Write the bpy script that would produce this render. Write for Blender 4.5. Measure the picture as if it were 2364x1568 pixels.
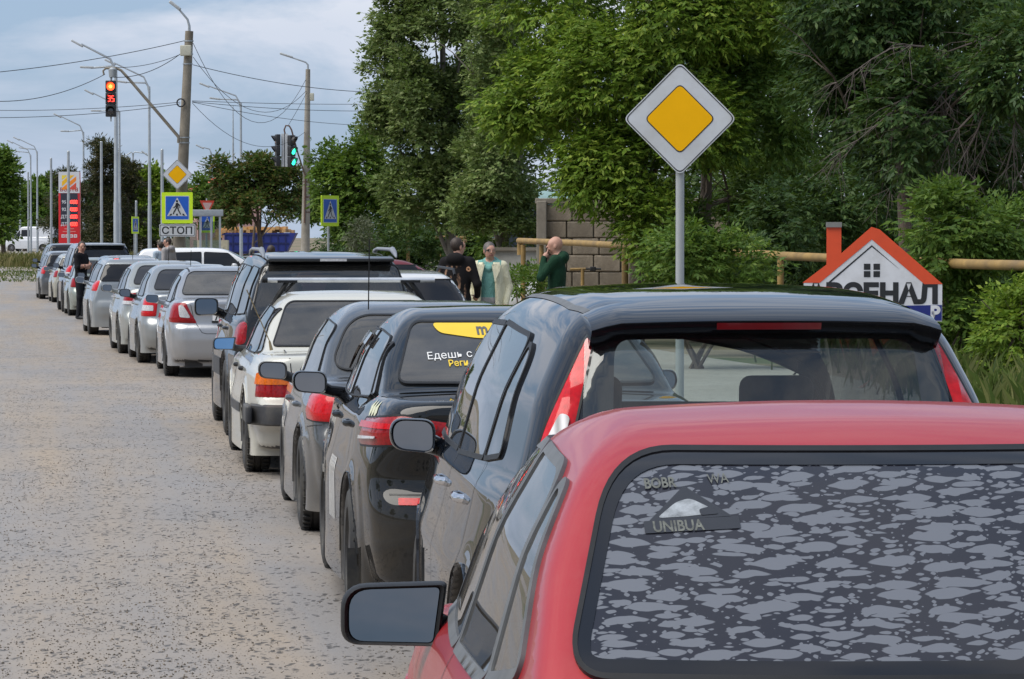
import bpy, bmesh, math, random, time
import numpy as np
from mathutils import Vector, Matrix
from mathutils.geometry import delaunay_2d_cdt
T0 = time.time()
random.seed(7); RNG = np.random.default_rng(11)
for o in list(bpy.data.objects): bpy.data.objects.remove(o)
SC = bpy.context.scene
COL = SC.collection
R = math.radians
# ------------------------------------------------------------------ camera, sky, sun, exposure
FPX, CU, CV, VH, CAMH = 7880.0, 1182.0, 784.0, 560.0, 1.78
PITCH = math.atan((CV - VH) / FPX)
cam = bpy.data.cameras.new("camera"); camo = bpy.data.objects.new("camera", cam); COL.objects.link(camo)
camo.location = (0, 0, CAMH); camo.rotation_euler = (R(90) - PITCH, 0, 0)
cam.sensor_width = 36.0; cam.lens = 36.0 * FPX / 2364.0; cam.clip_start = 0.1; cam.clip_end = 6000
cam.dof.use_dof = False
SC.camera = camo
SUN_EL, SUN_AZ = R(56), R(250)      # azimuth clockwise from +Y: veiled sun high on the left
world = bpy.data.worlds.new("World"); SC.world = world; world.use_nodes = True
wn, wl = world.node_tree.nodes, world.node_tree.links
wn.clear()
wout = wn.new("ShaderNodeOutputWorld"); wbg = wn.new("ShaderNodeBackground")
sky = wn.new("ShaderNodeTexSky"); sky.sky_type = 'NISHITA'; sky.sun_disc = False
sky.sun_elevation = SUN_EL; sky.sun_rotation = SUN_AZ; sky.air_density = 1.0; sky.dust_density = 1.0; sky.ozone_density = 2.0
tc = wn.new("ShaderNodeTexCoord")
mp = wn.new("ShaderNodeMapping"); mp.inputs['Scale'].default_value = (1, 1, 3.6); mp.inputs['Location'].default_value = (.1, .35, .27)
wl.new(tc.outputs['Generated'], mp.inputs['Vector'])
cn = wn.new("ShaderNodeTexNoise"); cn.inputs['Scale'].default_value = 8.5; cn.inputs['Detail'].default_value = 7; cn.inputs['Roughness'].default_value = .58
cn.inputs['Distortion'].default_value = .35
wl.new(mp.outputs['Vector'], cn.inputs['Vector'])
cr = wn.new("ShaderNodeValToRGB"); cr.color_ramp.elements[0].position = .40; cr.color_ramp.elements[1].position = .57
wl.new(cn.outputs['Fac'], cr.inputs['Fac'])
cn2 = wn.new("ShaderNodeTexNoise"); cn2.inputs['Scale'].default_value = 2.3; cn2.inputs['Detail'].default_value = 4
wl.new(mp.outputs['Vector'], cn2.inputs['Vector'])
ccol = wn.new("ShaderNodeMix"); ccol.data_type = 'RGBA'
ccol.inputs[6].default_value = (3.5, 4.2, 5.4, 1); ccol.inputs[7].default_value = (5.9, 6.2, 6.9, 1)
cr2 = wn.new("ShaderNodeValToRGB"); cr2.color_ramp.elements[0].position = .35; cr2.color_ramp.elements[1].position = .65
wl.new(cn2.outputs['Fac'], cr2.inputs['Fac']); wl.new(cr2.outputs['Color'], ccol.inputs[0])
base = wn.new("ShaderNodeMix"); base.data_type = 'RGBA'; base.inputs[0].default_value = .72
base.inputs[7].default_value = (2.45, 3.5, 5.25, 1)
wl.new(sky.outputs['Color'], base.inputs[6])
mix = wn.new("ShaderNodeMix"); mix.data_type = 'RGBA'
wl.new(cr.outputs['Color'], mix.inputs[0]); wl.new(base.outputs[2], mix.inputs[6]); wl.new(ccol.outputs[2], mix.inputs[7])
wl.new(mix.outputs[2], wbg.inputs['Color']); wbg.inputs['Strength'].default_value = 0.087
wl.new(wbg.outputs[0], wout.inputs['Surface'])
sl = bpy.data.lights.new("sun", 'SUN'); so = bpy.data.objects.new("sun", sl); COL.objects.link(so)
sl.energy = 2.6; sl.angle = R(56); sl.color = (1, .95, .87)
sdir = Vector((math.sin(SUN_AZ) * math.cos(SUN_EL), math.cos(SUN_AZ) * math.cos(SUN_EL), math.sin(SUN_EL)))
so.rotation_euler = sdir.to_track_quat('Z', 'Y').to_euler()
SC.view_settings.view_transform = 'Standard'; SC.view_settings.look = 'None'
SC.view_settings.exposure = 0.62; SC.view_settings.gamma = 1.0; SC.view_settings.use_curve_mapping = False
SC.render.engine = 'CYCLES'
SC.cycles.use_denoising = True
SC.cycles.max_bounces = 8; SC.cycles.diffuse_bounces = 3; SC.cycles.glossy_bounces = 4; SC.cycles.transparent_max_bounces = 12; SC.cycles.transmission_bounces = 4
SC.cycles.caustics_reflective = False; SC.cycles.caustics_refractive = False
SC.cycles.sample_clamp_indirect = 6

# ------------------------------------------------------------------ placement helpers
def at(u, v, d):
    """point at depth d (metres ahead) seen at (u, v) of the 2364 px wide view"""
    a, b = (u - CU) / FPX, (CV - v) / FPX
    y = math.cos(PITCH) + b * math.sin(PITCH); z = -math.sin(PITCH) + b * math.cos(PITCH)
    return Vector((a / y * d, d, CAMH + z / y * d))
def X(u, d): return (u - CU) / FPX * d
def ground_z(x, y):
    x = np.asarray(x, float); y = np.asarray(y, float)
    t = np.clip((y - 120) / 230, 0, 1.6); g = .95 * t * t * (3 - 2 * np.clip(t, 0, 1))
    return g
def gz(x, y): return float(ground_z(x, y))
# ------------------------------------------------------------------ object helpers
def link(o, parent=None):
    COL.objects.link(o)
    if parent is not None: o.parent = parent
    return o
def mesh_obj(name, V, Fc, mat=None, parent=None, smooth=False, mi=None, normals=None, auto=None):
    me = bpy.data.meshes.new(name)
    V = np.asarray(V, np.float32)
    if isinstance(Fc, np.ndarray):
        n, k = Fc.shape
        me.vertices.add(len(V)); me.vertices.foreach_set('co', V.ravel())
        me.loops.add(n * k); me.loops.foreach_set('vertex_index', Fc.astype(np.int32).ravel())
        me.polygons.add(n); me.polygons.foreach_set('loop_start', np.arange(0, n * k, k, dtype=np.int32))
        me.update(calc_edges=True)
    else:
        me.from_pydata([tuple(map(float, v)) for v in V], [], [tuple(int(i) for i in f) for f in Fc]); me.update()
    if mat is not None:
        for m in (mat if isinstance(mat, (list, tuple)) else [mat]): me.materials.append(m)
    if mi is not None: me.polygons.foreach_set('material_index', np.asarray(mi, np.int32))
    if smooth: me.polygons.foreach_set('use_smooth', np.ones(len(me.polygons), bool))
    if normals is not None:
        me.polygons.foreach_set('use_smooth', np.ones(len(me.polygons), bool))
        me.normals_split_custom_set_from_vertices([tuple(n) for n in normals])
    if auto is not None:
        me.polygons.foreach_set('use_smooth', np.ones(len(me.polygons), bool)); me.set_sharp_from_angle(angle=R(auto))
    return link(bpy.data.objects.new(name, me), parent)
def tag(o, label=None, cat=None, group=None, kind=None):
    if label: o['label'] = label
    if cat: o['category'] = cat
    if group: o['group'] = group
    if kind: o['kind'] = kind
    return o
def empty(name, loc, rz=0, label=None, cat=None, group=None):
    o = bpy.data.objects.new(name, None); COL.objects.link(o); o.location = loc; o.rotation_euler = (0, 0, rz)
    o.empty_display_size = .2
    return tag(o, label, cat, group)
def copy_tree(o, parent=None):
    c = o.copy(); COL.objects.link(c)
    if parent is not None: c.parent = parent
    for ch in list(o.children): copy_tree(ch, c)
    return c
class MB:
    """collects shapes for one mesh object"""
    def __init__(s): s.v = []; s.f = []; s.m = []
    def add(s, V, Fc, m=0):
        b = len(s.v); s.v += [tuple(p) for p in V]; s.f += [tuple(b + i for i in f) for f in Fc]; s.m += [m] * len(Fc); return s
    def box(s, c, d, rz=0, m=0, rx=0, ry=0, bev=0):
        M = Matrix.Rotation(rz, 3, 'Z') @ Matrix.Rotation(ry, 3, 'Y') @ Matrix.Rotation(rx, 3, 'X')
        if bev > 0:
            V, Fc = rbox(d, bev)
            return s.add([Vector(c) + M @ Vector(v) for v in V], Fc, m)
        V = []
        for i in (-.5, .5):
            for j in (-.5, .5):
                for k in (-.5, .5): V.append(Vector(c) + M @ Vector((i * d[0], j * d[1], k * d[2])))
        return s.add(V, [(0, 1, 3, 2), (4, 6, 7, 5), (0, 4, 5, 1), (2, 3, 7, 6), (0, 2, 6, 4), (1, 5, 7, 3)], m)
    def tube(s, pts, rad, n=8, m=0, cap=True):
        pts = [Vector(p) for p in pts]
        rad = rad if isinstance(rad, (list, tuple)) else [rad] * len(pts)
        V = []; Fc = []; prev = None
        for i, p in enumerate(pts):
            t = (pts[min(i + 1, len(pts) - 1)] - pts[max(i - 1, 0)]).normalized()
            if prev is None:
                a = Vector((0, 0, 1)) if abs(t.z) < .9 else Vector((1, 0, 0)); prev = t.cross(a).normalized()
            nrm = (prev - t * prev.dot(t)).normalized(); prev = nrm; bi = t.cross(nrm)
            for k in range(n):
                a = 2 * math.pi * k / n; V.append(p + (nrm * math.cos(a) + bi * math.sin(a)) * rad[i])
        for i in range(len(pts) - 1):
            for k in range(n):
                k2 = (k + 1) % n; Fc.append((i * n + k, i * n + k2, (i + 1) * n + k2, (i + 1) * n + k))
        if cap: Fc += [tuple(range(n))[::-1], tuple((len(pts) - 1) * n + k for k in range(n))]
        return s.add(V, Fc, m)
    def lathe(s, prof, axis='x', c=(0, 0, 0), n=32, m=0, flip=False):
        """prof [(a, r)] along axis"""
        V = []; Fc = []
        for (a, r) in prof:
            for k in range(n):
                t = 2 * math.pi * k / n; q = (r * math.cos(t), r * math.sin(t))
                V.append({'x': (a, q[0], q[1]), 'y': (q[0], a, q[1]), 'z': (q[0], q[1], a)}[axis])
        for i in range(len(prof) - 1):
            for k in range(n):
                k2 = (k + 1) % n; f = (i * n + k, i * n + k2, (i + 1) * n + k2, (i + 1) * n + k); Fc.append(f[::-1] if flip else f)
        return s.add([Vector(c) + Vector(v) for v in V], Fc, m)
    def prism(s, poly, y0, y1, m=0, plane='xz'):
        """polygon (a, b) extruded; plane xz -> along y, yz -> along x, xy -> along z"""
        n = len(poly)
        def P(a, b, t): return {'xz': (a, t, b), 'yz': (t, a, b), 'xy': (a, b, t)}[plane]
        V = [P(a, b, y0) for a, b in poly] + [P(a, b, y1) for a, b in poly]
        Fc = [tuple(range(n)), tuple(range(2 * n - 1, n - 1, -1))] + [(i, i + n, (i + 1) % n + n, (i + 1) % n) for i in range(n)]
        return s.add(V, Fc, m)
    def build(s, name, mat, parent=None, smooth=False, auto=None):
        o = mesh_obj(name, s.v, s.f, mat, parent, smooth, s.m if isinstance(mat, (list, tuple)) else None)
        bm = bmesh.new(); bm.from_mesh(o.data); bmesh.ops.recalc_face_normals(bm, faces=bm.faces); bm.to_mesh(o.data); bm.free()
        if auto is not None:
            o.data.polygons.foreach_set('use_smooth', np.ones(len(o.data.polygons), bool)); o.data.set_sharp_from_angle(angle=R(auto))
        return o
def rbox(d, r, n=2):
    """rounded box vertices/faces, size d, corner radius r"""
    d = np.array(d, float); r = min(r, .49 * d.min()); V = []; Fc = []; key = {}
    ts = [-1.0] + [-1 + 2 * (i + 1) / (n * 2) for i in range(n * 2 - 1)] + [1.0]
    def coord(t, h):     # param grid concentrated at the corners
        return t
    g = []
    m = n
    for i in range(m + 1): g.append((-1, i / m))
    for i in range(m + 1): g.append((1, i / m))
    def vert(ax, sgn, ga, gb):
        h = d / 2 - r; p = np.zeros(3); q = np.zeros(3)
        o = [k for k in range(3) if k != ax]
        q[ax] = sgn
        for k, (sg, t) in zip(o, (ga, gb)):
            p[k] = sg * h[k]; q[k] = (t - 1 if sg < 0 else t)
        p[ax] = sgn * h[ax]
        q = np.array([math.tan(a * math.pi / 4) if i != ax else a for i, a in enumerate(q)])
        q = q / np.linalg.norm(q) * r
        w = tuple(np.round(p + q, 6))
        if w not in key: key[w] = len(V); V.append(w)
        return key[w]
    for ax in range(3):
        for sgn in (-1, 1):
            N = len(g); ids = [[vert(ax, sgn, a, b) for b in g] for a in g]
            for i in range(N - 1):
                for j in range(N - 1):
                    f = (ids[i][j], ids[i + 1][j], ids[i + 1][j + 1], ids[i][j + 1])
                    if len(set(f)) >= 3:
                        f = tuple(dict.fromkeys(f)); Fc.append(f if (sgn > 0) ^ (ax == 1) else f[::-1])
    return V, Fc
def roundpoly(P, r=.03, n=4):
    P = [np.array(p, float) for p in P]; out = []; N = len(P)
    rr = r if isinstance(r, (list, tuple)) else [r] * N
    for i in range(N):
        a, b, c = P[i - 1], P[i], P[(i + 1) % N]
        u, w = a - b, c - b; lu, lw = np.linalg.norm(u), np.linalg.norm(w)
        t = min(rr[i], lu * .48, lw * .48)
        if t < 1e-4: out.append(tuple(b)); continue
        p0, p2 = b + u / lu * t, b + w / lw * t
        for k in range(n + 1):
            s = k / n; out.append(tuple((1 - s) ** 2 * p0 + 2 * s * (1 - s) * b + s * s * p2))
    return out
def resample(P, step):
    P = np.array(P, float); out = []
    for i in range(len(P)):
        a, b = P[i], P[(i + 1) % len(P)]; L = np.linalg.norm(b - a); k = max(1, int(math.ceil(L / step)))
        for j in range(k): out.append(a + (b - a) * j / k)
    out = np.array(out); keep = np.linalg.norm(out - np.roll(out, 1, 0), axis=1) > 1e-4
    return out[keep]
def area2(P): P = np.asarray(P); x, y = P[:, 0], P[:, 1]; return .5 * np.sum(x * np.roll(y, -1) - y * np.roll(x, -1))
def offset_poly(P, e):
    """grow (e>0) or shrink polygon"""
    P = np.asarray(P, float); s = 1 if area2(P) > 0 else -1
    t = np.roll(P, -1, 0) - np.roll(P, 1, 0); t /= np.maximum(np.linalg.norm(t, axis=1, keepdims=True), 1e-9)
    return P + s * e * np.stack([t[:, 1], -t[:, 0]], 1)
def inside(P, A, B):
    P = np.asarray(P); r = np.zeros(np.shape(A), bool); n = len(P); j = n - 1
    for i in range(n):
        c = ((P[i, 1] > B) != (P[j, 1] > B))
        with np.errstate(divide='ignore', invalid='ignore'):
            xx = (P[j, 0] - P[i, 0]) * (B - P[i, 1]) / (P[j, 1] - P[i, 1] + 1e-12) + P[i, 0]
        r ^= c & (A < xx); j = i
    return r
def polydist(P, A, B):
    P = np.asarray(P); Q = np.roll(P, -1, 0); d = np.full(len(A), 1e9)
    for p, q in zip(P, Q):
        e = q - p; L = max(e @ e, 1e-12); t = np.clip(((A - p[0]) * e[0] + (B - p[1]) * e[1]) / L, 0, 1)
        d = np.minimum(d, np.hypot(A - p[0] - t * e[0], B - p[1] - t * e[1]))
    return d
# ------------------------------------------------------------------ materials
MATS = {}
def newmat(name):
    m = bpy.data.materials.new(name); m.use_nodes = True; nt = m.node_tree; nt.nodes.clear()
    out = nt.nodes.new("ShaderNodeOutputMaterial"); return m, nt, out
def N(nt, t, **k):
    n = nt.nodes.new(t)
    for a, b in k.items():
        if a in n.inputs: n.inputs[a].default_value = b
        else: setattr(n, a, b)
    return n
def mixc(nt, fac, a, b):
    n = nt.nodes.new("ShaderNodeMix"); n.data_type = 'RGBA'
    for i, v in ((0, fac), (6, a), (7, b)):
        if hasattr(v, 'links'): nt.links.new(v, n.inputs[i])
        else: n.inputs[i].default_value = v if i == 0 else (*v, 1) if len(v) == 3 else v
    return n.outputs[2]
def math_(nt, op, a, b=0.0, c=None, clamp=False):
    n = nt.nodes.new("ShaderNodeMath"); n.operation = op; n.use_clamp = clamp
    for i, v in enumerate((a, b) if c is None else (a, b, c)):
        if hasattr(v, 'links'): nt.links.new(v, n.inputs[i])
        else: n.inputs[i].default_value = v
    return n.outputs[0]
def ramp(nt, fac, *stops):
    n = nt.nodes.new("ShaderNodeValToRGB"); e = n.color_ramp.elements
    while len(e) < len(stops): e.new(.5)
    for s, (p, c) in zip(e, stops): s.position = p; s.color = (c, c, c, 1) if not hasattr(c, '__len__') else (*c, 1)
    nt.links.new(fac, n.inputs['Fac']); return n.outputs['Color']
def noise(nt, scale, detail=3, rough=.5, vec=None, dist=0.0):
    n = N(nt, "ShaderNodeTexNoise", Scale=scale, Detail=detail, Roughness=rough, Distortion=dist)
    if vec is not None: nt.links.new(vec, n.inputs['Vector'])
    return n.outputs['Fac']
def objco(nt, scale=None):
    t = nt.nodes.new("ShaderNodeTexCoord").outputs['Object']
    if scale is None: return t
    m = N(nt, "ShaderNodeMapping"); m.inputs['Scale'].default_value = scale; nt.links.new(t, m.inputs['Vector']); return m.outputs['Vector']
def bump(nt, h, strength=.3, dist=.01):
    b = N(nt, "ShaderNodeBump", Strength=strength, Distance=dist); nt.links.new(h, b.inputs['Height']); return b.outputs['Normal']
def setin(nt, node, **k):
    for a, b in k.items():
        a = a.replace('_', ' ')
        if hasattr(b, 'links'): nt.links.new(b, node.inputs[a])
        else: node.inputs[a].default_value = (*b, 1) if hasattr(b, '__len__') and len(b) == 3 and node.inputs[a].type == 'RGBA' else b
def simple(name, col, rough=.5, metal=0, var=.12, scale=8, bumps=0.0, coat=0, spec=.5, dirt=None):
    """plain surface with a little uneven tone and grain"""
    if name in MATS: return MATS[name]
    m, nt, out = newmat(name); p = N(nt, "ShaderNodeBsdfPrincipled"); oc = objco(nt)
    n = noise(nt, scale, 4, .6, oc)
    c = mixc(nt, ramp(nt, n, (.3, 0), (.7, 1)), tuple(x * (1 - var) for x in col), tuple(min(1, x * (1 + var)) for x in col))
    if dirt:
        d = ramp(nt, noise(nt, scale * .35, 5, .65, oc), (.45, 0), (.75, 1)); c = mixc(nt, d, c, dirt)
    setin(nt, p, Base_Color=c, Roughness=rough, Metallic=metal, Coat_Weight=coat, Specular_IOR_Level=spec)
    if bumps: setin(nt, p, Normal=bump(nt, noise(nt, scale * 6, 4, .6, oc), bumps, .01))
    nt.links.new(p.outputs[0], out.inputs[0]); MATS[name] = m; return m
def emis(name, col, s, base=(.02, .02, .02)):
    if name in MATS: return MATS[name]
    m, nt, out = newmat(name); p = N(nt, "ShaderNodeBsdfPrincipled")
    setin(nt, p, Base_Color=base, Emission_Color=col, Emission_Strength=s, Roughness=.3)
    nt.links.new(p.outputs[0], out.inputs[0]); MATS[name] = m; return m
def paint(name, col, metal=0.0, rough=.35, dirt=.5, dust=(.30, .26, .21), dz=.75, coat=1.0, crough=.03, film=.035, spec=.35):
    if name in MATS: return MATS[name]
    m, nt, out = newmat(name); p = N(nt, "ShaderNodeBsdfPrincipled"); oc = objco(nt)
    sep = N(nt, "ShaderNodeSeparateXYZ"); nt.links.new(oc, sep.inputs[0])
    low = math_(nt, 'MULTIPLY_ADD', sep.outputs['Z'], -1 / dz, 1.05, clamp=True)
    nz = noise(nt, 2.6, 6, .65, oc); fine = noise(nt, 60, 3, .6, oc)
    dm = math_(nt, 'MULTIPLY', math_(nt, 'MULTIPLY', low, math_(nt, 'MULTIPLY_ADD', nz, 1.4, -.05, clamp=True)), dirt, clamp=True)
    film = math_(nt, 'MULTIPLY', ramp(nt, noise(nt, 5, 6, .7, oc), (.42, 0), (.8, 1)), film)
    spk = math_(nt, 'MULTIPLY', ramp(nt, fine, (.62, 0), (.7, 1)), math_(nt, 'MULTIPLY', low, .35 * dirt))
    d = math_(nt, 'MAXIMUM', math_(nt, 'MAXIMUM', dm, film), spk)
    setin(nt, p, Base_Color=mixc(nt, d, col, dust), Metallic=math_(nt, 'MULTIPLY_ADD', d, -metal, metal),
          Roughness=math_(nt, 'MULTIPLY_ADD', d, .5, rough), Coat_Weight=math_(nt, 'MULTIPLY_ADD', d, -coat, coat, clamp=True), Coat_Roughness=crough, Specular_IOR_Level=spec)
    nt.links.new(p.outputs[0], out.inputs[0]); MATS[name] = m; return m
def glass(name, tint=(.10, .11, .12), refl=1.0, dust=.04, ior=1.5):
    if name in MATS: return MATS[name]
    m, nt, out = newmat(name)
    tr = N(nt, "ShaderNodeBsdfTransparent"); tr.inputs[0].default_value = (*tint, 1)
    gl = N(nt, "ShaderNodeBsdfGlossy"); gl.inputs['Roughness'].default_value = .01; gl.inputs[0].default_value = (refl, refl, refl, 1)
    geo = N(nt, "ShaderNodeNewGeometry"); dt = nt.nodes.new("ShaderNodeVectorMath"); dt.operation = 'DOT_PRODUCT'; nt.links.new(geo.outputs['Normal'], dt.inputs[0]); nt.links.new(geo.outputs['Incoming'], dt.inputs[1])
    f0 = ((ior - 1) / (ior + 1)) ** 2 * 1.7; sch = math_(nt, 'MULTIPLY_ADD', math_(nt, 'POWER', math_(nt, 'SUBTRACT', 1.0, math_(nt, 'ABSOLUTE', dt.outputs['Value'])), 5.0), 1 - f0, f0, clamp=True)
    mx = N(nt, "ShaderNodeMixShader")
    nt.links.new(sch, mx.inputs[0]); nt.links.new(tr.outputs[0], mx.inputs[1]); nt.links.new(gl.outputs[0], mx.inputs[2])
    df = N(nt, "ShaderNodeBsdfDiffuse"); df.inputs[0].default_value = (.42, .40, .37, 1); m2 = N(nt, "ShaderNodeMixShader")
    dn = math_(nt, 'MULTIPLY_ADD', noise(nt, 4, 5, .6, objco(nt)), dust * 1.6, dust * .2, clamp=True)
    nt.links.new(dn, m2.inputs[0]); nt.links.new(mx.outputs[0], m2.inputs[1]); nt.links.new(df.outputs[0], m2.inputs[2])
    nt.links.new(m2.outputs[0], out.inputs[0]); MATS[name] = m; return m
def lens(name, col, dark=.5, lines=0):
    """lamp plastic: deep colour under a clear coat, with reflector facets"""
    if name in MATS: return MATS[name]
    m, nt, out = newmat(name); p = N(nt, "ShaderNodeBsdfPrincipled"); oc = objco(nt)
    v = N(nt, "ShaderNodeTexVoronoi", Scale=55); nt.links.new(oc, v.inputs['Vector'])
    f = math_(nt, 'MULTIPLY_ADD', v.outputs['Distance'], .8, .2, clamp=True)
    if lines:
        w = N(nt, "ShaderNodeTexWave", Scale=lines); w.bands_direction = 'X'; nt.links.new(oc, w.inputs['Vector']); f = w.outputs['Fac']
    setin(nt, p, Base_Color=mixc(nt, f, tuple(c * dark for c in col), col), Roughness=.2, Specular_IOR_Level=.25, Coat_Weight=.35, Coat_Roughness=.03, Emission_Color=col, Emission_Strength=0.0, Subsurface_Weight=0.0)
    nt.links.new(p.outputs[0], out.inputs[0]); MATS[name] = m; return m
RUBBER = simple('rubber', (.012, .012, .013), .6, var=.3, scale=20, dirt=(.06, .055, .045))
TRIM = simple('black_trim', (.009, .0095, .011), .5, spec=.3, var=.3, scale=14)
TRIMW = simple('weathered_trim', (.10, .105, .11), .5, var=.25, scale=9)
FRIT = simple('frit_black', (.008, .008, .010), .10, var=.1, spec=.5)
PLASTIC = simple('grey_black_plastic', (.035, .036, .04), .55, var=.25, scale=6, dirt=(.12, .105, .085))
CHROME = simple('chrome', (.75, .75, .77), .1, 1.0, var=.05)
ALLOY = simple('alloy', (.32, .32, .34), .35, .8, var=.15, dirt=(.12, .10, .08))
GALV = simple('galvanised_steel', (.38, .41, .43), .45, .5, var=.12, scale=3)
STEELG = simple('painted_grey_steel', (.36, .38, .39), .5, var=.08, scale=3)
CABIN = simple('cabin_fabric', (.035, .036, .04), .85, var=.2, scale=30)
CABINL = simple('cabin_light', (.22, .21, .2), .8, var=.1, scale=30)
REDL = lens('red_lens', (.34, .004, .008), .4)
REDB = lens('red_lens_bright', (.62, .006, .012), .55)
ORANGEL = lens('orange_lens', (.75, .16, .01), .5)
CLEARL = lens('clear_lens', (.62, .62, .64), .35, lines=9)
WHITEL = lens('white_lens', (.6, .6, .62), .5)
MIRG = simple('mirror_glass', (.175, .18, .19), .015, 1.0, var=.03)
MIRB = simple('blue_mirror_glass', (.18, .33, .52), .015, 1.0, var=.03)
WHITEP = simple('white_plate', (.75, .75, .74), .4, var=.05)
BLACKP = simple('black_print', (.012, .012, .012), .5)
# ------------------------------------------------------------------ smooth implicit surfaces
def smax(a, b, r): return np.maximum(a, b) + np.maximum(r - np.abs(a - b), 0) ** 2 / (4 * r)
def smin(a, b, r): return np.minimum(a, b) - np.maximum(r - np.abs(a - b), 0) ** 2 / (4 * r)
def prof(pts, s=.05):
    """smoothed piecewise-linear curve through (a, b) points"""
    P = np.array(sorted(pts), float); a0, a1 = P[0, 0], P[-1, 0]; st = max((a1 - a0) / 600, s / 12 if s else 1e-3, 1e-3)
    pad = 4 * s + st
    A = np.arange(a0 - pad, a1 + pad, st); B = np.interp(A, P[:, 0], P[:, 1])
    lo = A < a0; B[lo] = P[0, 1] + (A[lo] - a0) * (P[1, 1] - P[0, 1]) / (P[1, 0] - P[0, 0])
    hi = A > a1; B[hi] = P[-1, 1] + (A[hi] - a1) * (P[-1, 1] - P[-2, 1]) / (P[-1, 0] - P[-2, 0])
    if s > 0:
        k = np.exp(-.5 * (np.arange(-3 * s, 3 * s + st, st) / s) ** 2); k /= k.sum(); h = len(k) // 2
        C = np.convolve(np.pad(B, (h, len(k) - 1 - h), mode='edge'), k, 'valid'); B = C
    return lambda t: np.interp(t, A, B)
def surface_nets(F, lo, hi, h, newton=3):
    ax = [np.arange(lo[i], hi[i] + h, h) for i in range(3)]
    G = np.meshgrid(*ax, indexing='ij', sparse=True); V = np.ascontiguousarray(F(*G)).astype(np.float32); S = V < 0
    n = V.shape; c = np.zeros(tuple(k - 1 for k in n), np.int8)
    for i in (0, 1):
        for j in (0, 1):
            for k in (0, 1): c += S[i:n[0] - 1 + i, j:n[1] - 1 + j, k:n[2] - 1 + k]
    act = (c > 0) & (c < 8); idx = -np.ones(act.shape, np.int32); I = np.argwhere(act); idx[act] = np.arange(len(I))
    corners = [(i, j, k) for i in (0, 1) for j in (0, 1) for k in (0, 1)]
    cv = np.stack([V[I[:, 0] + a, I[:, 1] + b, I[:, 2] + d] for a, b, d in corners], 1)
    acc = np.zeros((len(I), 3)); cnt = np.zeros(len(I))
    for p in range(8):
        for q in range(p + 1, 8):
            dd = np.array(corners[q]) - np.array(corners[p])
            if np.abs(dd).sum() != 1: continue
            a, b = cv[:, p], cv[:, q]; m = (a < 0) != (b < 0); t = np.where(m, a / np.where(m, a - b, 1), 0)
            acc += m[:, None] * (np.array(corners[p]) + t[:, None] * dd); cnt += m
    P = (I + acc / cnt[:, None]) * h + np.array(lo)
    fs = []
    for axn in range(3):
        o = [k for k in range(3) if k != axn]
        sl0 = [slice(None)] * 3; sl1 = [slice(None)] * 3; sl0[axn] = slice(0, -1); sl1[axn] = slice(1, None)
        A, B = S[tuple(sl0)], S[tuple(sl1)]; E = np.argwhere(A != B)
        E = E[(E[:, o[0]] > 0) & (E[:, o[1]] > 0) & (E[:, o[0]] < n[o[0]] - 1) & (E[:, o[1]] < n[o[1]] - 1)]
        sgn = A[E[:, 0], E[:, 1], E[:, 2]]
        q = []
        for d0, d1 in ((-1, -1), (0, -1), (0, 0), (-1, 0)):
            e = E.copy(); e[:, o[0]] += d0; e[:, o[1]] += d1; q.append(idx[e[:, 0], e[:, 1], e[:, 2]])
        q = np.stack(q, 1); flip = ~sgn if axn != 1 else sgn
        q[flip] = q[flip][:, ::-1]; fs.append(q)
    Q = np.concatenate(fs); Q = Q[(Q >= 0).all(1)]
    for _ in range(newton):
        f, g = grad(F, P); st = f[:, None] * g / np.maximum((g * g).sum(1, keepdims=True), 1e-6)
        l = np.linalg.norm(st, axis=1, keepdims=True); P = P - st * np.minimum(1, .7 * h / np.maximum(l, 1e-9))
    f, g = grad(F, P); g /= np.maximum(np.linalg.norm(g, axis=1, keepdims=True), 1e-9)
    return P, Q, g
def grad(F, P, e=3e-3):
    x, y, z = P[:, 0], P[:, 1], P[:, 2]; f = F(x, y, z)
    g = np.stack([F(x + e, y, z) - F(x - e, y, z), F(x, y + e, z) - F(x, y - e, z), F(x, y, z + e) - F(x, y, z - e)], 1) / (2 * e)
    return f, g
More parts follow.
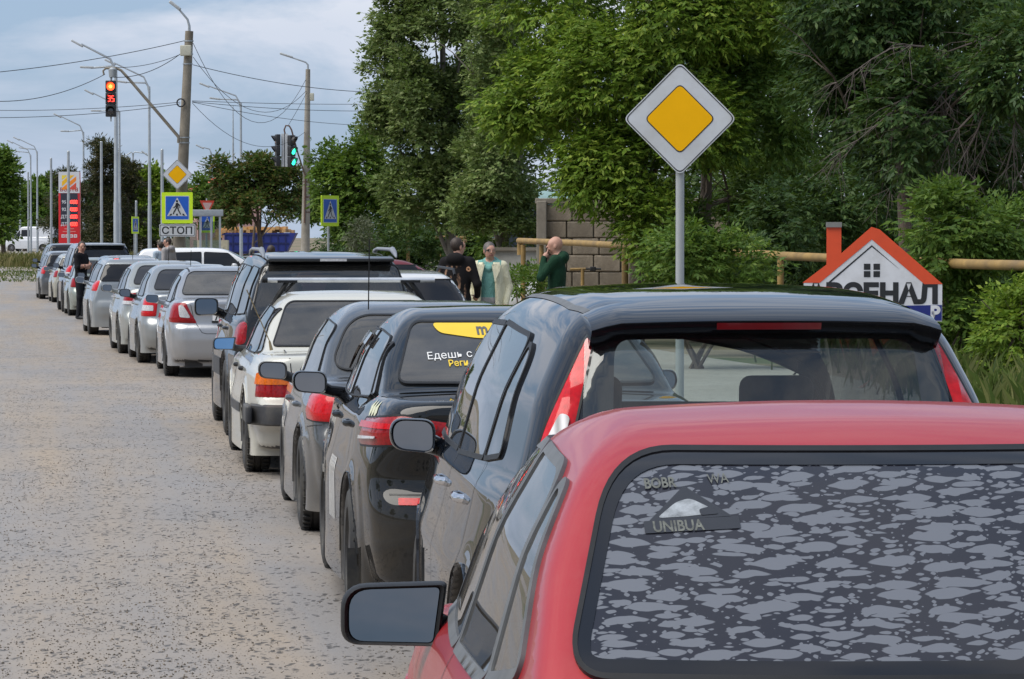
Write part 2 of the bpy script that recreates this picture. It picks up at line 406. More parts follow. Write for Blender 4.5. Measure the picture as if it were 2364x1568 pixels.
# ------------------------------------------------------------------ car builder
# car space: origin on the ground under the middle of the rear bumper, +Y to the front, +X to the right
class Car:
    def __init__(s, spec):
        s.__dict__.update(spec); S = s
        s.f_deck = prof(s.deck, .07); s.f_rear = prof(s.rear, s.__dict__.get('rear_s', .02)); s.f_front = prof(s.front, .05)
        s.f_side = prof(s.side, s.__dict__.get('side_s', .02)); s.f_taper = prof(s.taper, .15)
        s.f_gr = prof(s.gr, .05); s.f_gf = prof(s.gf, .06); s.f_gs = prof(s.gside, .03); s.f_roof = prof(s.roof, .12)
        s.f_gt = prof(s.gtaper, .2)
    def F(s, x, y, z):
        ax = np.abs(x); x2 = x * x
        w = s.f_side(z) - s.f_taper(y)
        rw = []
        for yw in (s.wr, s.wf):
            rr = np.hypot(y - yw, z - s.Rw); w = w + s.flare * np.exp(-((rr - s.Ra - .025) / .04) ** 2) * (z < s.Rw + s.Ra + .2); rw.append(rr)
        a = smax(ax - w, s.f_rear(z) + s.bow_t * x2 - y, s.r_corner)
        a = smax(a, y - s.f_front(z) + s.bow_n * x2, .2)
        a = smax(a, z - s.f_deck(y) + s.crown_d * x2, s.r_deck)
        a = smax(a, s.zb - z, .05)
        b = smax((s.f_gr(z) + s.bow_r * x2 - y) * .75, (y - s.f_gf(z) + s.bow_f * x2) * .6, .02)
        b = smax(b, ax - s.f_gs(z) + s.f_gt(y), s.r_pillar)
        b = smax(b, z - s.f_roof(y) + s.crown_r * x2, s.r_roof)
        f = smin(a, b, s.r_join)
        for rr in rw:
            f = smax(f, np.minimum(s.Ra - rr, ax - (s.W / 2 - .34)), .012)
        return f
    # --- project (s, z) points of a direction (degrees from straight behind, + = towards the left flank) onto the skin
    def solve(s, A, B, proj):
        A = np.asarray(A, float); B = np.asarray(B, float)
        if proj == 'T':
            f = lambda t: s.F(A, B, s.H + .3 - t); span = s.H + .2; pt = lambda t: np.stack([A, B, s.H + .3 - t], 1)
        elif proj == 'S':     # left flank, A = y
            f = lambda t: s.F(-1.3 + t, A, B); span = 1.3; pt = lambda t: np.stack([-1.3 + t, A, B], 1)
        elif proj == 'F':
            f = lambda t: s.F(A, s.L + .4 - t, B); span = s.L * .75; pt = lambda t: np.stack([A, s.L + .4 - t, B], 1)
        else:
            a = R(proj); es = (math.cos(a), -math.sin(a)); dr = (math.sin(a), math.cos(a)); o = 1.5
            f = lambda t: s.F(A * es[0] + (t - o) * dr[0], A * es[1] + (t - o) * dr[1], B); span = 4.0
            pt = lambda t: np.stack([A * es[0] + (t - o) * dr[0], A * es[1] + (t - o) * dr[1], B], 1)
        n = 56; lo = np.zeros(len(A)); hi = np.full(len(A), span); found = np.zeros(len(A), bool); best = np.full(len(A), 1e9); tb = np.zeros(len(A))
        for k in range(n):
            t = span * (k + 1) / n; v = f(np.full(len(A), t)); neg = v < 0; new = neg & ~found
            bm_ = (v < best) & ~found; best = np.where(bm_, v, best); tb = np.where(bm_, t, tb)
            hi[new] = t; lo[new] = span * k / n; found |= new
            if found.all(): break
        for _ in range(13):
            m = .5 * (lo + hi); neg = f(m) < 0; hi = np.where(neg, m, hi); lo = np.where(neg, lo, m)
        hi = np.where(found, hi, tb)
        return pt(hi)
    def patch(s, name, poly, mat, parent, proj=0, off=.003, bulge=0, edge=.03, holes=(), step=.05, skirt=0, mirror=False, rounded=.03, smooth=True):
        if rounded: poly = roundpoly(poly, rounded)
        B = resample(poly, step); HB = [resample(h, step) for h in holes]
        lo, hi = B.min(0), B.max(0)
        gx, gy = np.meshgrid(np.arange(lo[0] + step / 2, hi[0], step), np.arange(lo[1] + step / 2, hi[1], step)); A, C = gx.ravel(), gy.ravel()
        m = inside(B, A, C)
        for h in HB: m &= ~inside(h, A, C)
        A, C = A[m], C[m]
        if len(A):
            dd = polydist(B, A, C)
            for h in HB: dd = np.minimum(dd, polydist(h, A, C))
            m = dd > step * .35; A, C = A[m], C[m]
        pts = [tuple(p) for p in B]; edges = [(i, (i + 1) % len(B)) for i in range(len(B))]
        for h in HB:
            b0 = len(pts); pts += [tuple(p) for p in h]; edges += [(b0 + i, b0 + (i + 1) % len(h)) for i in range(len(h))]
        nb = len(pts); pts += list(zip(A, C))
        r = delaunay_2d_cdt([Vector((float(a), float(b))) for a, b in pts], edges, [], 0, 1e-6)
        V2 = np.array([tuple(v) for v in r[0]]); Fc = np.array([f for f in r[2] if len(f) == 3])
        c = V2[Fc].mean(1); m = inside(B, c[:, 0], c[:, 1])
        for h in HB: m &= ~inside(h, c[:, 0], c[:, 1])
        Fc = Fc[m]; P = s.solve(V2[:, 0], V2[:, 1], proj); _, g = grad(s.F, P); g /= np.maximum(np.linalg.norm(g, axis=1, keepdims=True), 1e-9)
        d = polydist(B, V2[:, 0], V2[:, 1])
        for h in HB: d = np.minimum(d, polydist(h, V2[:, 0], V2[:, 1]))
        t = np.clip(d / edge, 0, 1); o = off + bulge * np.sin(t * math.pi / 2)
        V = P + g * (o[:, None] if hasattr(o, '__len__') else o)
        # orient outward
        nn = np.cross(V[Fc[:, 1]] - V[Fc[:, 0]], V[Fc[:, 2]] - V[Fc[:, 0]]); fl = (nn * g[Fc[:, 0]]).sum(1) < 0; Fc[fl] = Fc[fl][:, ::-1]
        Fl = [tuple(f) for f in Fc]; V = list(map(tuple, V))
        if skirt:
            cnt = {}
            for f in Fl:
                for a, b in ((f[0], f[1]), (f[1], f[2]), (f[2], f[0])): cnt[(a, b)] = cnt.get((a, b), 0) + 1
            low = {}
            for (a, b) in [e for e in cnt if (e[1], e[0]) not in cnt]:
                for q in (a, b):
                    if q not in low: low[q] = len(V); V.append(tuple(np.array(V[q]) - g[q] * skirt))
                Fl.append((b, a, low[a], low[b]))
        gn = g if (not skirt and not bulge and smooth) else None
        out = [mesh_obj(name, V, Fl, mat, parent, smooth, normals=gn)]
        if mirror:
            V = [(-a, b, c) for a, b, c in V]; out.append(mesh_obj(name, V, [f[::-1] for f in Fl], mat, parent, smooth, normals=None if gn is None else gn * np.array([-1, 1, 1])))
        if skirt:
            for o_ in out: o_.data.set_sharp_from_angle(angle=R(50))
        return out
    def ribbon(s, name, pts, width, mat, parent, proj, off=.002, skirt=0, mirror=False, step=.04):
        P = []
        pts = np.array(pts, float)
        for a, b in zip(pts[:-1], pts[1:]):
            k = max(1, int(np.linalg.norm(b - a) / step)); P += [a + (b - a) * j / k for j in range(k)]
        P.append(pts[-1]); P = np.array(P); t = np.gradient(P, axis=0); t /= np.linalg.norm(t, axis=1, keepdims=True); nn = np.stack([-t[:, 1], t[:, 0]], 1)
        poly = np.concatenate([P + nn * width / 2, (P - nn * width / 2)[::-1]])
        A = s.solve(poly[:, 0], poly[:, 1], proj); _, g = grad(s.F, A); g /= np.linalg.norm(g, axis=1, keepdims=True); V = A + g * off; n = len(P)
        Fl = [(i, i + 1, 2 * n - 2 - i, 2 * n - 1 - i) for i in range(n - 1)]
        if skirt:
            base = len(V); V = np.concatenate([V, V - g * skirt]); N2 = 2 * n
            Fl += [((i + 1) % N2, i, base + i, base + (i + 1) % N2) for i in range(N2)]
        o = [mesh_obj(name, V, Fl, mat, parent)]
        if mirror: o.append(mesh_obj(name, V * np.array([-1, 1, 1]), [f[::-1] for f in Fl], mat, parent))
        for q in o:
            bm = bmesh.new(); bm.from_mesh(q.data); bmesh.ops.recalc_face_normals(bm, faces=bm.faces); bm.to_mesh(q.data); bm.free()
        return o
    def text(s, body, size, cx, cz, mat, parent, name='lettering', proj=0, off=.008, shear=0, slope=0, align='CENTER', bold=.0, sx=1.0):
        V, Fc = text_mesh(body, size, align, bold)
        if not len(V): return
        A = cx + V[:, 0] * sx + shear * V[:, 1]; B = cz + V[:, 1] + slope * V[:, 0]
        P = s.solve(A, B, proj); _, g = grad(s.F, P); g /= np.linalg.norm(g, axis=1, keepdims=True)
        return mesh_obj(name, P + g * off, Fc, mat, parent)
    def body(s, mat, root, h=.03, cuts=(), opaque=False):
        P, Q, g = surface_nets(s.F, (-s.W / 2 - .08, -.08, s.zb - .08), (s.W / 2 + .08, s.L + .08, s.H + .08), h)
        c = P[Q].mean(1); nz = g[Q].mean(1)
        rr = np.minimum(np.hypot(c[:, 1] - s.wr, c[:, 2] - s.Rw), np.hypot(c[:, 1] - s.wf, c[:, 2] - s.Rw))
        blk = ((rr < s.Ra + .008) & (np.abs(c[:, 0]) > .3)) | ((nz[:, 2] < -.75) & (c[:, 2] < s.zb + .06))
        mi = blk.astype(int)
        keep = np.ones(len(Q), bool)
        for poly, proj in cuts:
            poly = np.asarray(poly)
            if proj == 'S': v = inside(poly, P[:, 1], P[:, 2]) & (np.abs(g[:, 0]) > .5)
            elif proj == 'F': v = inside(poly, P[:, 0], P[:, 2]) & (g[:, 1] > .2) & (P[:, 1] > s.L / 2)
            else: v = inside(poly, P[:, 0], P[:, 2]) & (g[:, 1] < -.2) & (P[:, 1] < s.L / 2)
            keep &= ~v[Q].any(1)
        Q, mi = Q[keep], mi[keep]
        return mesh_obj('body', P, Q, [mat, PLASTIC], root, True, mi, normals=g)
def text_mesh(body, size, align='CENTER', bold=0.0):
    cu = bpy.data.curves.new('t', 'FONT'); cu.body = body; cu.size = size; cu.align_x = align; cu.offset = bold; cu.resolution_u = 3
    o = bpy.data.objects.new('t', cu); COL.objects.link(o); bpy.context.view_layer.update()
    me = bpy.data.meshes.new_from_object(o.evaluated_get(bpy.context.evaluated_depsgraph_get()))
    V = np.array([tuple(v.co) for v in me.vertices]) if len(me.vertices) else np.zeros((0, 3)); Fc = [tuple(p.vertices) for p in me.polygons]
    bpy.data.objects.remove(o); bpy.data.meshes.remove(me); bpy.data.curves.remove(cu)
    return V, Fc
WHEELS = {}
def wheel(root, x, y, r, w=.2, side=-1, spokes=7, rimmat=None, seg=40):
    rimmat = rimmat or ALLOY
    key = (round(r, 3), round(w, 3), spokes, rimmat.name)
    e = bpy.data.objects.new('wheel', None); COL.objects.link(e); e.parent = root; e.location = (x, y, r); e.empty_display_size = .1
    if side > 0: e.rotation_euler = (0, 0, math.pi)
    e.rotation_euler.x = random.random() * 3
    if key not in WHEELS:      # built with the outer face towards -X
        h = w / 2; ri = r * .64
        m = MB(); m.lathe([(-h * .75, ri), (-h * .95, ri + .015), (-h, r - .06), (-h * .93, r - .025), (-h * .78, r - .004), (-h * .3, r), (-h * .27, r - .008), (-h * .2, r - .008), (-h * .17, r),
                           (h * .17, r), (h * .2, r - .008), (h * .27, r - .008), (h * .3, r), (h * .78, r - .004), (h * .93, r - .025), (h, r - .06), (h * .95, ri + .015), (h * .7, ri)], 'x', n=seg)
        for k in range(seg):   # shoulder blocks
            a = 2 * math.pi * (k + .5) / seg
            for sg in (-1, 1): m.box((sg * h * .62, r * math.cos(a) * .997, r * math.sin(a) * .997), (w * .22, .012, .022), rx=a + math.pi / 2)
        ty = m.build('tyre', RUBBER, e, auto=40)
        m = MB(); m.lathe([(-h * .72, ri + .004), (-h * .80, ri - .012), (-h * .62, ri - .03), (h * .2, ri - .05), (h * .2, .0)], 'x', n=seg)
        for k in range(spokes):
            a = 2 * math.pi * k / spokes; L = ri - .03
            m.box((-h * .52, math.cos(a) * L / 2, math.sin(a) * L / 2), (.03, L, .052), rx=a, bev=.01)
        m.lathe([(-h * .68, .0), (-h * .66, .045), (-h * .5, .07), (-h * .3, .075)], 'x', n=18)
        rm = m.build('rim', rimmat, e, auto=40)
        m = MB(); m.lathe([(-h * .1, .02), (-h * .12, ri - .05)], 'x', n=24)
        m.lathe([(-h * .15, ri * .3), (-h * .15, ri * .78)], 'x', n=24); dk = m.build('brake_disc', PLASTIC, e)
        WHEELS[key] = (ty.data, rm.data, dk.data)
    else:
        for nm, d in zip(('tyre', 'rim', 'brake_disc'), WHEELS[key]): link(bpy.data.objects.new(nm, d), e)
    return e
def mirror_unit(root, car, y, z0, z1, x_in, x_out, shell, glassmat=None, shape='round', tilt=.0, arm=True, both=True):
    """door mirror: shell, glass; built on the left (x<0), copied to the right"""
    glassmat = glassmat or MIRG
    h = z1 - z0
    if shape == 'round': poly = roundpoly([(-x_out, z0 + h * .12), (-x_in, z0), (-x_in, z1 - h * .05), (-x_out, z1)], [h * .45, h * .3, h * .35, h * .5], 6)
    elif shape == 'square': poly = roundpoly([(-x_out, z0 + h * .02), (-x_in, z0), (-x_in + .02, z1), (-x_out - .0, z1 - h * .06)], [h * .28, h * .1, h * .1, h * .4], 6)
    elif shape == 'tall': poly = roundpoly([(-x_out, z0), (-x_in, z0 + .01), (-x_in, z1), (-x_out, z1)], h * .32, 6)
    else: poly = roundpoly([(-x_out - .0, z0 + h * .1), (-x_in - .01, z0), (-x_in, z1 - h * .12), (-x_out, z1)], [h * .25, h * .2, h * .3, h * .2], 6)
    P = np.array(poly); P = P if area2(P) > 0 else P[::-1]
    cx, cz = P.mean(0)
    def ring(sc, dy, ez=0.0): return [((p[0] - cx) * sc + cx, y + dy + (p[0] - cx) * -.12 + (p[1] - cz) * sc * .10, (p[1] - cz) * sc + cz + ez) for p in P]
    n = len(P)
    for sg in ((1, -1) if both else (1,)):
        V = []; Fc = []
        rings = [ring(.88, .012), ring(.90, .0), ring(.96, -.006), ring(1.0, .004), ring(1.03, .03), ring(1.0, .065), ring(.86, .10), ring(.6, .125), ring(.2, .135)]
        for r_ in rings: V += r_
        for k in range(len(rings) - 1):
            for i in range(n): j = (i + 1) % n; Fc.append((k * n + i, k * n + j, (k + 1) * n + j, (k + 1) * n + i))
        Fc.append(tuple((len(rings) - 1) * n + i for i in range(n)))
        V = [(a * sg, b, c) for a, b, c in V]
        mb = MB(); mb.add(V, Fc)
        if arm:
            zz = z0 + h * .3; bx = -abs(car.solve([y + .06], [z0 + .02], 'S')[0][0]) if car else -x_in + .1
            mb.tube([(sg * (-x_in - .03), y + .05, zz), (sg * (-x_in + .02), y + .06, zz - .02), (sg * (bx + .03), y + .07, z0 - .0)], [h * .3, h * .26, h * .3], 8)
        sh = mb.build('side_mirror', shell, root, auto=45)
        gp = [(a * sg, b, c) for a, b, c in ring(.87, .004)]
        mesh_obj('mirror_glass', gp, [tuple(range(n)) if sg > 0 else tuple(range(n))[::-1]], glassmat, sh)
def seat(mb, x, y, z, w=.5, hgt=.62, m=0, head=True):
    mb.box((x, y, z + hgt / 2), (w, .16, hgt), rx=R(12), bev=.06, m=m)
    mb.box((x, y + .28, z + .02), (w, .5, .16), bev=.05, m=m)
    if head: mb.box((x, y - .09, z + hgt + .13), (w * .56, .10, .19), rx=R(8), bev=.045, m=m)
def interior(car, root, ys=(2.35, 1.62), z=.42, hgt=.62, mat=None, wheel_x=-.36, dash=None):
    m = MB()
    for x in (-.36, .36): seat(m, x, ys[0], z, m=0, hgt=hgt)
    m.build('front_seats', mat or CABIN, root, auto=50)
    m = MB(); m.box((0, ys[1], z + .26), (car.W - .5, .16, .56), rx=R(14), bev=.06)
    m.box((0, ys[1] + .3, z), (car.W - .5, .5, .16), bev=.05)
    for x in (-.38, .38): m.box((x, ys[1] - .08, z + hgt + .0), (.26, .08, .13), rx=R(8), bev=.04)
    m.build('rear_seat', mat or CABIN, root, auto=50)
    m = MB(); yd = dash or ys[0] + .95
    m.box((0, yd, z + .26), (car.W - .34, .42, .28), bev=.08); m.build('dashboard', CABIN, root, auto=50)
    m = MB(); pts = [(wheel_x + .18 * math.cos(a), yd - .33 + .06 * math.sin(a), z + .3 + .17 * math.sin(a)) for a in np.linspace(0, 2 * math.pi, 25)]
    m.tube(pts, .016, 6, cap=False); m.box((wheel_x, yd - .33, z + .3), (.34, .03, .07), bev=.01); m.build('steering_wheel', CABIN, root, auto=50)
    m = MB(); m.box((0, ys[0] - .1, z - .12), (car.W - .3, car.L * .62, .06)); m.build('cabin_floor', CABIN, root)
    m = MB(); m.box((0, yd - .25, car.H - .16), (.24, .03, .07), bev=.015); m.build('rear_view_mirror', CABIN, root, auto=50)
# ------------------------------------------------------------------ car shapes
def spec(kind='sedan', L=4.5, W=1.75, H=1.45, belt=.93, tr=1.02, ty=.80, ry=1.45, fy=2.55, wy=3.35, hood=.80, wroof=None, wr=.95, wf=None, Rw=.31, Ra=None, zb=.22, **k):
    hw = W / 2; wroof = wroof or hw - .27
    d = dict(kind=kind, L=L, W=W, H=H, belt=belt, tr=tr, ty=ty, ry=ry, fy=fy, wy=wy, wr=wr, wf=wf or wr + L * .585, Rw=Rw, Ra=Ra or Rw + .055, zb=zb, flare=.012, wroof=wroof)
    if kind == 'sedan':
        d['deck'] = [(-.4, tr - .05), (.05, tr - .02), (.4, tr), (ty + .1, tr), (ty + .6, belt + .06), (wy - .4, belt + .04), (wy, belt + .02), (wy + .3, belt - .02), (L - .35, hood), (L - .05, hood - .1), (L + .3, hood - .2)]
        d['rear'] = [(.05, .22), (.22, .07), (.36, .01), (.52, 0), (.60, .02), (.66, .075), (.72, .085), (tr - .14, .10), (tr - .03, .10), (tr + .1, .13)]
        d['gr'] = [(belt - .2, ty - .22), (tr - .02, ty - .03), (H - .09, ry), (H + .1, ry + .35)]
    else:      # hatch, wagon, suv: one steep back
        tb = k.get('tail_top', .30)
        d['deck'] = [(-.4, belt + .05), (.3, belt + .05), (wy - .4, belt + .04), (wy, belt + .02), (wy + .3, belt - .02), (L - .35, hood), (L - .05, hood - .1), (L + .3, hood - .2)]
        d['rear'] = [(.05, .20), (.25, .06), (.40, .01), (.56, 0), (.64, .02), (.70, .07), (.78, .075), (belt, .08), (belt + .2, .12)]
        d['gr'] = [(belt - .3, .05), (belt, .075), (belt + .08, .09), (H - .12, tb), (H + .1, tb + .2)]
    d['front'] = [(.1, L - .12), (.35, L - .02), (.5, L), (.7, L - .03), (belt, L - .2)]
    d['side'] = [(.1, hw - .12), (.24, hw - .05), (.4, hw - .012), (.58, hw), (.70, hw - .004), (.78, hw - .012), (belt - .03, hw - .045), (belt + .05, hw - .085), (belt + .3, hw - .2)]
    d['taper'] = [(-.2, .17), (.05, .10), (.35, .04), (.9, .008), (L / 2, 0), (L - 1.0, .012), (L - .4, .07), (L, .17)]
    d['gside'] = [(belt - .2, hw - .0), (belt, hw - .07), (belt + (H - belt) * .5, (hw - .09 + wroof) / 2 + .025), (H - .07, wroof), (H + .1, wroof - .14)]
    d['gtaper'] = [(0, .10), (ry - .5, .05), (ry, .02), (L * .5, 0), (fy, .01), (wy, .06)]
    d['gf'] = [(belt - .2, wy + .36), (belt + .02, wy), (H - .08, fy), (H + .1, fy - .4)]
    rs = ry if kind == 'sedan' else d.get('tail_top', .3)
    d['roof'] = [(-.3, H - .10), (rs - .2, H - .07), (rs + .15, H - .03), (rs + .6, H), (fy - .55, H), (fy, H - .045), (fy + .6, H - .2)] if kind == 'sedan' else \
                [(-.3, H - .09), (.3, H - .05), (1.0, H - .01), (1.6, H), (fy - .5, H - .005), (fy, H - .05), (fy + .6, H - .2)]
    d.update(bow_t=.14, bow_n=.22, bow_r=.16 if kind == 'sedan' else .12, bow_f=.22, crown_d=.04, crown_r=.05, r_corner=.16, r_deck=.07, r_pillar=.06, r_roof=.09, r_join=.03)
    d.update(k); return d
def finish(c, root, mat, o):
    """panes, trims, lamps, wheels and fittings of one car"""
    see = o.get('see', False); st = o.get('step', .05); h = o.get('h', .03)
    tint = o.get('glass') or glass('tinted_glass', (.05, .052, .058))
    sidet = o.get('sglass') or tint
    zt = c.H - o.get('top_gap', .13); zb = c.belt + .03
    # panes
    if c.kind == 'sedan':
        rb, rt = o.get('rear_b', c.W / 2 - .24), o.get('rear_t', c.wroof - .10)
        rear = roundpoly([(-rb, c.tr + o.get('rb_z', .035)), (rb, c.tr + o.get('rb_z', .035)), (rt, c.H - o.get('rt_z', .095)), (-rt, c.H - o.get('rt_z', .095))], o.get('rear_r', [.06, .06, .10, .10]), 10)
    else:
        rb, rt = o.get('rear_b', c.W / 2 - .2), o.get('rear_t', c.wroof - .05)
        z0 = c.belt + o.get('rb_z', .06)
        rear = roundpoly([(-rb, z0), (rb, z0), (rt, c.H - o.get('rt_z', .15)), (-rt, c.H - o.get('rt_z', .15))], o.get('rear_r', [.07, .07, .06, .06]), 8)
    ws = roundpoly([(-c.W / 2 + .18, c.belt + .08), (c.W / 2 - .18, c.belt + .08), (c.wroof - .08, c.H - .10), (-c.wroof + .08, c.H - .10)], .06, 4)
    sp = [roundpoly(p, rr, 8) for p, rr in o['panes']]
    inset = h + .006
    cuts = []
    if see:
        cuts = [(offset_poly(resample(rear, .03), -inset), 0), (offset_poly(resample(ws, .03), -inset), 'F')] + [(offset_poly(resample(p, .03), -inset), 'S') for p in sp]
    b = c.body(mat, root, h, cuts)
    hole = lambda P, e: offset_poly(resample(P, .03), -e)
    if see:
        c.patch('window_frit', rear, FRIT, root, 0, .002, holes=[resample(o['frit_hole'], .03) if 'frit_hole' in o else hole(rear, o.get('frit', inset + .01))], step=st, rounded=0)
        c.patch('window_frit', ws, FRIT, root, 'F', .002, holes=[hole(ws, .05)], step=.08, rounded=0)
        for p in sp: c.patch('window_frit', p, FRIT, root, 'S', .002, holes=[hole(p, o.get('sfrit', inset + .008))], step=st, rounded=0, mirror=True)
    back = FRIT
    rw = c.patch('rear_window', rear, o.get('rmat') or (tint if see else back), root, 0, .005, step=st, rounded=0)[0]
    c.patch('windscreen', ws, tint if see else back, root, 'F', .005, step=.08, rounded=0)
    for p in sp: c.patch('side_window', p, sidet if see else back, root, 'S', .005, step=st, rounded=0, mirror=True)
    tw = o.get('trim_w', .009); tm = o.get('trim', TRIM)
    if o.get('rear_seal', True):
        c.patch('window_seal', offset_poly(resample(rear, .03), o.get('rtrim_w', tw)), o.get('rtrim', TRIM), root, 0, .009, holes=[resample(rear, .03)], step=st, rounded=0, skirt=.012)
    for p in sp: c.patch('window_seal', offset_poly(resample(p, .03), tw), tm, root, 'S', .009, holes=[resample(p, .03)], step=st, rounded=0, mirror=True, skirt=.012)
    if o.get('band'): c.patch('window_band', rear, FRIT, root, 0, .0065, holes=[hole(rear, o['band'])], step=st, rounded=0)
    for pil in o.get('pillars', ()): c.patch('pillar_trim', pil, TRIM, root, 'S', .004, step=st, rounded=.01, mirror=True)
    for pts in o.get('gaps', ()): c.ribbon('panel_gap', pts, .007, BLACKP, root, 'S', .0015, mirror=True)
    for pts in o.get('rgaps', ()): c.ribbon('panel_gap', pts, .008, BLACKP, root, 0, .0015)
    for pts in o.get('tgaps', ()): c.ribbon('roof_joint', pts, o.get('tgw', .02), o.get('tgm', TRIM), root, 'T', .002, mirror=True)
    # lamps: (polygon, projection angle, material, bulge)
    for lp in o.get('lamps', ()):
        poly, ang, m_, bg = lp[:4]; rd = lp[4] if len(lp) > 4 else .03
        a = c.patch('tail_lamp', poly, m_, root, ang, .003, bulge=bg, edge=.035, step=min(st, .04), skirt=.02, mirror=True, rounded=rd)
        if o.get('lamp_rim'): pr = resample(roundpoly(poly, rd), .03); c.patch('lamp_rim', offset_poly(pr, .008), TRIM, root, ang, .004, holes=[pr], step=.04, rounded=0, mirror=True)
        for sub in (lp[5] if len(lp) > 5 else ()):
            q = c.patch('lamp_segment', sub[0], sub[1], root, ang, .003 + bg + .004, step=.04, mirror=True, rounded=sub[2] if len(sub) > 2 else .015, skirt=.006)
            for k in (0, 1): q[k].parent = a[k]
    # headlamps
    c.patch('headlamp', [(-c.W / 2 + .16, .60), (-c.W / 2 + .5, .60), (-c.W / 2 + .48, .74), (-c.W / 2 + .16, .76)], WHITEL, root, 'F', .004, bulge=.01, step=.08, mirror=True)
    # wheels
    tr_ = c.W / 2 - o.get('wheel_in', .10)
    for yw in (c.wr, c.wf):
        for sg in (-1, 1): wheel(root, sg * tr_, yw, c.Rw, o.get('tyre_w', .205), sg, o.get('spokes', 7), o.get('rim'))
    # arch lips
    for yw in (c.wr, c.wf):
        a = np.linspace(R(-12), R(192), 26); pts = [(yw + (c.Ra + .004) * math.cos(t), c.Rw + (c.Ra + .004) * math.sin(t)) for t in a]
        pts = [p for p in pts if p[1] > c.zb + .05]
        c.ribbon('arch_lip', pts, .022, o.get('lip', mat), root, 'S', .006, skirt=.02, mirror=True)
    if 'mirror' in o: mirror_unit(root, c, **o['mirror'])
    for (hy, hz, hl) in o.get('handles', ()):
        P = c.solve([hy, hy + hl], [hz, hz], 'S')
        for sg in (1, -1):
            m = MB(); x0 = P[0][0] - .018; x1 = P[1][0] - .018
            m.tube([(sg * (x0 + .03), hy, hz), (sg * x0, hy + .03, hz), (sg * x1, hy + hl - .03, hz), (sg * (x1 + .03), hy + hl, hz)], .016, 8)
            m.build('door_handle', o.get('handle_mat', mat), root, auto=50)
    if 'flaps' in o:
        for sg in (-1, 1):
            m = MB(); m.box((sg * tr_, c.wr - c.Ra - .015, c.zb + .0), (.24, .012, o['flaps']), rx=R(-6)); m.build('mud_flap', RUBBER, root)
    if 'strip' in o:
        for z_, w_, mm in o['strip']: c.ribbon('side_moulding', [(c.wr + c.Ra + .06, z_), (c.wf - c.Ra - .06, z_)], w_, mm, root, 'S', .008, skirt=.01, mirror=True)
    if o.get('exhaust'):
        m = MB(); m.tube([(.45, .35, .25), (.45, .02, .24)], .03, 10); m.build('exhaust_pipe', PLASTIC, root, auto=50)
    # underbody so that no light leaks between the wheels
    m = MB(); m.box((0, c.L / 2, c.zb - .03), (c.W - .5, c.L - .6, .10)); m.build('underbody', PLASTIC, root)
    if o.get('plate'):
        zt_, tx = o['plate']
        pl = c.patch('number_plate', [(-.26, zt_ - .056), (.26, zt_ - .056), (.26, zt_ + .056), (-.26, zt_ + .056)], WHITEP, root, 0, .012, step=.06, rounded=.01, skirt=.01)[0]
        c.ribbon('plate_frame', [(-.27, zt_ - .06), (.27, zt_ - .06)], .03, BLACKP, root, 0, .016, skirt=.01)
        if tx: c.text(tx, .11, 0, zt_ - .035, BLACKP, pl, off=.014, bold=.004)
    if see: interior(c, root, **o.get('interior', {}))
    return rw
def dlo(c, yb_r, yt_r, yB, yt_f, yb_f, dz_r=0.0, top=None, split=.05, zr=None, rr=None):
    """front and rear door panes of a flank: list of (polygon, corner radii)"""
    zb = c['belt'] + .035; zt = top or c['H'] - .135
    A = ([(yb_r, zb + dz_r), (yB - split / 2, zb), (yB - split / 2, zt), (yt_r, zr or zt - .02)], rr or [.03, .02, .02, .10])
    Bp = ([(yB + split / 2, zb), (yb_f, zb), (yt_f, zt - .01), (yB + split / 2, zt)], [.02, .03, .06, .02])
    pil = [(yB - split / 2 - .008, zb), (yB + split / 2 + .008, zb), (yB + split / 2 + .008, zt), (yB - split / 2 - .008, zt)]
    return [A, Bp], [pil]
CARS = {}
def car(name, label, x0, d, yaw, sp, mat, opts, z=0.0, cat='car', group='cars queueing along the road'):
    c = Car(sp); e = empty(name, (x0, d, z), R(yaw), label, cat, group)
    w = finish(c, e, mat, opts); CARS[label] = (c, e, w); return c, e, w
def place(outer_x, d_wheel, yaw, hw, wr):
    """rear bumper middle from the outer face of the rear left wheel"""
    a = R(yaw); cx, cy = outer_x + hw * math.cos(a), d_wheel + hw * math.sin(a)
    return cx + wr * math.sin(a), cy - wr * math.cos(a)
# ------------------------------------------------------------------ ground
def sheet(name, xs, ys, mat, dz=0.0):
    Xg, Yg = np.meshgrid(xs, ys); Z = ground_z(Xg, Yg) + dz; n, m = Xg.shape
    V = np.stack([Xg.ravel(), Yg.ravel(), Z.ravel()], 1); i = np.arange(n * m).reshape(n, m)
    Fc = np.stack([i[:-1, :-1].ravel(), i[:-1, 1:].ravel(), i[1:, 1:].ravel(), i[1:, :-1].ravel()], 1)
    return tag(mesh_obj(name, V, Fc, mat, None, True), kind='structure')
def strip(name, L, Rr, mat, dz):
    """band between left and right edge functions of y"""
    ys = np.concatenate([np.arange(-12, 130, 3), np.arange(130, 400, 8)]); V = []
    for y in ys:
        for t in np.linspace(0, 1, 7):
            x = L(y) * (1 - t) + Rr(y) * t; V.append((x, y, gz(x, y) + dz))
    k = 7; Fc = [(i * k + j, i * k + j + 1, (i + 1) * k + j + 1, (i + 1) * k + j) for i in range(len(ys) - 1) for j in range(k - 1)]
    return tag(mesh_obj(name, V, Fc, mat, None, True), kind='structure')
QX = prof([(-12, .6), (5, -.15), (10.5, -.25), (16, -.78), (21, -1.32), (26.5, -2.06), (31.5, -2.65), (45.5, -4.64), (54.8, -6.3), (72, -8.8), (86.6, -11.5), (112, -15.5), (400, -66)], 1.5)
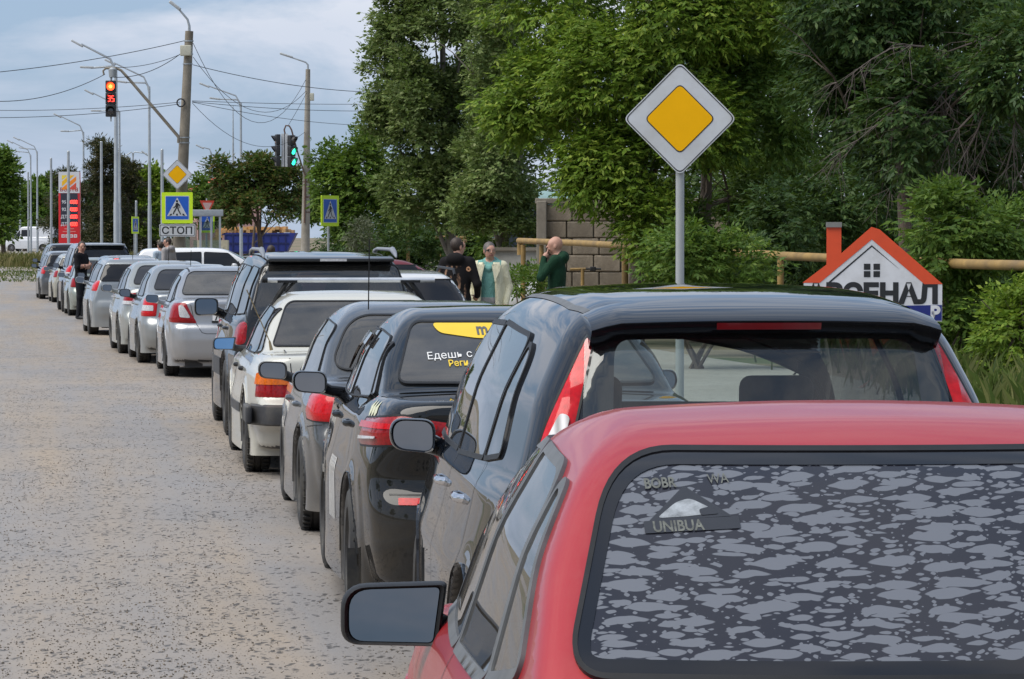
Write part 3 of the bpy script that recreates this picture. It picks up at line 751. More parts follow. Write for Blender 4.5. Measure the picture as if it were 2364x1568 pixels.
def asphalt():
    m, nt, out = newmat('muddy_wet_asphalt'); p = N(nt, "ShaderNodeBsdfPrincipled")
    oc = nt.nodes.new("ShaderNodeTexCoord").outputs['Object']
    r0 = N(nt, "ShaderNodeMapping"); r0.inputs['Rotation'].default_value = (0, 0, R(-8)); nt.links.new(oc, r0.inputs['Vector'])
    rot = N(nt, "ShaderNodeMapping"); rot.inputs['Scale'].default_value = (1, .045, 1); nt.links.new(r0.outputs[0], rot.inputs['Vector'])
    streak = noise(nt, 1.05, 6, .62, rot.outputs[0], .25); blot = noise(nt, .35, 6, .62, oc, .5); fineb = noise(nt, 2.2, 5, .65, oc)
    mud = math_(nt, 'ADD', math_(nt, 'MULTIPLY', streak, .65), math_(nt, 'MULTIPLY', blot, .35))
    c = mixc(nt, ramp(nt, mud, (.42, 0), (.60, 1)), (.232, .219, .212), (.315, .257, .196))
    c = mixc(nt, ramp(nt, fineb, (.35, 0), (.75, .35)), c, (.215, .195, .175))
    wn_ = N(nt, "ShaderNodeTexNoise", Scale=9, Detail=3); nt.links.new(oc, wn_.inputs['Vector']); wv = nt.nodes.new("ShaderNodeVectorMath"); wv.operation = 'MULTIPLY_ADD'; nt.links.new(wn_.outputs['Color'], wv.inputs[0]); wv.inputs[1].default_value = (.10, .25, .1); nt.links.new(oc, wv.inputs[2]); st_ = N(nt, "ShaderNodeMapping"); st_.inputs['Scale'].default_value = (1, .35, 1); nt.links.new(wv.outputs[0], st_.inputs['Vector']); oc2 = st_.outputs[0]
    v = N(nt, "ShaderNodeTexVoronoi", Scale=29, Randomness=1.0); nt.links.new(oc2, v.inputs['Vector'])
    sc = N(nt, "ShaderNodeSeparateColor"); nt.links.new(v.outputs['Color'], sc.inputs[0])
    dens = ramp(nt, math_(nt, 'ADD', math_(nt, 'MULTIPLY', noise(nt, 1.1, 5, .65, oc), .6), math_(nt, 'MULTIPLY', streak, .4)), (.40, .05), (.60, 1))
    isdark = math_(nt, 'LESS_THAN', sc.outputs[0], math_(nt, 'MULTIPLY', dens, .55))
    core = ramp(nt, v.outputs['Distance'], (.30, 1), (.50, 0))
    stone = math_(nt, 'MULTIPLY', isdark, core)
    c = mixc(nt, math_(nt, 'MULTIPLY', stone, .85), c, (.042, .038, .034))
    v2 = N(nt, "ShaderNodeTexVoronoi", Scale=74, Randomness=1.0); nt.links.new(oc2, v2.inputs['Vector'])
    s2 = N(nt, "ShaderNodeSeparateColor"); nt.links.new(v2.outputs['Color'], s2.inputs[0])
    fine = math_(nt, 'MULTIPLY', math_(nt, 'LESS_THAN', s2.outputs[0], math_(nt, 'MULTIPLY_ADD', dens, .32, .08)), ramp(nt, v2.outputs['Distance'], (.2, 1), (.45, 0)))
    c = mixc(nt, math_(nt, 'MULTIPLY', fine, .9), c, (.07, .062, .055))
    pale = math_(nt, 'MULTIPLY', math_(nt, 'GREATER_THAN', s2.outputs[1], .90), ramp(nt, v2.outputs['Distance'], (.2, 1), (.4, 0)))
    c = mixc(nt, math_(nt, 'MULTIPLY', pale, .5), c, (.34, .32, .30))
    wet = ramp(nt, noise(nt, .55, 5, .6, rot.outputs[0]), (.40, .5), (.62, .8))
    setin(nt, p, Base_Color=c, Roughness=wet, Specular_IOR_Level=.32)
    hgt = math_(nt, 'ADD', math_(nt, 'MULTIPLY', stone, .6), math_(nt, 'MULTIPLY', noise(nt, 120, 2, .5, oc), .5))
    setin(nt, p, Normal=bump(nt, hgt, .45, .006)); nt.links.new(p.outputs[0], out.inputs[0]); return m
def earth(name, a, b, g, gth=.5):
    m, nt, out = newmat(name); p = N(nt, "ShaderNodeBsdfPrincipled"); oc = nt.nodes.new("ShaderNodeTexCoord").outputs['Object']
    c = mixc(nt, ramp(nt, noise(nt, .5, 6, .65, oc), (.35, 0), (.65, 1)), a, b)
    c = mixc(nt, ramp(nt, noise(nt, .16, 7, .7, oc, .6), (gth, 0), (gth + .1, 1)), c, g)
    c = mixc(nt, ramp(nt, noise(nt, 9, 5, .7, oc), (.45, 0), (.8, .6)), c, tuple(x * .45 for x in a))
    setin(nt, p, Base_Color=c, Roughness=.9, Normal=bump(nt, noise(nt, 6, 6, .7, oc), .8, .05)); nt.links.new(p.outputs[0], out.inputs[0]); return m
sheet('ground', np.concatenate([np.linspace(-3000, -200, 12), np.linspace(-180, 120, 61), np.linspace(200, 3000, 12)]), np.concatenate([np.linspace(-1500, -50, 6), np.linspace(-20, 420, 111), np.linspace(500, 5000, 12)]), earth('dry_earth', (.16, .125, .085), (.22, .18, .12), (.06, .085, .025), .5), -.004)
strip('road', lambda y: QX(y) - 9.5 - .02 * max(0, y - 60), lambda y: QX(y) + 2.6, asphalt(), .004)

strip('footpath', lambda y: QX(y) + 5.0, lambda y: QX(y) + 9.0, earth('pale_gravel', (.27, .25, .22), (.33, .31, .28), (.10, .11, .05), .62), .003)

# loose grit lying on the near road
def grit():
    n = 24000; y = 12.2 + 30 * RNG.random(n) ** 1.6; u = RNG.uniform(-60, 1000, n); x = (u - CU) / FPX * y
    keep = (x < np.array([QX(t) for t in y]) + .9) & (np.sin(x * 1.7 + np.sin(y * .35) * 1.5) + np.sin(x * 4.1 + y * .13) + RNG.normal(size=n) * .9 > -.3); x, y = x[keep], y[keep]; n = len(x)
    r = .0028 + .0055 * RNG.random(n) ** 2.4; O = np.array([(1, 0, 0), (-1, 0, 0), (0, 1, 0), (0, -1, 0), (0, 0, 1), (0, 0, -.3)], float)
    a = RNG.uniform(0, 6.28, n); c, s_ = np.cos(a), np.sin(a); V = np.repeat(O[None], n, 0) * RNG.uniform(.6, 1.25, (n, 6, 1)) * r[:, None, None]
    Vx = V[..., 0] * c[:, None] - V[..., 1] * s_[:, None] + x[:, None]; Vy = V[..., 0] * s_[:, None] + V[..., 1] * c[:, None] + y[:, None]; Vz = V[..., 2] * .8 + .005
    T = np.array([(0, 2, 4), (2, 1, 4), (1, 3, 4), (3, 0, 4), (2, 0, 5), (1, 2, 5), (3, 1, 5), (0, 3, 5)]); Fc = (T[None] + 6 * np.arange(n)[:, None, None]).reshape(-1, 3)
    m, nt, out = newmat('grit_stone'); p = N(nt, "ShaderNodeBsdfPrincipled"); geo = N(nt, "ShaderNodeNewGeometry")
    setin(nt, p, Base_Color=ramp(nt, geo.outputs['Random Per Island'], (0, (.065, .055, .045)), (.5, (.13, .106, .082)), (.8, (.22, .178, .135)), (1, (.36, .33, .30))), Roughness=.8); nt.links.new(p.outputs[0], out.inputs[0])
    tag(mesh_obj('road_grit', np.stack([Vx, Vy, Vz], -1).reshape(-1, 3), Fc.astype(np.int32), m), 'dark loose grit scattered over the near road surface', 'grit', kind='stuff')
grit()
# ------------------------------------------------------------------ the queue, nearest first
# 1 red saloon right in front of the camera
def film_glass():
    m, nt, out = newmat('peeling_film_glass'); oc = nt.nodes.new("ShaderNodeTexCoord").outputs['Object']
    dn = N(nt, "ShaderNodeTexNoise", Scale=11, Detail=2); nt.links.new(oc, dn.inputs['Vector'])
    def vm(op, a, b):
        n = nt.nodes.new("ShaderNodeVectorMath"); n.operation = op
        for i, q in enumerate((a, b)):
            if hasattr(q, 'links'): nt.links.new(q, n.inputs[i])
            else: n.inputs[i].default_value = q
        return n.outputs[0]
    wob = vm('MULTIPLY', vm('SUBTRACT', dn.outputs['Color'], (.5, .5, .5)), (.07, .0, .016))
    p = vm('ADD', oc, wob)
    def blobs(sx, sz, th, rnd, seed, sl_=-.04):
        sx_ = N(nt, "ShaderNodeSeparateXYZ"); nt.links.new(p, sx_.inputs[0]); cb = N(nt, "ShaderNodeCombineXYZ")
        nt.links.new(math_(nt, 'MULTIPLY_ADD', sx_.outputs[0], sx, seed), cb.inputs[0]); nt.links.new(math_(nt, 'MULTIPLY_ADD', math_(nt, 'MULTIPLY_ADD', sx_.outputs[0], sl_, sx_.outputs[2]), sz, seed * 1.7), cb.inputs[1])
        v = N(nt, "ShaderNodeTexVoronoi", Scale=1.0, Randomness=.85); v.voronoi_dimensions = '2D'; v.distance = 'MINKOWSKI'; v.inputs['Exponent'].default_value = 1.55; nt.links.new(cb.outputs[0], v.inputs['Vector'])
        sc = N(nt, "ShaderNodeSeparateColor"); nt.links.new(v.outputs['Color'], sc.inputs[0])
        rad = math_(nt, 'MULTIPLY_ADD', sc.outputs[0], rnd, th)
        return math_(nt, 'SUBTRACT', rad, v.outputs['Distance'])
    b = blobs(9.0, 50, .25, .17, 3.1)
    b = math_(nt, 'MAXIMUM', b, blobs(13, 68, .10, .28, 7.7))
    b = math_(nt, 'MAXIMUM', b, math_(nt, 'MULTIPLY', blobs(44, 115, .02, .36, 1.3), .7))
    mask = ramp(nt, math_(nt, 'MULTIPLY_ADD', b, 12, .5, clamp=True), (.3, 0), (.7, 1))
    film = N(nt, "ShaderNodeBsdfPrincipled"); setin(nt, film, Base_Color=(.118, .128, .150), Roughness=.3, Specular_IOR_Level=.5)
    gap = N(nt, "ShaderNodeBsdfPrincipled"); setin(nt, gap, Base_Color=(.019, .020, .028), Roughness=.14, Specular_IOR_Level=.4)
    mx = N(nt, "ShaderNodeMixShader"); nt.links.new(mask, mx.inputs[0]); nt.links.new(gap.outputs[0], mx.inputs[1]); nt.links.new(film.outputs[0], mx.inputs[2])
    nt.links.new(mx.outputs[0], out.inputs[0]); return m
RED = paint('red_paint', (.34, .012, .018), .1, .4, .4, dust=(.30, .17, .14), crough=.06, coat=.55, film=.10)
SP = spec('sedan', L=4.49, W=1.72, H=1.455, belt=.90, tr=.985, ty=.86, ry=1.52, fy=2.55, wy=3.35, wroof=.575, wr=.98, Rw=.31, bow_r=.20, r_roof=.10, r_pillar=.05, crown_r=.075, r_deck=.05)
pan, pil = dlo(SP, 1.42, 1.66, 2.22, 2.62, 3.06, dz_r=.0, top=1.335)
pan[0] = ([(1.56, .945), (2.195, .935), (2.195, 1.335), (1.72, 1.32)], [.02, .02, .02, .13])
pan.insert(0, ([(1.22, 1.0), (1.52, .955), (1.67, 1.30), (1.60, 1.29)], [.02, .02, .05, .05]))
c, e, w = car('red_saloon', 'dusty red saloon with peeling film on its rear window, nearest the camera', .812, 5.05, 3.7, SP, RED,
    dict(see=True, h=.025, step=.04, panes=pan, pillars=pil + [[(1.525, .95), (1.57, .945), (1.73, 1.31), (1.68, 1.30)]], rmat=film_glass(), frit=.06, glass=glass('red_car_glass', (.30, .32, .33), dust=.05),
         rear_b=.645, rear_t=.515, rb_z=.03, rt_z=.085, rear_r=[.07, .07, .12, .12], trim_w=.022, rtrim_w=.009, band=.022, trim=TRIMW,
         gaps=[[(2.22, .93), (2.22, .36)], [(3.12, .93), (3.2, .4)], [(1.35, .97), (1.5, .62)]], rgaps=[[(-.70, 1.0), (-.66, .66), (.66, .66), (.70, 1.0)]],
         lamps=[([(-.93, .58), (-.42, .58), (-.42, .86), (-.90, .865)], 18, REDL, .012, .03, [([(-.90, .72), (-.45, .72), (-.45, .84), (-.88, .845)], ORANGEL)])],
         mirror=dict(y=2.86, z0=.85, z1=.995, x_in=.80, x_out=1.02, shell=TRIM, shape='square'), handles=[(1.5, .78, .2), (2.4, .78, .2)], handle_mat=RED,
         strip=[(.5, .12, PLASTIC)], plate=(.78, None)))
RC = c
# sticker on the red car's rear window
STK = simple('sticker_black', (.02, .022, .028), .3, var=.1); STW = simple('sticker_silver', (.24, .26, .28), .35, var=.45, scale=40); STG = simple('sticker_olive', (.10, .105, .09), .4, var=.5, scale=60)
tri = [(-.468, 1.252), (-.312, 1.262), (-.392, 1.312)]
c.patch('sticker', tri, STK, w, 0, .0070, step=.02, rounded=.003)
c.patch('sticker', [(-.452, 1.257), (-.40, 1.260), (-.345, 1.266), (-.352, 1.276), (-.385, 1.291), (-.412, 1.284)], STW, w, 0, .0075, step=.012, rounded=.010)
c.patch('sticker', [(-.37, 1.262), (-.335, 1.265), (-.35, 1.277), (-.372, 1.272)], STK, w, 0, .0080, step=.012, rounded=.006)
c.text('BOBR', .0235, -.436, 1.308, STG, w, 'sticker_lettering', off=.0076, bold=.0006, slope=.06); c.text('WA', .0235, -.325, 1.316, STG, w, 'sticker_lettering', off=.0076, slope=.06)
c.patch('sticker', [(-.478, 1.232), (-.300, 1.242), (-.300, 1.262), (-.478, 1.252)], STK, w, 0, .0070, step=.02, rounded=.003)
c.text('UNIBUA', .0245, -.415, 1.2365, STG, w, 'sticker_lettering', off=.0076, bold=.0006, sx=1.05, slope=.05)
# 2 black-blue compact van with high lamps
BLK = paint('blue_black_paint', (.008, .011, .017), 0, .3, .2, crough=.012, film=.012, spec=.0)
SP = spec('hatch', L=4.33, W=1.825, H=1.635, belt=1.0, fy=2.75, wy=3.60, ty=.1, ry=.4, hood=.93, wroof=.625, wr=.86, Rw=.325, tail_top=.27, r_roof=.12, r_pillar=.14, bow_r=.17, crown_r=.07, zb=.22)
SP['gr'] = [(.7, .04), (1.0, .055), (1.1, .08), (1.47, .24), (1.58, .30), (1.78, .62)]
SP['roof'] = [(-.3, 1.47), (.0, 1.515), (.3, 1.575), (.6, 1.608), (1.0, 1.628), (1.6, 1.637), (2.2, 1.632), (2.75, 1.585), (3.3, 1.44)]
SP['gside'] = [(.8, .91), (1.0, .845), (1.28, .765), (1.52, .645), (1.74, .47)]
SP['gtaper'] = [(0, .075), (.25, .06), (.8, .02), (1.5, 0), (2.75, .0), (3.6, .05)]
pan, pil = dlo(SP, 1.02, .98, 2.0, 2.9, 3.35, top=1.475)
pan[0] = ([(1.10, 1.06), (1.975, 1.03), (1.975, 1.48), (1.05, 1.455)], [.03, .02, .02, .08])
pan.insert(0, ([(.72, 1.09), (1.06, 1.06), (1.00, 1.44), (.86, 1.40)], [.03, .02, .06, .16]))
lam = [(-.835, .86), (-.735, .84), (-.645, 1.16), (-.585, 1.50), (-.612, 1.48), (-.728, 1.21)]
c, e, w = car('black_compact_van', 'blue-black compact van with tall pillar lamps, between the red saloon and the black saloon', .82, 10.5, 5.0, SP, BLK,
    dict(see=True, h=.025, step=.04, panes=pan, pillars=pil + [[(1.06, 1.06), (1.10, 1.06), (1.05, 1.45), (1.0, 1.44)]], glass=glass('greenish_glass', (.80, .87, .85), dust=.015), sglass=glass('side_green_glass', (.26, .29, .29), dust=.03, ior=1.75),
         rear_b=.60, rear_t=.56, rb_z=.05, rt_z=.13, rear_r=[.07, .07, .05, .05], lamp_rim=True, frit_hole=roundpoly([(-.50, 1.09), (.50, 1.09), (.475, 1.475), (-.475, 1.475)], .06, 5), rear_seal=False, trim_w=.018,
         gaps=[[(2.0, 1.03), (2.0, .35)], [(1.02, 1.05), (.98, .75), (1.25, .4)], [(3.35, 1.0), (3.3, .4)]], tgaps=[[(-.535, .53), (-.555, .8), (-.56, 2.6)]], tgw=.022, tgm=TRIMW,
         lamps=[(lam, 12, REDB, .016, .025, [([(-.80, .90), (-.735, .89), (-.665, 1.14), (-.645, 1.23), (-.675, 1.24), (-.74, 1.10)], CLEARL, .02)])],
         mirror=dict(y=2.90, z0=.955, z1=1.095, x_in=.87, x_out=1.045, shell=BLK, shape='round'), handles=[(1.28, .90, .2), (2.15, .90, .2)], handle_mat=CHROME,
         interior=dict(ys=(2.3, 1.35), z=.40, hgt=.66), plate=(.72, None)))
# spoiler with high brake light
V = []; ns = 25
for i in range(ns):
    x = -.555 + 1.11 * i / (ns - 1); t = abs(x) / .555; dro = .012 * t * t + .02 * max(0, t - .86) / .14
    zz = 1.548 - dro; y0 = .165 + .14 * x * x
    top = c.solve([x], [.52], 'T')[0]
    V += [(x, .52, top[2] + .004), (x, .36, 1.582 - dro * 1.2), (x, y0 + .03, zz + .004), (x, y0, zz - .012), (x, y0 + .012, zz - .026), (x, y0 + .10, zz - .058 - .02 * (t > .9)), (x, y0 + .17, zz - .07)]
Fc = [(i * 7 + k, (i + 1) * 7 + k, (i + 1) * 7 + k + 1, i * 7 + k + 1) for i in range(ns - 1) for k in range(6)] + [tuple(range(7)), tuple((ns - 1) * 7 + k for k in range(6, -1, -1))]
mb = MB(); mb.add(V, Fc); spo = mb.build('spoiler', BLK, e, auto=40)
mb = MB(); mb.add([(x, .172 + .14 * x * x + dy, z) for x in np.linspace(-.165, .165, 9) for dy, z in ((-.003, 1.529), (.004, 1.508))], [(2 * i, 2 * i + 2, 2 * i + 3, 2 * i + 1) for i in range(8)])
mb.build('high_brake_light', simple('dark_red_lens', (.16, .008, .012), .15, coat=1), spo)
# 3 black saloon with a taxi advertisement
BK2 = paint('black_paint', (.005, .006, .007), 0, .3, .22, crough=.012, film=.012, spec=.0)
SP = spec('sedan', L=4.39, W=1.70, H=1.47, belt=.98, tr=1.09, ty=.66, ry=1.42, fy=2.6, wy=3.45, wroof=.57, wr=.92, Rw=.315, bow_t=.17, hood=.88)
SP['rear'] = [(.05, .22), (.20, .10), (.30, .04), (.42, .0), (.56, .0), (.62, .02), (.66, .06), (.72, .07), (.84, .04), (.95, .03), (1.06, .02), (1.2, .08)]
pan, pil = dlo(SP, 1.15, 1.38, 2.06, 2.68, 3.2, dz_r=.03)
pan.insert(0, ([(1.02, 1.06), (1.16, 1.06), (1.32, 1.28), (1.28, 1.29)], .02))
lamp = [(-1.02, .845), (-.42, .885), (-.36, .90), (-.36, .965), (-.60, 1.0), (-1.0, .965)]
x0, d0 = place(-.78, 16.1, 5.8, .85, .92)
c, e, w = car('black_saloon', 'glossy black saloon with yellow advertisement and white lettering on its rear window', x0, d0, 5.8, SP, BK2,
    dict(see=True, h=.025, step=.04, panes=pan, pillars=pil, glass=glass('smoke_glass', (.10, .105, .11), dust=.12), sglass=glass('side_smoke_glass', (.10, .11, .12), dust=.03, ior=1.8), rear_b=.615, rear_t=.50, rb_z=.03, rt_z=.085, rear_r=[.05, .05, .05, .05],
         gaps=[[(2.08, .98), (2.08, .35)], [(1.2, .98), (1.1, .72), (1.28, .42)], [(3.2, .95), (3.15, .4)]], rgaps=[[(-.54, 1.02), (-.52, .95), (-.50, .70), (.50, .70), (.52, .95), (.54, 1.02)], [(-.7, .645), (.7, .645)]],
         lamps=[(lamp, 32, REDL, .02, .025, [([(-.99, .925), (-.45, .945), (-.45, .965), (-.97, .952)], REDB, .004), ([(-.98, .87), (-.75, .89), (-.75, .90), (-.98, .885)], WHITEL, .004)])],
         mirror=dict(y=2.92, z0=.975, z1=1.10, x_in=.85, x_out=1.03, shell=BK2, shape='round'), handles=[(1.4, .90, .19), (2.3, .90, .19)], handle_mat=BK2, flaps=.30, plate=None, spokes=5, lamp_rim=True))
YEL = simple('yellow_vinyl', (.72, .50, .02), .4, var=.05); WHV = simple('white_vinyl', (.70, .70, .68), .4, var=.06); GRV = simple('grey_vinyl', (.09, .09, .09), .4)
c.patch('sticker', [(-.41, 1.380), (.36, 1.380), (.34, 1.345), (.20, 1.318), (-.20, 1.310), (-.38, 1.335)], YEL, w, 0, .009, step=.04, rounded=.03)
c.text('m', .075, -.20, 1.326, GRV, w, 'sticker_lettering', off=.011, bold=.002, align='LEFT')
c.text('Едешь с', .044, -.46, 1.215, WHV, w, 'sticker_lettering', off=.009, bold=0, sx=1.25, align='LEFT', slope=.07)
c.text('Реги', .038, -.365, 1.185, YEL, w, 'sticker_lettering', off=.009, bold=.0005, sx=1.15, align='LEFT', slope=.06)
for i in range(5): c.ribbon('door_stripe', [(1.62 + i * .07, .42), (1.66 + i * .07, .72)], .028, WHV, e, 'S', .003)
for i in range(3): c.ribbon('flank_stripe', [(.42 + i * .075, .985), (.50 + i * .075, 1.035)], .035, simple('pale_vinyl', (.55, .56, .38), .4), e, 'S', .003)
c.patch('rear_reflector', [(-.66, .60), (-.34, .60), (-.36, .63), (-.66, .63)], REDB, e, 0, .006, step=.05, rounded=.006, skirt=.01, mirror=True)
c.patch('bumper_recess', [(-.42, .30), (.42, .30), (.42, .43), (-.42, .43)], TRIM, e, 0, .004, step=.05, rounded=.05, skirt=.004)
c.ribbon('bumper_edge', [(-.46, .45), (.46, .45)], .02, BK2, e, 0, .016, skirt=.02)
# rain deflector of the rear door window
c.ribbon('wind_deflector', [(2.12, 1.275), (2.5, 1.285), (2.72, 1.25), (2.95, 1.13)], .055, simple('brown_acrylic', (.035, .018, .012), .15, coat=1), e, 'S', .03, skirt=.01, mirror=True)
# 4 dark grey saloon
GRY = paint('dark_grey_paint', (.055, .06, .066), .6, .32, .6, crough=.05)
SP = spec('sedan', L=4.25, W=1.70, H=1.41, belt=.90, tr=.965, ty=.50, ry=1.15, fy=2.4, wy=3.15, wroof=.56, wr=.85, Rw=.30, r_pillar=.12, bow_r=.26, r_roof=.12, hood=.80)
pan, pil = dlo(SP, .95, 1.2, 1.98, 2.5, 2.95, dz_r=.02)
x0, d0 = place(-1.32, 21.1, 6.3, .85, .85)
c, e, w = car('grey_saloon', 'dirty dark grey saloon with whip antenna, between the black saloon and the white saloon', x0, d0, 6.3, SP, GRY,
    dict(see=True, h=.03, panes=pan, pillars=pil, rear_b=.66, rear_t=.50, rear_r=[.12, .12, .14, .14], glass=glass('smoke_glass2', (.09, .09, .10), dust=.10, ior=1.6),
         gaps=[[(2.0, .92), (2.0, .35)], [(.98, .92), (.98, .66), (1.2, .36)], [(.0, .70), (.5, .66)]], rgaps=[[(-.7, .62), (.7, .62)], [(-.54, .90), (-.52, .66), (.52, .66), (.54, .90)]],
         lamps=[([(-1.0, .71), (-.50, .70), (-.46, .80), (-.56, .88), (-.97, .865)], 28, REDB, .016, .05)],
         mirror=dict(y=2.72, z0=.855, z1=.98, x_in=.84, x_out=1.03, shell=PLASTIC, shape='round'), handles=[(1.25, .76, .2), (2.15, .76, .2)], handle_mat=GRY, plate=(.78, None), lamp_rim=True))
m = MB(); m.tube([(-.40, 1.1, 1.36), (-.40, 1.0, 1.80)], .004, 5); m.build('antenna', TRIM, e)
# 5 white old saloon with a roof bar
WHT = paint('cream_white_paint', (.52, .515, .46), 0, .35, .55, dust=(.33, .28, .21), crough=.06)
SP = spec('sedan', L=4.79, W=1.81, H=1.40, belt=.88, tr=.945, ty=.82, ry=1.62, fy=2.75, wy=3.55, wroof=.585, wr=1.06, Rw=.31, hood=.82, bow_t=.07, crown_d=.03, bow_r=.12)
SP['rear'] = [(.05, .30), (.24, .20), (.36, .14), (.40, .02), (.44, -.03), (.54, -.03), (.57, .0), (.60, .10), (.66, .12), (.92, .14), (1.05, .18)]; SP['rear_s'] = .012
pan, pil = dlo(SP, 1.35, 1.66, 2.32, 2.85, 3.3)
pan.insert(0, ([(1.06, .935), (1.30, .92), (1.60, 1.24), (1.55, 1.25)], .02))
x0, d0 = place(-2.06, 26.5, 7.0, .88, 1.06)
c, e, w = car('white_saloon', 'old cream-white saloon with a roof bar and black bumper', x0, d0, 7.0, SP, WHT,
    dict(see=True, h=.03, panes=pan, pillars=pil + [[(1.30, .92), (1.35, .92), (1.66, 1.25), (1.60, 1.25)]], rear_b=.68, rear_t=.53, rear_r=[.03, .03, .07, .07], glass=glass('purple_smoke_glass', (.13, .10, .12), dust=.10), sglass=glass('clear_side_glass', (.4, .42, .42), dust=.03),
         gaps=[[(2.34, .90), (2.34, .35)], [(1.4, .90), (1.3, .64), (1.45, .40)], [(3.3, .9), (3.3, .4)]], rgaps=[[(-.60, .95), (-.57, .62), (.57, .62), (.60, .95)]],
         lamps=[([(-.90, .615), (-.62, .615), (-.62, .80), (-.88, .80)], 12, REDL, .012, .012, [([(-.885, .71), (-.63, .71), (-.63, .79), (-.87, .79)], ORANGEL, .008)]),
                ([(-.60, .615), (-.40, .615), (-.40, .80), (-.60, .80)], 4, REDB, .012, .012)],
         mirror=dict(y=3.08, z0=.885, z1=.99, x_in=.90, x_out=1.07, shell=PLASTIC, shape='square', glassmat=MIRB), handles=[(1.62, .78, .17), (2.52, .78, .17)], handle_mat=TRIM,
         strip=[(.48, .07, PLASTIC)], plate=(.75, None), lip=WHT))
V = []; n = 33
for i in range(n):
    t = -1 + 2 * i / (n - 1); x = t * .885; yb = (-.055 if abs(t) < .86 else -.055 + (abs(t) - .86) / .14 * .28) + .07 * x * x
    V += [(x, yb + .06, .565), (x, yb, .55), (x, yb - .012, .49), (x, yb, .42), (x, yb + .06, .405)]
mb = MB(); mb.add(V, [(i * 5 + k, (i + 1) * 5 + k, (i + 1) * 5 + k + 1, i * 5 + k + 1) for i in range(n - 1) for k in range(4)])
for sg in (-1, 1): mb.box((sg * .905, .40, .485), (.05, .5, .14), bev=.02)
mb.build('bumper', PLASTIC, e, auto=45)
RACK = simple('silver_bar', (.6, .62, .65), .3, .6)
m = MB(); m.tube([(-.70, 2.2, 1.475), (.70, 2.2, 1.475)], .021, 10); bar = m.build('roof_bar', RACK, e, auto=50)
m = MB(); m.tube([(-.705, 2.2, 1.475), (-.66, 2.2, 1.475)], .0225, 10); m.build('end_cap', TRIM, bar, auto=50)
for sg in (-1, 1):
    m = MB(); m.tube([(sg * .50, 2.2, 1.462), (sg * .57, 2.2, 1.36), (sg * .63, 2.2, 1.26)], [.02, .025, .018], 6); m.tube([(sg * .44, 2.2, 1.462), (sg * .52, 2.2, 1.38)], .014, 6); m.box((sg * .5, 2.2, 1.464), (.16, .06, .02)); m.build('roof_bar_foot', TRIM, e)
m = MB(); m.tube([(-.70, .84, .95), (-.715, .84, 1.02)], [.014, .008], 8); m.tube([(-.715, .84, 1.02), (-.90, .62, 1.42)], .0045, 5); m.build('antenna', simple('brass_rod', (.30, .24, .14), .4, .6), e)
# 6 black off-roader
BK3 = paint('black_suv_paint', (.010, .012, .015), 0, .3, .35, crough=.015, film=.015, spec=.0)
SP = spec('suv', L=4.5, W=1.86, H=1.70, belt=1.08, fy=2.95, wy=3.65, hood=1.05, wroof=.66, wr=.95, Rw=.36, zb=.30, tail_top=.20, r_roof=.07, r_pillar=.05, bow_r=.06, flare=.02)
pan, pil = dlo(SP, 1.10, 1.08, 2.05, 3.05, 3.45, top=1.57)
pan.insert(0, ([(.36, 1.14), (1.02, 1.12), (1.02, 1.56), (.42, 1.54)], [.04, .03, .03, .08]))
x0, d0 = place(-2.65, 31.5, 7.2, .92, .95)
c, e, w = car('black_off_roader', 'black off-roader with roof rails, tallest of the near cars', x0, d0, 7.2, SP, BK3,
    dict(see=True, h=.03, panes=pan, pillars=pil + [[(1.02, 1.12), (1.10, 1.12), (1.08, 1.56), (1.02, 1.56)]], rear_b=.70, rear_t=.61, rt_z=.13, rb_z=.05, glass=glass('suv_glass', (.24, .27, .29), dust=.06, ior=1.6), sglass=glass('suv_side', (.25, .27, .28), dust=.04),
         gaps=[[(2.1, 1.08), (2.1, .45)], [(1.08, 1.08), (1.05, .8), (1.3, .5)]], rgaps=[[(-.73, 1.6), (-.76, 1.1), (-.72, .62), (.72, .62), (.76, 1.1), (.73, 1.6)]],
         lamps=[([(-.955, .86), (-.755, .86), (-.745, 1.06), (-.83, 1.07), (-.93, 1.0)], 20, REDL, .018, .06)],
         mirror=dict(y=3.02, z0=1.06, z1=1.235, x_in=.90, x_out=1.13, shell=BK3, shape='tall'), handles=[(1.4, .98, .2), (2.4, .98, .2)], handle_mat=BK3, strip=[(.62, .16, PLASTIC)], lip=PLASTIC, tyre_w=.245, wheel_in=.12, interior=dict(ys=(2.45, 1.45), z=.72, hgt=.68)))
m = MB(); m.box((0, .19, 1.632), (1.14, .22, .032), bev=.014, rx=R(7)); sp_ = m.build('spoiler', BK3, e, auto=45)
m = MB(); m.box((.02, .078, 1.622), (.24, .012, .022)); m.build('high_brake_light', WHITEL, sp_)
m = MB(); m.box((0, .10, .70), (1.2, .02, .05), bev=.008); m.build('tailgate_handle', PLASTIC, e)
for sg in (-1, 1):
    m = MB(); x = sg * .60; m.tube([(x, .22, 1.645), (x, .38, 1.685), (x, .60, 1.715), (x, .80, 1.715), (x, 2.2, 1.72), (x, 2.5, 1.70), (x, 2.65, 1.66)], [.008, .024, .028, .018, .016, .02, .015], 8); m.build('roof_rail', simple('silver_rail', (.28, .29, .31), .4, .5), e, auto=50)
    c.patch('side_reflector', [(-.86, .62), (-.74, .62), (-.74, .72), (-.86, .72)], REDL, e, 8, .006, step=.05, rounded=.01) if sg < 0 else None
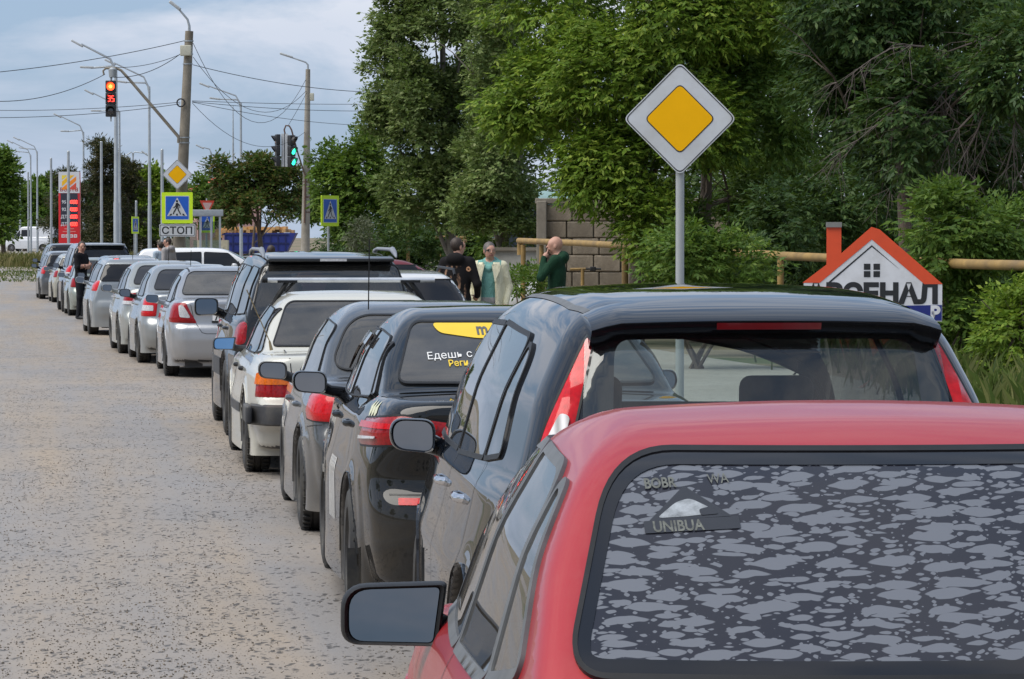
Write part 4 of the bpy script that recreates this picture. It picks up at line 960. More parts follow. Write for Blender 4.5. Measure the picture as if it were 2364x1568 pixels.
# 7 white estate with roof rails
WH2 = paint('white_estate_paint', (.58, .59, .60), 0, .3, .4, crough=.03)
SP = spec('hatch', L=4.45, W=1.74, H=1.485, belt=.92, fy=2.6, wy=3.4, hood=.86, wroof=.56, wr=.9, Rw=.31, tail_top=.42, r_roof=.09, r_pillar=.10, bow_r=.14)
pan, pil = dlo(SP, .95, .98, 1.9, 2.7, 3.1)
c, e, w = car('white_estate', 'white estate car with dark rear window, half hidden beyond the black off-roader', X(1080, 36.4) - .58, 35.3, 7.6, SP, WH2,
    dict(see=False, h=.035, panes=pan, pillars=pil, rear_b=.66, rear_t=.58, rt_z=.10, lamps=[([(-.95, .7), (-.75, .7), (-.68, .98), (-.9, .96)], 18, REDL, .015)], mirror=dict(y=2.8, z0=.9, z1=1.03, x_in=.87, x_out=1.03, shell=WH2), plate=(.7, None)))
for sg in (-1, 1):
    m = MB(); x = sg * .52; m.tube([(x, .50, 1.44), (x, .62, 1.50), (x, 2.0, 1.515), (x, 2.15, 1.47)], .014, 7); m.build('roof_rail', TRIM, e, auto=50)
# 8 silver saloon with big red lamps
SIL = paint('silver_paint', (.36, .37, .39), .7, .33, .45, dust=(.36, .32, .27), crough=.04)
SP = spec('sedan', L=4.5, W=1.725, H=1.465, belt=.95, tr=1.055, ty=.62, ry=1.38, fy=2.55, wy=3.4, wroof=.575, wr=.95, Rw=.315, bow_t=.16, hood=.85)
SP['rear'] = [(.05, .20), (.22, .07), (.28, .035), (.34, .02), (.50, .0), (.66, .01), (.70, .05), (.80, .055), (1.04, .05), (1.2, .1)]
pan, pil = dlo(SP, 1.28, 1.42, 2.08, 2.65, 3.15)
pan.insert(0, ([(1.06, 1.02), (1.22, 1.0), (1.38, 1.28), (1.34, 1.29)], .02))
LAC = ([(-.93, .735), (-.44, .72), (-.52, .86), (-.58, .99), (-.88, .985)], 30, REDL, .016, .03, [([(-.66, .80), (-.52, .79), (-.575, .90), (-.62, .96), (-.68, .95)], WHITEL, .03)])
x0, d0 = place(-4.64, 45.5, 8.0, .86, .95)
c, e, w = car('silver_saloon', 'clean silver saloon with large red and clear tail lamps, left of the black off-roader', x0, d0, 8.0, SP, SIL,
    dict(see=True, h=.03, panes=pan, pillars=pil, rear_b=.63, rear_t=.51, rt_z=.085, glass=glass('smoke_glass3', (.09, .095, .10), dust=.16), sglass=glass('pale_side', (.3, .32, .33), dust=.05, ior=1.8), gaps=[[(2.1, .96), (2.1, .35)], [(1.28, .96), (1.18, .7), (1.3, .42)], [(3.2, .95), (3.2, .4)]],
         rgaps=[[(-.56, 1.04), (-.50, .76), (-.40, .60), (-.34, .585), (.34, .585), (.40, .60), (.50, .76), (.56, 1.04)]], tgaps=[[(-.50, 1.45), (-.525, 2.4)]], lamps=[LAC],
         mirror=dict(y=2.9, z0=.935, z1=1.06, x_in=.86, x_out=1.04, shell=SIL), handles=[(1.5, .86, .19), (2.35, .86, .19)], strip=[(.52, .08, SIL)], plate=(.80, 'А 074 ОУ'), spokes=9))
c.ribbon('boot_trim', [(-.30, .905), (.30, .905)], .028, SIL, e, 0, .014, skirt=.012)
# 9..18 further along the queue
def far_car(name, label, ox, dw, yaw, sp, mat, lamps, mirror_shell=None, h=.045, **o):
    x0, d0 = place(ox, dw, yaw, sp['W'] / 2, sp['wr'])
    pan, pil = dlo(sp, *(o.pop('dlo', None) or ((1.15, 1.42, 2.05, 2.65, 3.12) if sp['kind'] == 'sedan' else (.75, .72, 1.95, 2.75, 3.2))), top=sp['H'] - .14)
    k = sp['belt']
    oo = dict(see=False, h=h, step=.08, panes=pan, pillars=pil, lamps=lamps, mirror=dict(y=sp['L'] * .64, z0=k - .01, z1=k + .12, x_in=sp['W'] / 2, x_out=sp['W'] / 2 + .17, shell=mirror_shell or mat),
              gaps=[[(2.07, k), (2.07, .35)], [(1.2, k), (1.15, .7), (1.28, .42)]], plate=(.72, None), handles=[(1.45, k - .09, .18), (2.35, k - .09, .18)])
    oo.update(o); return car(name, label, x0, d0, yaw, sp, mat, oo)
SIL2 = paint('silver_grey_paint', (.28, .30, .31), .65, .35, .6, dust=(.36, .33, .28), crough=.05)
SIL3 = paint('pale_silver_paint', (.33, .345, .33), .55, .35, .6, dust=(.38, .35, .29), crough=.05)
WHS = paint('white_silver_paint', (.40, .42, .44), .3, .35, .5, crough=.05)
DGR = paint('slate_paint', (.07, .078, .09), .6, .33, .6, crough=.04)
DBL = paint('navy_paint', (.018, .022, .045), .4, .25, .55, crough=.03)
GRN = paint('green_silver_paint', (.27, .31, .28), .5, .35, .6, crough=.05)
CRM = paint('cream_silver_paint', (.36, .35, .29), .3, .4, .6, crough=.08)
c, e, w = far_car('silver_grey_saloon', 'silver-grey saloon with orange-red lamp, next ahead of the clean silver saloon', -5.55, 50.5, 9.2, spec('sedan', L=4.3, W=1.70, H=1.46, belt=.95, tr=1.05, ty=.55, ry=1.25, wr=.85, Rw=.30), SIL2,
    [([(-.93, .70), (-.60, .70), (-.58, .97), (-.90, .97)], 28, REDB, .014, .03, [([(-.86, .78), (-.64, .78), (-.64, .86), (-.86, .86)], WHITEL)])], TRIM)
m = MB(); m.tube([(0, 1.7, 1.45), (0, 1.55, 1.66)], .005, 5); m.build('antenna', TRIM, e)
c, e, w = far_car('greenish_silver_saloon', 'pale greenish silver saloon with roof antenna, third silver car of the bend', -6.33, 54.8, 9.2, spec('sedan', L=4.5, W=1.71, H=1.49, belt=.97, tr=1.08, ty=.6, ry=1.3, wr=.92, Rw=.31), SIL3,
    [([(-.92, .80), (-.60, .79), (-.60, .98), (-.90, .98)], 28, REDL, .012, .02, [([(-.88, .80), (-.64, .795), (-.64, .85), (-.88, .855)], WHITEL)])], SIL3)
m = MB(); m.tube([(0, 1.6, 1.48), (0, 1.45, 1.72)], .006, 5); m.build('antenna', TRIM, e)
far_car('small_white_saloon', 'small white saloon with amber corner lamp, hidden up to its lamp', -6.95, 59.8, 9.2, spec('sedan', L=4.1, W=1.62, H=1.41, belt=.90, tr=.97, ty=.55, ry=1.25, fy=2.3, wy=3.0, wr=.78, Rw=.285), WHS,
    [([(-.90, .62), (-.70, .62), (-.70, .92), (-.88, .92)], 28, ORANGEL, .012), ([(-.68, .62), (-.5, .62), (-.5, .92), (-.68, .92)], 8, REDL, .012)], TRIM, dlo=(1.1, 1.3, 1.9, 2.4, 2.8))
c, e, w = far_car('silver_hatchback', 'silver-blue hatchback behind the small white saloon', -8.2, 66.0, 9.2, spec('hatch', L=4.3, W=1.72, H=1.50, belt=.98, wr=.85, Rw=.31, fy=2.7, wy=3.5, hood=.92), SIL2,
    [([(-.95, .85), (-.72, .85), (-.66, 1.05), (-.9, 1.05)], 22, REDB, .014)], WHS)
m = MB(); m.tube([(0, .8, 1.48), (0, .62, 1.72)], .006, 5); m.build('antenna', TRIM, e)
far_car('slate_grey_estate', 'slate grey estate with pale roof edge, beside the standing man in black', -9.35, 75.4, 9.4, spec('hatch', L=4.5, W=1.75, H=1.50, belt=.98, wr=.88, Rw=.31, fy=2.7, wy=3.5, hood=.9, tail_top=.5), DGR,
    [([(-.93, .85), (-.72, .85), (-.66, 1.02), (-.88, 1.02)], 22, REDL, .014)], TRIM)
far_car('pale_green_saloon', 'pale green-silver saloon just ahead of the standing man in black', -10.8, 83.0, 9.6, spec('sedan', L=4.3, W=1.69, H=1.42, belt=.92, tr=1.0, ty=.6, ry=1.25, wr=.85, Rw=.30), GRN,
    [([(-.90, .70), (-.60, .70), (-.60, .92), (-.88, .92)], 28, REDL, .012)], SIL3, h=.045)
c, e, w = far_car('navy_off_roader', 'big navy off-roader with wide red lamps and pale roof', -11.54, 87.6, 9.6, spec('suv', L=4.8, W=1.93, H=1.78, belt=1.12, wr=1.0, Rw=.375, zb=.32, fy=3.0, wy=3.75, hood=1.08, wroof=.70, tail_top=.22, r_roof=.07), DBL,
    [([(-1.0, .98), (-.50, .98), (-.50, 1.17), (-.97, 1.2)], 14, REDB, .016, .04, [([(-.98, .985), (-.52, .985), (-.52, 1.02), (-.98, 1.02)], WHITEL)])], TRIM, h=.045, dlo=(.9, .9, 2.1, 3.0, 3.5), tyre_w=.26)
m = MB(); m.box((0, .2, 1.72), (1.2, .25, .05), bev=.02); m.build('spoiler', paint('grey_roof_paint', (.30, .33, .37), .5, .35, .3), e, auto=45)
c.patch('rear_reflector', [(-.86, .58), (-.6, .58), (-.6, .64), (-.86, .64)], REDB, e, 6, .006, mirror=True)
far_car('cream_hatchback', 'small cream hatchback, mostly hidden in front of the navy off-roader', -13.7, 101.5, 9.6, spec('hatch', L=4.0, W=1.68, H=1.46, belt=.93, wr=.75, Rw=.29, fy=2.5, wy=3.2), CRM,
    [([(-.9, .75), (-.7, .75), (-.66, .95), (-.86, .95)], 22, REDL, .012)], h=.045, dlo=(.75, .72, 1.8, 2.5, 2.9))
far_car('charcoal_hatchback', 'charcoal hatchback with tall red lamp, last but one at the far end', -14.9, 107.5, 9.8, spec('hatch', L=4.3, W=1.77, H=1.52, belt=.98, wr=.85, Rw=.32, fy=2.7, wy=3.4), DGR,
    [([(-.97, .80), (-.72, .80), (-.66, 1.04), (-.92, 1.04)], 22, REDB, .014)], TRIM, h=.045)
far_car('dark_off_roader', 'tall dark off-roader at the far front of the queue', -15.7, 113.5, 9.8, spec('suv', L=4.9, W=1.92, H=1.76, belt=1.12, wr=1.0, Rw=.37, zb=.32, fy=3.0, wy=3.75, hood=1.08, wroof=.68, tail_top=.3), BK3,
    [([(-.98, .9), (-.76, .9), (-.74, 1.15), (-.95, 1.15)], 20, REDL, .014)], TRIM, h=.045, dlo=(.9, .9, 2.1, 3.0, 3.5))
# ------------------------------------------------------------------ trees
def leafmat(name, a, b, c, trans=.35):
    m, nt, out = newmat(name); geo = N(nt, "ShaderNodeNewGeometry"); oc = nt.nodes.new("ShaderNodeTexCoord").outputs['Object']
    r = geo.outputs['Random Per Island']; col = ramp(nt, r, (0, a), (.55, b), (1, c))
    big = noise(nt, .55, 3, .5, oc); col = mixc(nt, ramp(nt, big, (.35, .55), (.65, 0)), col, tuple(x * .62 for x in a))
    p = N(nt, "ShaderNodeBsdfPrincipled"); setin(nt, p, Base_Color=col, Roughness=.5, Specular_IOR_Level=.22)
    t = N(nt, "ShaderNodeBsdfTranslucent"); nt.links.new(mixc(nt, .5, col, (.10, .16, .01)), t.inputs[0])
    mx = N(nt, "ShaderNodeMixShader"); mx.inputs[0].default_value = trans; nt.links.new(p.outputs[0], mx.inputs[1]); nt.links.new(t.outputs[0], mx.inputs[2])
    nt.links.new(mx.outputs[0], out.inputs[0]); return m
def unit(n): v = RNG.normal(size=(n, 3)); return v / np.linalg.norm(v, axis=1, keepdims=True)
def leaves(P, D, k, L, wd, twig, droop):
    """sprigs at P heading D, k leaflets each -> verts, quads"""
    M = len(P); P = np.repeat(P, k, 0); D = np.repeat(D, k, 0); j = np.tile(np.arange(k), M)
    side = np.cross(D, np.array([0, 0, 1.0])) + RNG.normal(size=D.shape) * .25; side /= np.maximum(np.linalg.norm(side, axis=1, keepdims=True), 1e-6)
    t = (j + .5) / k; sg = np.where(j % 2 == 0, 1, -1)[:, None]; last = (j == k - 1)[:, None]
    base = P + D * (twig * t)[:, None]; ax = np.where(last, D, D * .55 + side * sg * .85) + RNG.normal(size=D.shape) * .22; ax[:, 2] -= droop
    ax /= np.linalg.norm(ax, axis=1, keepdims=True); nm = np.cross(ax, side) + RNG.normal(size=D.shape) * .35; b = np.cross(ax, nm); b /= np.maximum(np.linalg.norm(b, axis=1, keepdims=True), 1e-6)
    n2 = np.cross(b, ax); l = L * RNG.uniform(.5, 1.4, (len(P), 1)); w = wd * l / L
    V = np.stack([base, base + ax * l * .42 + b * w / 2 + n2 * w * .12, base + ax * l - n2 * l * .12, base + ax * l * .42 - b * w / 2 + n2 * w * .12], 1)
    return V.reshape(-1, 3)
def crown_mesh(name, lobes, mat, parent, clump=.45, per=26, k=5, L=.10, wd=.04, twig=.16, droop=.45, shell=.5, out=.7):
    """lobes: (centre, radii, clump count)"""
    PP = []; DD = []
    for c, r, n in lobes:
        u = unit(n); u[:, 2] = np.where(u[:, 2] < -.75, -u[:, 2], u[:, 2])
        cc = np.array(c) + u * np.array(r) * (shell + (1 - shell) * RNG.random((n, 1)) ** .6); cs = clump * RNG.uniform(.55, 1.3, n)
        m = (per * RNG.uniform(.6, 1.4, n)).astype(int); C = np.repeat(cc, m, 0); S = np.repeat(cs, m)[:, None]; U = np.repeat(u, m, 0)
        w = unit(len(C)); w[:, 2] *= .75
        PP.append(C + w * S * RNG.random((len(C), 1)) ** .5); d = w * .6 + U * out + RNG.normal(size=C.shape) * .3; d[:, 2] -= .15; DD.append(d / np.linalg.norm(d, axis=1, keepdims=True))
    V = leaves(np.concatenate(PP), np.concatenate(DD), k, L, wd, twig, droop)
    return mesh_obj(name, V, np.arange(len(V), dtype=np.int32).reshape(-1, 4), mat, parent)
BARK = simple('bark', (.11, .085, .065), .9, var=.35, scale=6, bumps=.8); BARKG = simple('grey_bark', (.20, .18, .155), .9, var=.3, scale=5, bumps=.8)
def trunk_mesh(parent, h, r, limbs, mat=None, lean=(0, 0), name='trunk', seed=0, twigs=2):
    rn = random.Random(seed); m = MB()
    pts = [Vector((lean[0] * t + .12 * math.sin(3 * t + seed), lean[1] * t, h * t)) for t in np.linspace(0, 1, 9)]
    m.tube(pts, [r * (1 - .75 * t) * (1.25 if t == 0 else 1) for t in np.linspace(0, 1, 9)], 9)
    for (t0, tip) in limbs:
        p = pts[int(t0 * 8)]; tip = Vector(tip); mid = p.lerp(tip, .5) + Vector((rn.uniform(-.3, .3), rn.uniform(-.3, .3), rn.uniform(.0, .5)))
        q = [p, p.lerp(mid, .6), mid, mid.lerp(tip, .55) + Vector((0, 0, .12)), tip]; r0 = r * (1 - .75 * t0) * .55
        m.tube(q, [r0, r0 * .75, r0 * .55, r0 * .35, r0 * .12], 6)
        for _ in range(twigs):
            a = q[rn.choice((1, 2, 3))]; b = a + Vector((rn.uniform(-1, 1), rn.uniform(-1, 1), rn.uniform(-.2, 1))) * 1.1
            m.tube([a, a.lerp(b, .5) + Vector((0, 0, .1)), b], [r0 * .35, r0 * .2, r0 * .06], 5)
    return m.build(name, mat or BARK, parent, auto=60)
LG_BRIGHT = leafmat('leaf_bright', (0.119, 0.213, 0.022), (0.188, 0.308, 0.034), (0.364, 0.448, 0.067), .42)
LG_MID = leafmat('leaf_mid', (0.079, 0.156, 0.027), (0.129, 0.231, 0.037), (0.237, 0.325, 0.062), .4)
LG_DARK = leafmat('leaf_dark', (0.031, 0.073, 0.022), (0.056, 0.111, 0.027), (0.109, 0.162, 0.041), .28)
LG_GREY = leafmat('leaf_grey', (0.12, 0.19, 0.055), (0.195, 0.27, 0.085), (0.35, 0.40, 0.17), .38)
LG_RUST = leafmat('leaf_rust', (0.048, 0.106, 0.022), (0.09, 0.131, 0.035), (0.212, 0.125, 0.05), .3)
LG_CON = leafmat('needle', (.03, .042, .018), (.06, .062, .026), (.12, .09, .04), .15)
LG_SILV = leafmat('leaf_silver', (.10, .12, .07), (.16, .18, .11), (.24, .26, .18), .2)
def tree(name, label, x, y, h, r, lobes, mat, bark=None, group='roadside trees', seed=0, limbs=None, lean=(0, 0), **k):
    e = empty(name, (x, y, gz(x, y)), 0, label, 'tree', group)
    lb = limbs if limbs is not None else [(random.Random(seed + i).uniform(.35, .85), (c[0] + .2, c[1], c[2])) for i, (c, rr, n) in enumerate(lobes)]
    trunk_mesh(e, h, r, lb, bark, lean, seed=seed); crown_mesh('crown', lobes, mat, e, **k); return e
# tall grey-green elm, two stems, left edge of the wood
dE = 92.0; sE = FPX / dE
def lob(u0, u1, v0, v1, d, x, n, dy=0.0, ry=None):
    """crown lobe covering this patch of the view, relative to a tree standing at (x, d)"""
    a, b = at(u0, v1, d + dy), at(u1, v0, d + dy); c = (a + b) / 2; rx, rz = (b.x - a.x) / 2, (b.z - a.z) / 2
    return ((c.x - x, dy, c.z), (rx, ry or max(.6, rx * .9), rz), n)
x = X(1050, dE)
tree('elm_tree', 'tall grey-green elm with upright limbs at the left edge of the wood', x, dE, 9.5, .17,
     [lob(855, 1010, -160, 120, dE, x, 60), lob(840, 960, 60, 320, dE, x, 55), lob(900, 1080, -260, 80, dE, x, 80), lob(880, 1100, 140, 420, dE, x, 110), lob(870, 1050, 360, 540, dE, x, 70, -.5), lob(830, 900, 250, 330, dE, x, 14), lob(990, 1090, 300, 560, dE, x, 50, -1), lob(960, 1110, -200, 200, dE, x, 60, -1.6), lob(900, 1010, 100, 380, dE, x, 40, -1.6), lob(1000, 1180, -220, 160, dE, x, 80, .8), lob(1000, 1170, 120, 460, dE, x, 80, .8), lob(860, 1000, -60, 200, dE, x, 50, -.8)],
     LG_GREY, BARKG, seed=3, clump=.42, per=44, k=3, L=.115, wd=.068, twig=.12, droop=.15, shell=.35, lean=(-.3, 0),
     limbs=[(.3, (-1.2, 0, 6)), (.4, (-.6, -.4, 8)), (.3, (.9, -.6, 7)), (.5, (.5, -.5, 9)), (.2, (-1.6, -.2, 4.5))])
dE2 = 88.0; x = X(1165, dE2)
tree('elm_tree', 'tall olive elm with bare brown limbs behind the three standing people', x, dE2, 9.0, .16,
     [lob(1060, 1200, -220, 120, dE2, x, 70), lob(1080, 1230, 60, 330, dE2, x, 75), lob(1060, 1210, 280, 520, dE2, x, 75), lob(1140, 1250, 430, 600, dE2, x, 36, -.6), lob(1050, 1120, 420, 560, dE2, x, 26, -.3), lob(1090, 1220, -160, 260, dE2, x, 60, -1.5), lob(1100, 1200, 240, 480, dE2, x, 40, -1.5)],
     LG_GREY, BARKG, seed=9, clump=.40, per=52, k=3, L=.105, wd=.062, twig=.12, droop=.15, shell=.4,
     limbs=[(.25, (-1, 0, 7)), (.35, (.2, -.5, 8.5)), (.3, (.8, -.8, 6)), (.15, (-.8, -.8, 4.5)), (.5, (-.4, -.9, 7.5))])
# bright maple-like ash in front
dB = 60.0; x = X(1480, dB)
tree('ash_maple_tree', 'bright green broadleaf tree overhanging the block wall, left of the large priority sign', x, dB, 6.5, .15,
     [lob(1150, 1420, -120, 150, dB, x, 60, 0), lob(1120, 1330, 120, 360, dB, x, 55, -.2), lob(1250, 1560, 60, 330, dB, x, 80, -1.0), lob(1300, 1520, 290, 480, dB, x, 55, -1.0), lob(1300, 1440, 380, 490, dB, x, 20, -.8), lob(1430, 1700, -160, 200, dB, x, 90, -1.2), lob(1440, 1580, 430, 640, dB, x, 36, -1.3),
      lob(1500, 1690, 180, 420, dB, x, 55, -1.2), lob(1600, 1850, -120, 180, dB, x, 55, -.6)],
     LG_BRIGHT, seed=5, clump=.40, per=30, k=6, L=.115, wd=.042, twig=.18, droop=.5, shell=.45)
dM = 58.0; x = X(1640, dM)
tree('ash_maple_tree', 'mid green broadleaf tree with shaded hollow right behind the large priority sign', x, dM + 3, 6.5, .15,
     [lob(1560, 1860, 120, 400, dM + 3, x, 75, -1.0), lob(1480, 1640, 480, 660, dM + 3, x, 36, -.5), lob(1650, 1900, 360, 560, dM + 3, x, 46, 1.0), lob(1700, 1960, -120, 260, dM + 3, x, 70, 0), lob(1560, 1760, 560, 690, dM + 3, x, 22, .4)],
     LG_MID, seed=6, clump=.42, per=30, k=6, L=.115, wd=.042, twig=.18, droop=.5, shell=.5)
dR = 46.0; x = X(2120, dR)
tree('dark_broadleaf_tree', 'dark tree at the right edge with grey leafless branches hanging', x, dR + 2, 6.0, .13,
     [lob(1840, 2120, -140, 140, dR + 2, x, 55), lob(2060, 2420, -160, 120, dR + 2, x, 60, .2), lob(2260, 2460, 40, 260, dR + 2, x, 34, -1.6), lob(1820, 2000, 80, 330, dR + 2, x, 30, .8), lob(2000, 2300, 200, 460, dR + 2, x, 60, .9), lob(1900, 2150, 120, 330, dR + 2, x, 40, .3), lob(2020, 2180, 130, 430, dR + 2, x, 34, -.9), lob(2240, 2480, 300, 520, dR + 2, x, 34, 1.2)],
     LG_DARK, seed=8, clump=.36, per=28, k=6, L=.11, wd=.04, twig=.18, droop=.55, shell=.5,
     limbs=[(.6, (-1.2, -.8, 4.2)), (.5, (1.2, -.6, 4.0)), (.7, (.2, -.8, 5.0)), (.45, (.9, -1.0, 3.4))])
def bare_branches(parent, starts, mat, seed=1, n=24):
    rn = random.Random(seed); m = MB()
    for (p, d, ln) in starts:
        p = Vector(p); d = Vector(d).normalized(); q = [p]; dd = d.copy()
        for i in range(5): dd = (dd + Vector((rn.uniform(-.42, .42), rn.uniform(-.3, .3), -.16 + rn.uniform(-.3, .25)))).normalized(); q.append(q[-1] + dd * ln / 5)
        m.tube(q, [.016, .013, .010, .008, .005, .003], 5, cap=False)
        for _ in range(n):
            i = rn.randrange(1, 6); a = q[i]; t = (q[i] - q[i - 1]).normalized(); s = (t * .8 + Vector((rn.uniform(-1, 1), rn.uniform(-.8, .8), rn.uniform(-1, .5)))).normalized(); l = rn.uniform(.25, .7); b = [a]
            for j in range(3): s = (s + Vector((rn.uniform(-.3, .3), rn.uniform(-.3, .3), rn.uniform(-.35, .1)))).normalized(); b.append(b[-1] + s * l / 3)
            m.tube(b, [.006, .0045, .0035, .002], 4, cap=False)
            for _ in range(2):
                c = b[rn.randrange(1, 4)]; s2 = (s + Vector((rn.uniform(-1, 1), rn.uniform(-1, 1), rn.uniform(-1, .4)))).normalized(); m.tube([c, c + s2 * rn.uniform(.12, .35)], [.003, .0018], 4, cap=False)
    return m.build('bare_branch', mat, parent)
TW = simple('dead_twig', (.11, .09, .08), .85, var=.25, scale=9)
E = bpy.data.objects[[o.name for o in bpy.data.objects if o.name.startswith('dark_broadleaf_tree')][0]]
def rel(u, v, d): p = at(u, v, d); return p - E.location
bare_branches(E, [(rel(2420, 20, 47.4), (-1, -.1, -.35), 2.6), (rel(2340, 60, 47.2), (-1, 0, -.2), 2.5), (rel(2360, 160, 46.8), (-.75, 0, -.8), 2.0), (rel(2300, 200, 46.6), (-.35, 0, -1), 1.6), (rel(2330, 230, 46.4), (.05, 0, -1), 1.5), (rel(2260, 170, 46.8), (-.9, 0, -.5), 2.0), (rel(2150, 110, 46.9), (-1, 0, .05), 1.5), (rel(2250, 260, 46.5), (-.5, 0, -.9), 1.5), (rel(2380, 300, 46.2), (-.25, 0, -1), 1.3), (rel(2130, 190, 46.8), (-.8, 0, -.6), 1.5)], TW, 4)
dS = 43.0
def shrub(name, label, u, d, lobes, mat, group='shrubs under the trees', seed=0, **k):
    x = X(u, d); e = empty(name, (x, d, gz(x, d)), 0, label, 'shrub', group)
    m = MB(); rn = random.Random(seed)
    for i in range(6): m.tube([(rn.uniform(-.2, .2), rn.uniform(-.1, .1), 0), (rn.uniform(-.4, .4), 0, .5), (rn.uniform(-.7, .7), rn.uniform(-.2, .2), 1.1)], [.03, .02, .006], 5)
    m.build('stem', BARK, e); crown_mesh('crown', [lob(*l[:5], x, *l[5:]) for l in lobes], mat, e, **k); return e
shrub('leafy_shrub', 'pale green leafy shrub right of the house-shaped sign', 2230, dS, [(2090, 2290, 430, 640, dS, 36, 0), (2130, 2300, 600, 860, dS, 34, .3), (2180, 2420, 480, 640, dS, 24, .4)], LG_MID, seed=2, clump=.30, per=26, k=6, L=.10, wd=.038, twig=.16, droop=.45, shell=.45)
shrub('leafy_shrub', 'fresh green shrub at the right edge above the grass', 2330, dS - 3, [(2250, 2450, 660, 900, dS - 3, 40, 0), (2320, 2440, 680, 780, dS - 3, 12, .4)], LG_BRIGHT, seed=3, clump=.26, per=24, k=6, L=.085, wd=.035, twig=.14, droop=.4, shell=.45)
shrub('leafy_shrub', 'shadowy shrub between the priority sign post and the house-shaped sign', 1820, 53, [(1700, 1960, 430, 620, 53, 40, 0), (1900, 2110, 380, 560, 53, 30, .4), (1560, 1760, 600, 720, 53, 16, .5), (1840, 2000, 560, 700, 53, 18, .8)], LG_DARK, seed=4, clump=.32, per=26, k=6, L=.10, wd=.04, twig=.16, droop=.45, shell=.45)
shrub('leafy_shrub', 'mid green shrub hiding the gas pipe behind the large sign post', 1620, 48, [(1500, 1640, 530, 690, 48, 26, 0), (1600, 1780, 545, 700, 48, 30, .3)], LG_MID, seed=14, clump=.26, per=26, k=6, L=.095, wd=.038, twig=.15, droop=.45, shell=.3)
shrub('leafy_shrub', 'small dark shrub beside the yellow pipe post and white car', 1225, 64, [(1180, 1240, 625, 690, 64, 14, 0), (1225, 1255, 612, 680, 64, 8, .1)], LG_MID, seed=5, clump=.16, per=20, k=4, L=.08, wd=.035, twig=.12, droop=.2, shell=.3)
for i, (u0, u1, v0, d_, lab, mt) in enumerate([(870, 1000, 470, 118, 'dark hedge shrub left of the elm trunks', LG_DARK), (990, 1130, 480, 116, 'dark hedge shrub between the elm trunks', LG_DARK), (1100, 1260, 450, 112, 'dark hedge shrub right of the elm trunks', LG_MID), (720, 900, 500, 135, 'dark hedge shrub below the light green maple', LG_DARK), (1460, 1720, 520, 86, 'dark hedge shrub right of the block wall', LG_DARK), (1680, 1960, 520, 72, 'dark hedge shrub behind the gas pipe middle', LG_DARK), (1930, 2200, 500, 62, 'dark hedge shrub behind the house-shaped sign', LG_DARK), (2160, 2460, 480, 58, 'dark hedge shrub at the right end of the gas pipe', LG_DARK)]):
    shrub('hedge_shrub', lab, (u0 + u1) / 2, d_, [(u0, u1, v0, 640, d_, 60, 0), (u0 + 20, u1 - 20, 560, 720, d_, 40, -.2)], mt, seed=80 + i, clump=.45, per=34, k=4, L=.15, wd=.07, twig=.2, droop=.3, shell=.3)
# dense wood behind
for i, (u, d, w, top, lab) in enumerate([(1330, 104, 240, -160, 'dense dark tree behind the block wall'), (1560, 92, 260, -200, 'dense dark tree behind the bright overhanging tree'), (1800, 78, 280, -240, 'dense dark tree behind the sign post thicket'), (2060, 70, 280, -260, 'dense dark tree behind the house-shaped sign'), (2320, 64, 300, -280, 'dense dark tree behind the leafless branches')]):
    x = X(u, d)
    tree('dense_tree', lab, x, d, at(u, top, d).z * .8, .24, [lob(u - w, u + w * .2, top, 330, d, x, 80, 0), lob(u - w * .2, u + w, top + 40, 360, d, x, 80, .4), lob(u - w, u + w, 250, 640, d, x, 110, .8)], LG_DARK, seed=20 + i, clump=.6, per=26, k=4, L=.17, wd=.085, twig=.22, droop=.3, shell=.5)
# maple left of the elms
dL = 112.0; x = X(815, dL)
tree('maple_tree', 'rounded light green maple left of the elms', x, dL, 4.5, .16, [lob(730, 830, 360, 520, dL, x, 42, .3), lob(780, 900, 310, 480, dL, x, 46, -.4), lob(760, 930, 440, 590, dL, x, 50, 0), lob(720, 790, 340, 420, dL, x, 14, .5)], LG_MID, seed=31, clump=.42, per=40, k=3, L=.15, wd=.09, twig=.16, droop=.3, shell=.45)
x = X(840, 105); shrub('olive_shrub', 'silvery olive shrub at the foot of the light green maple', 840, 105, [(805, 875, 510, 585, 105, 16, 0)], LG_SILV, seed=6, clump=.3, per=30, k=3, L=.12, wd=.035, twig=.14, droop=.1, shell=.3)
x = X(930, 108); shrub('leafy_shrub', 'low dark shrub below the elm trunks', 960, 100, [(880, 1010, 520, 600, 100, 26, 0), (990, 1050, 540, 600, 100, 8, 0)], LG_DARK, seed=7, clump=.35, per=30, k=3, L=.12, wd=.06, twig=.14, droop=.1, shell=.3)
# rusty orchard tree and others across the junction
dO = 172.0; x = X(600, dO)
tree('orchard_tree', 'broad tree with rust-tinged leaves behind the blue truck body', x, dO, 3.6, .2, [lob(490, 580, 390, 500, dO, x, 40, 0), lob(540, 650, 362, 470, dO, x, 46, .2), lob(610, 700, 385, 500, dO, x, 42, -.2), lob(500, 690, 450, 528, dO, x, 50, -.3), lob(488, 520, 370, 420, dO, x, 6, 0)], LG_RUST, seed=33, clump=.5, per=40, k=3, L=.19, wd=.11, twig=.2, droop=.2, shell=.45)
x = X(465, 190); tree('orchard_tree', 'small tree in front of the pink house', x, 190, 3, .12, [lob(440, 500, 440, 540, 190, x, 34, 0), lob(450, 480, 415, 470, 190, x, 10, 0)], LG_MID, seed=34, clump=.5, per=30, k=3, L=.2, wd=.11, twig=.2, droop=.2)
x = X(660, 210); tree('orchard_tree', 'dark tree right of the rust-tinged tree', x, 185, 3, .12, [lob(680, 740, 430, 525, 185, x, 34, 0)], LG_MID, seed=35, clump=.5, per=34, k=3, L=.2, wd=.11, twig=.2, droop=.2)
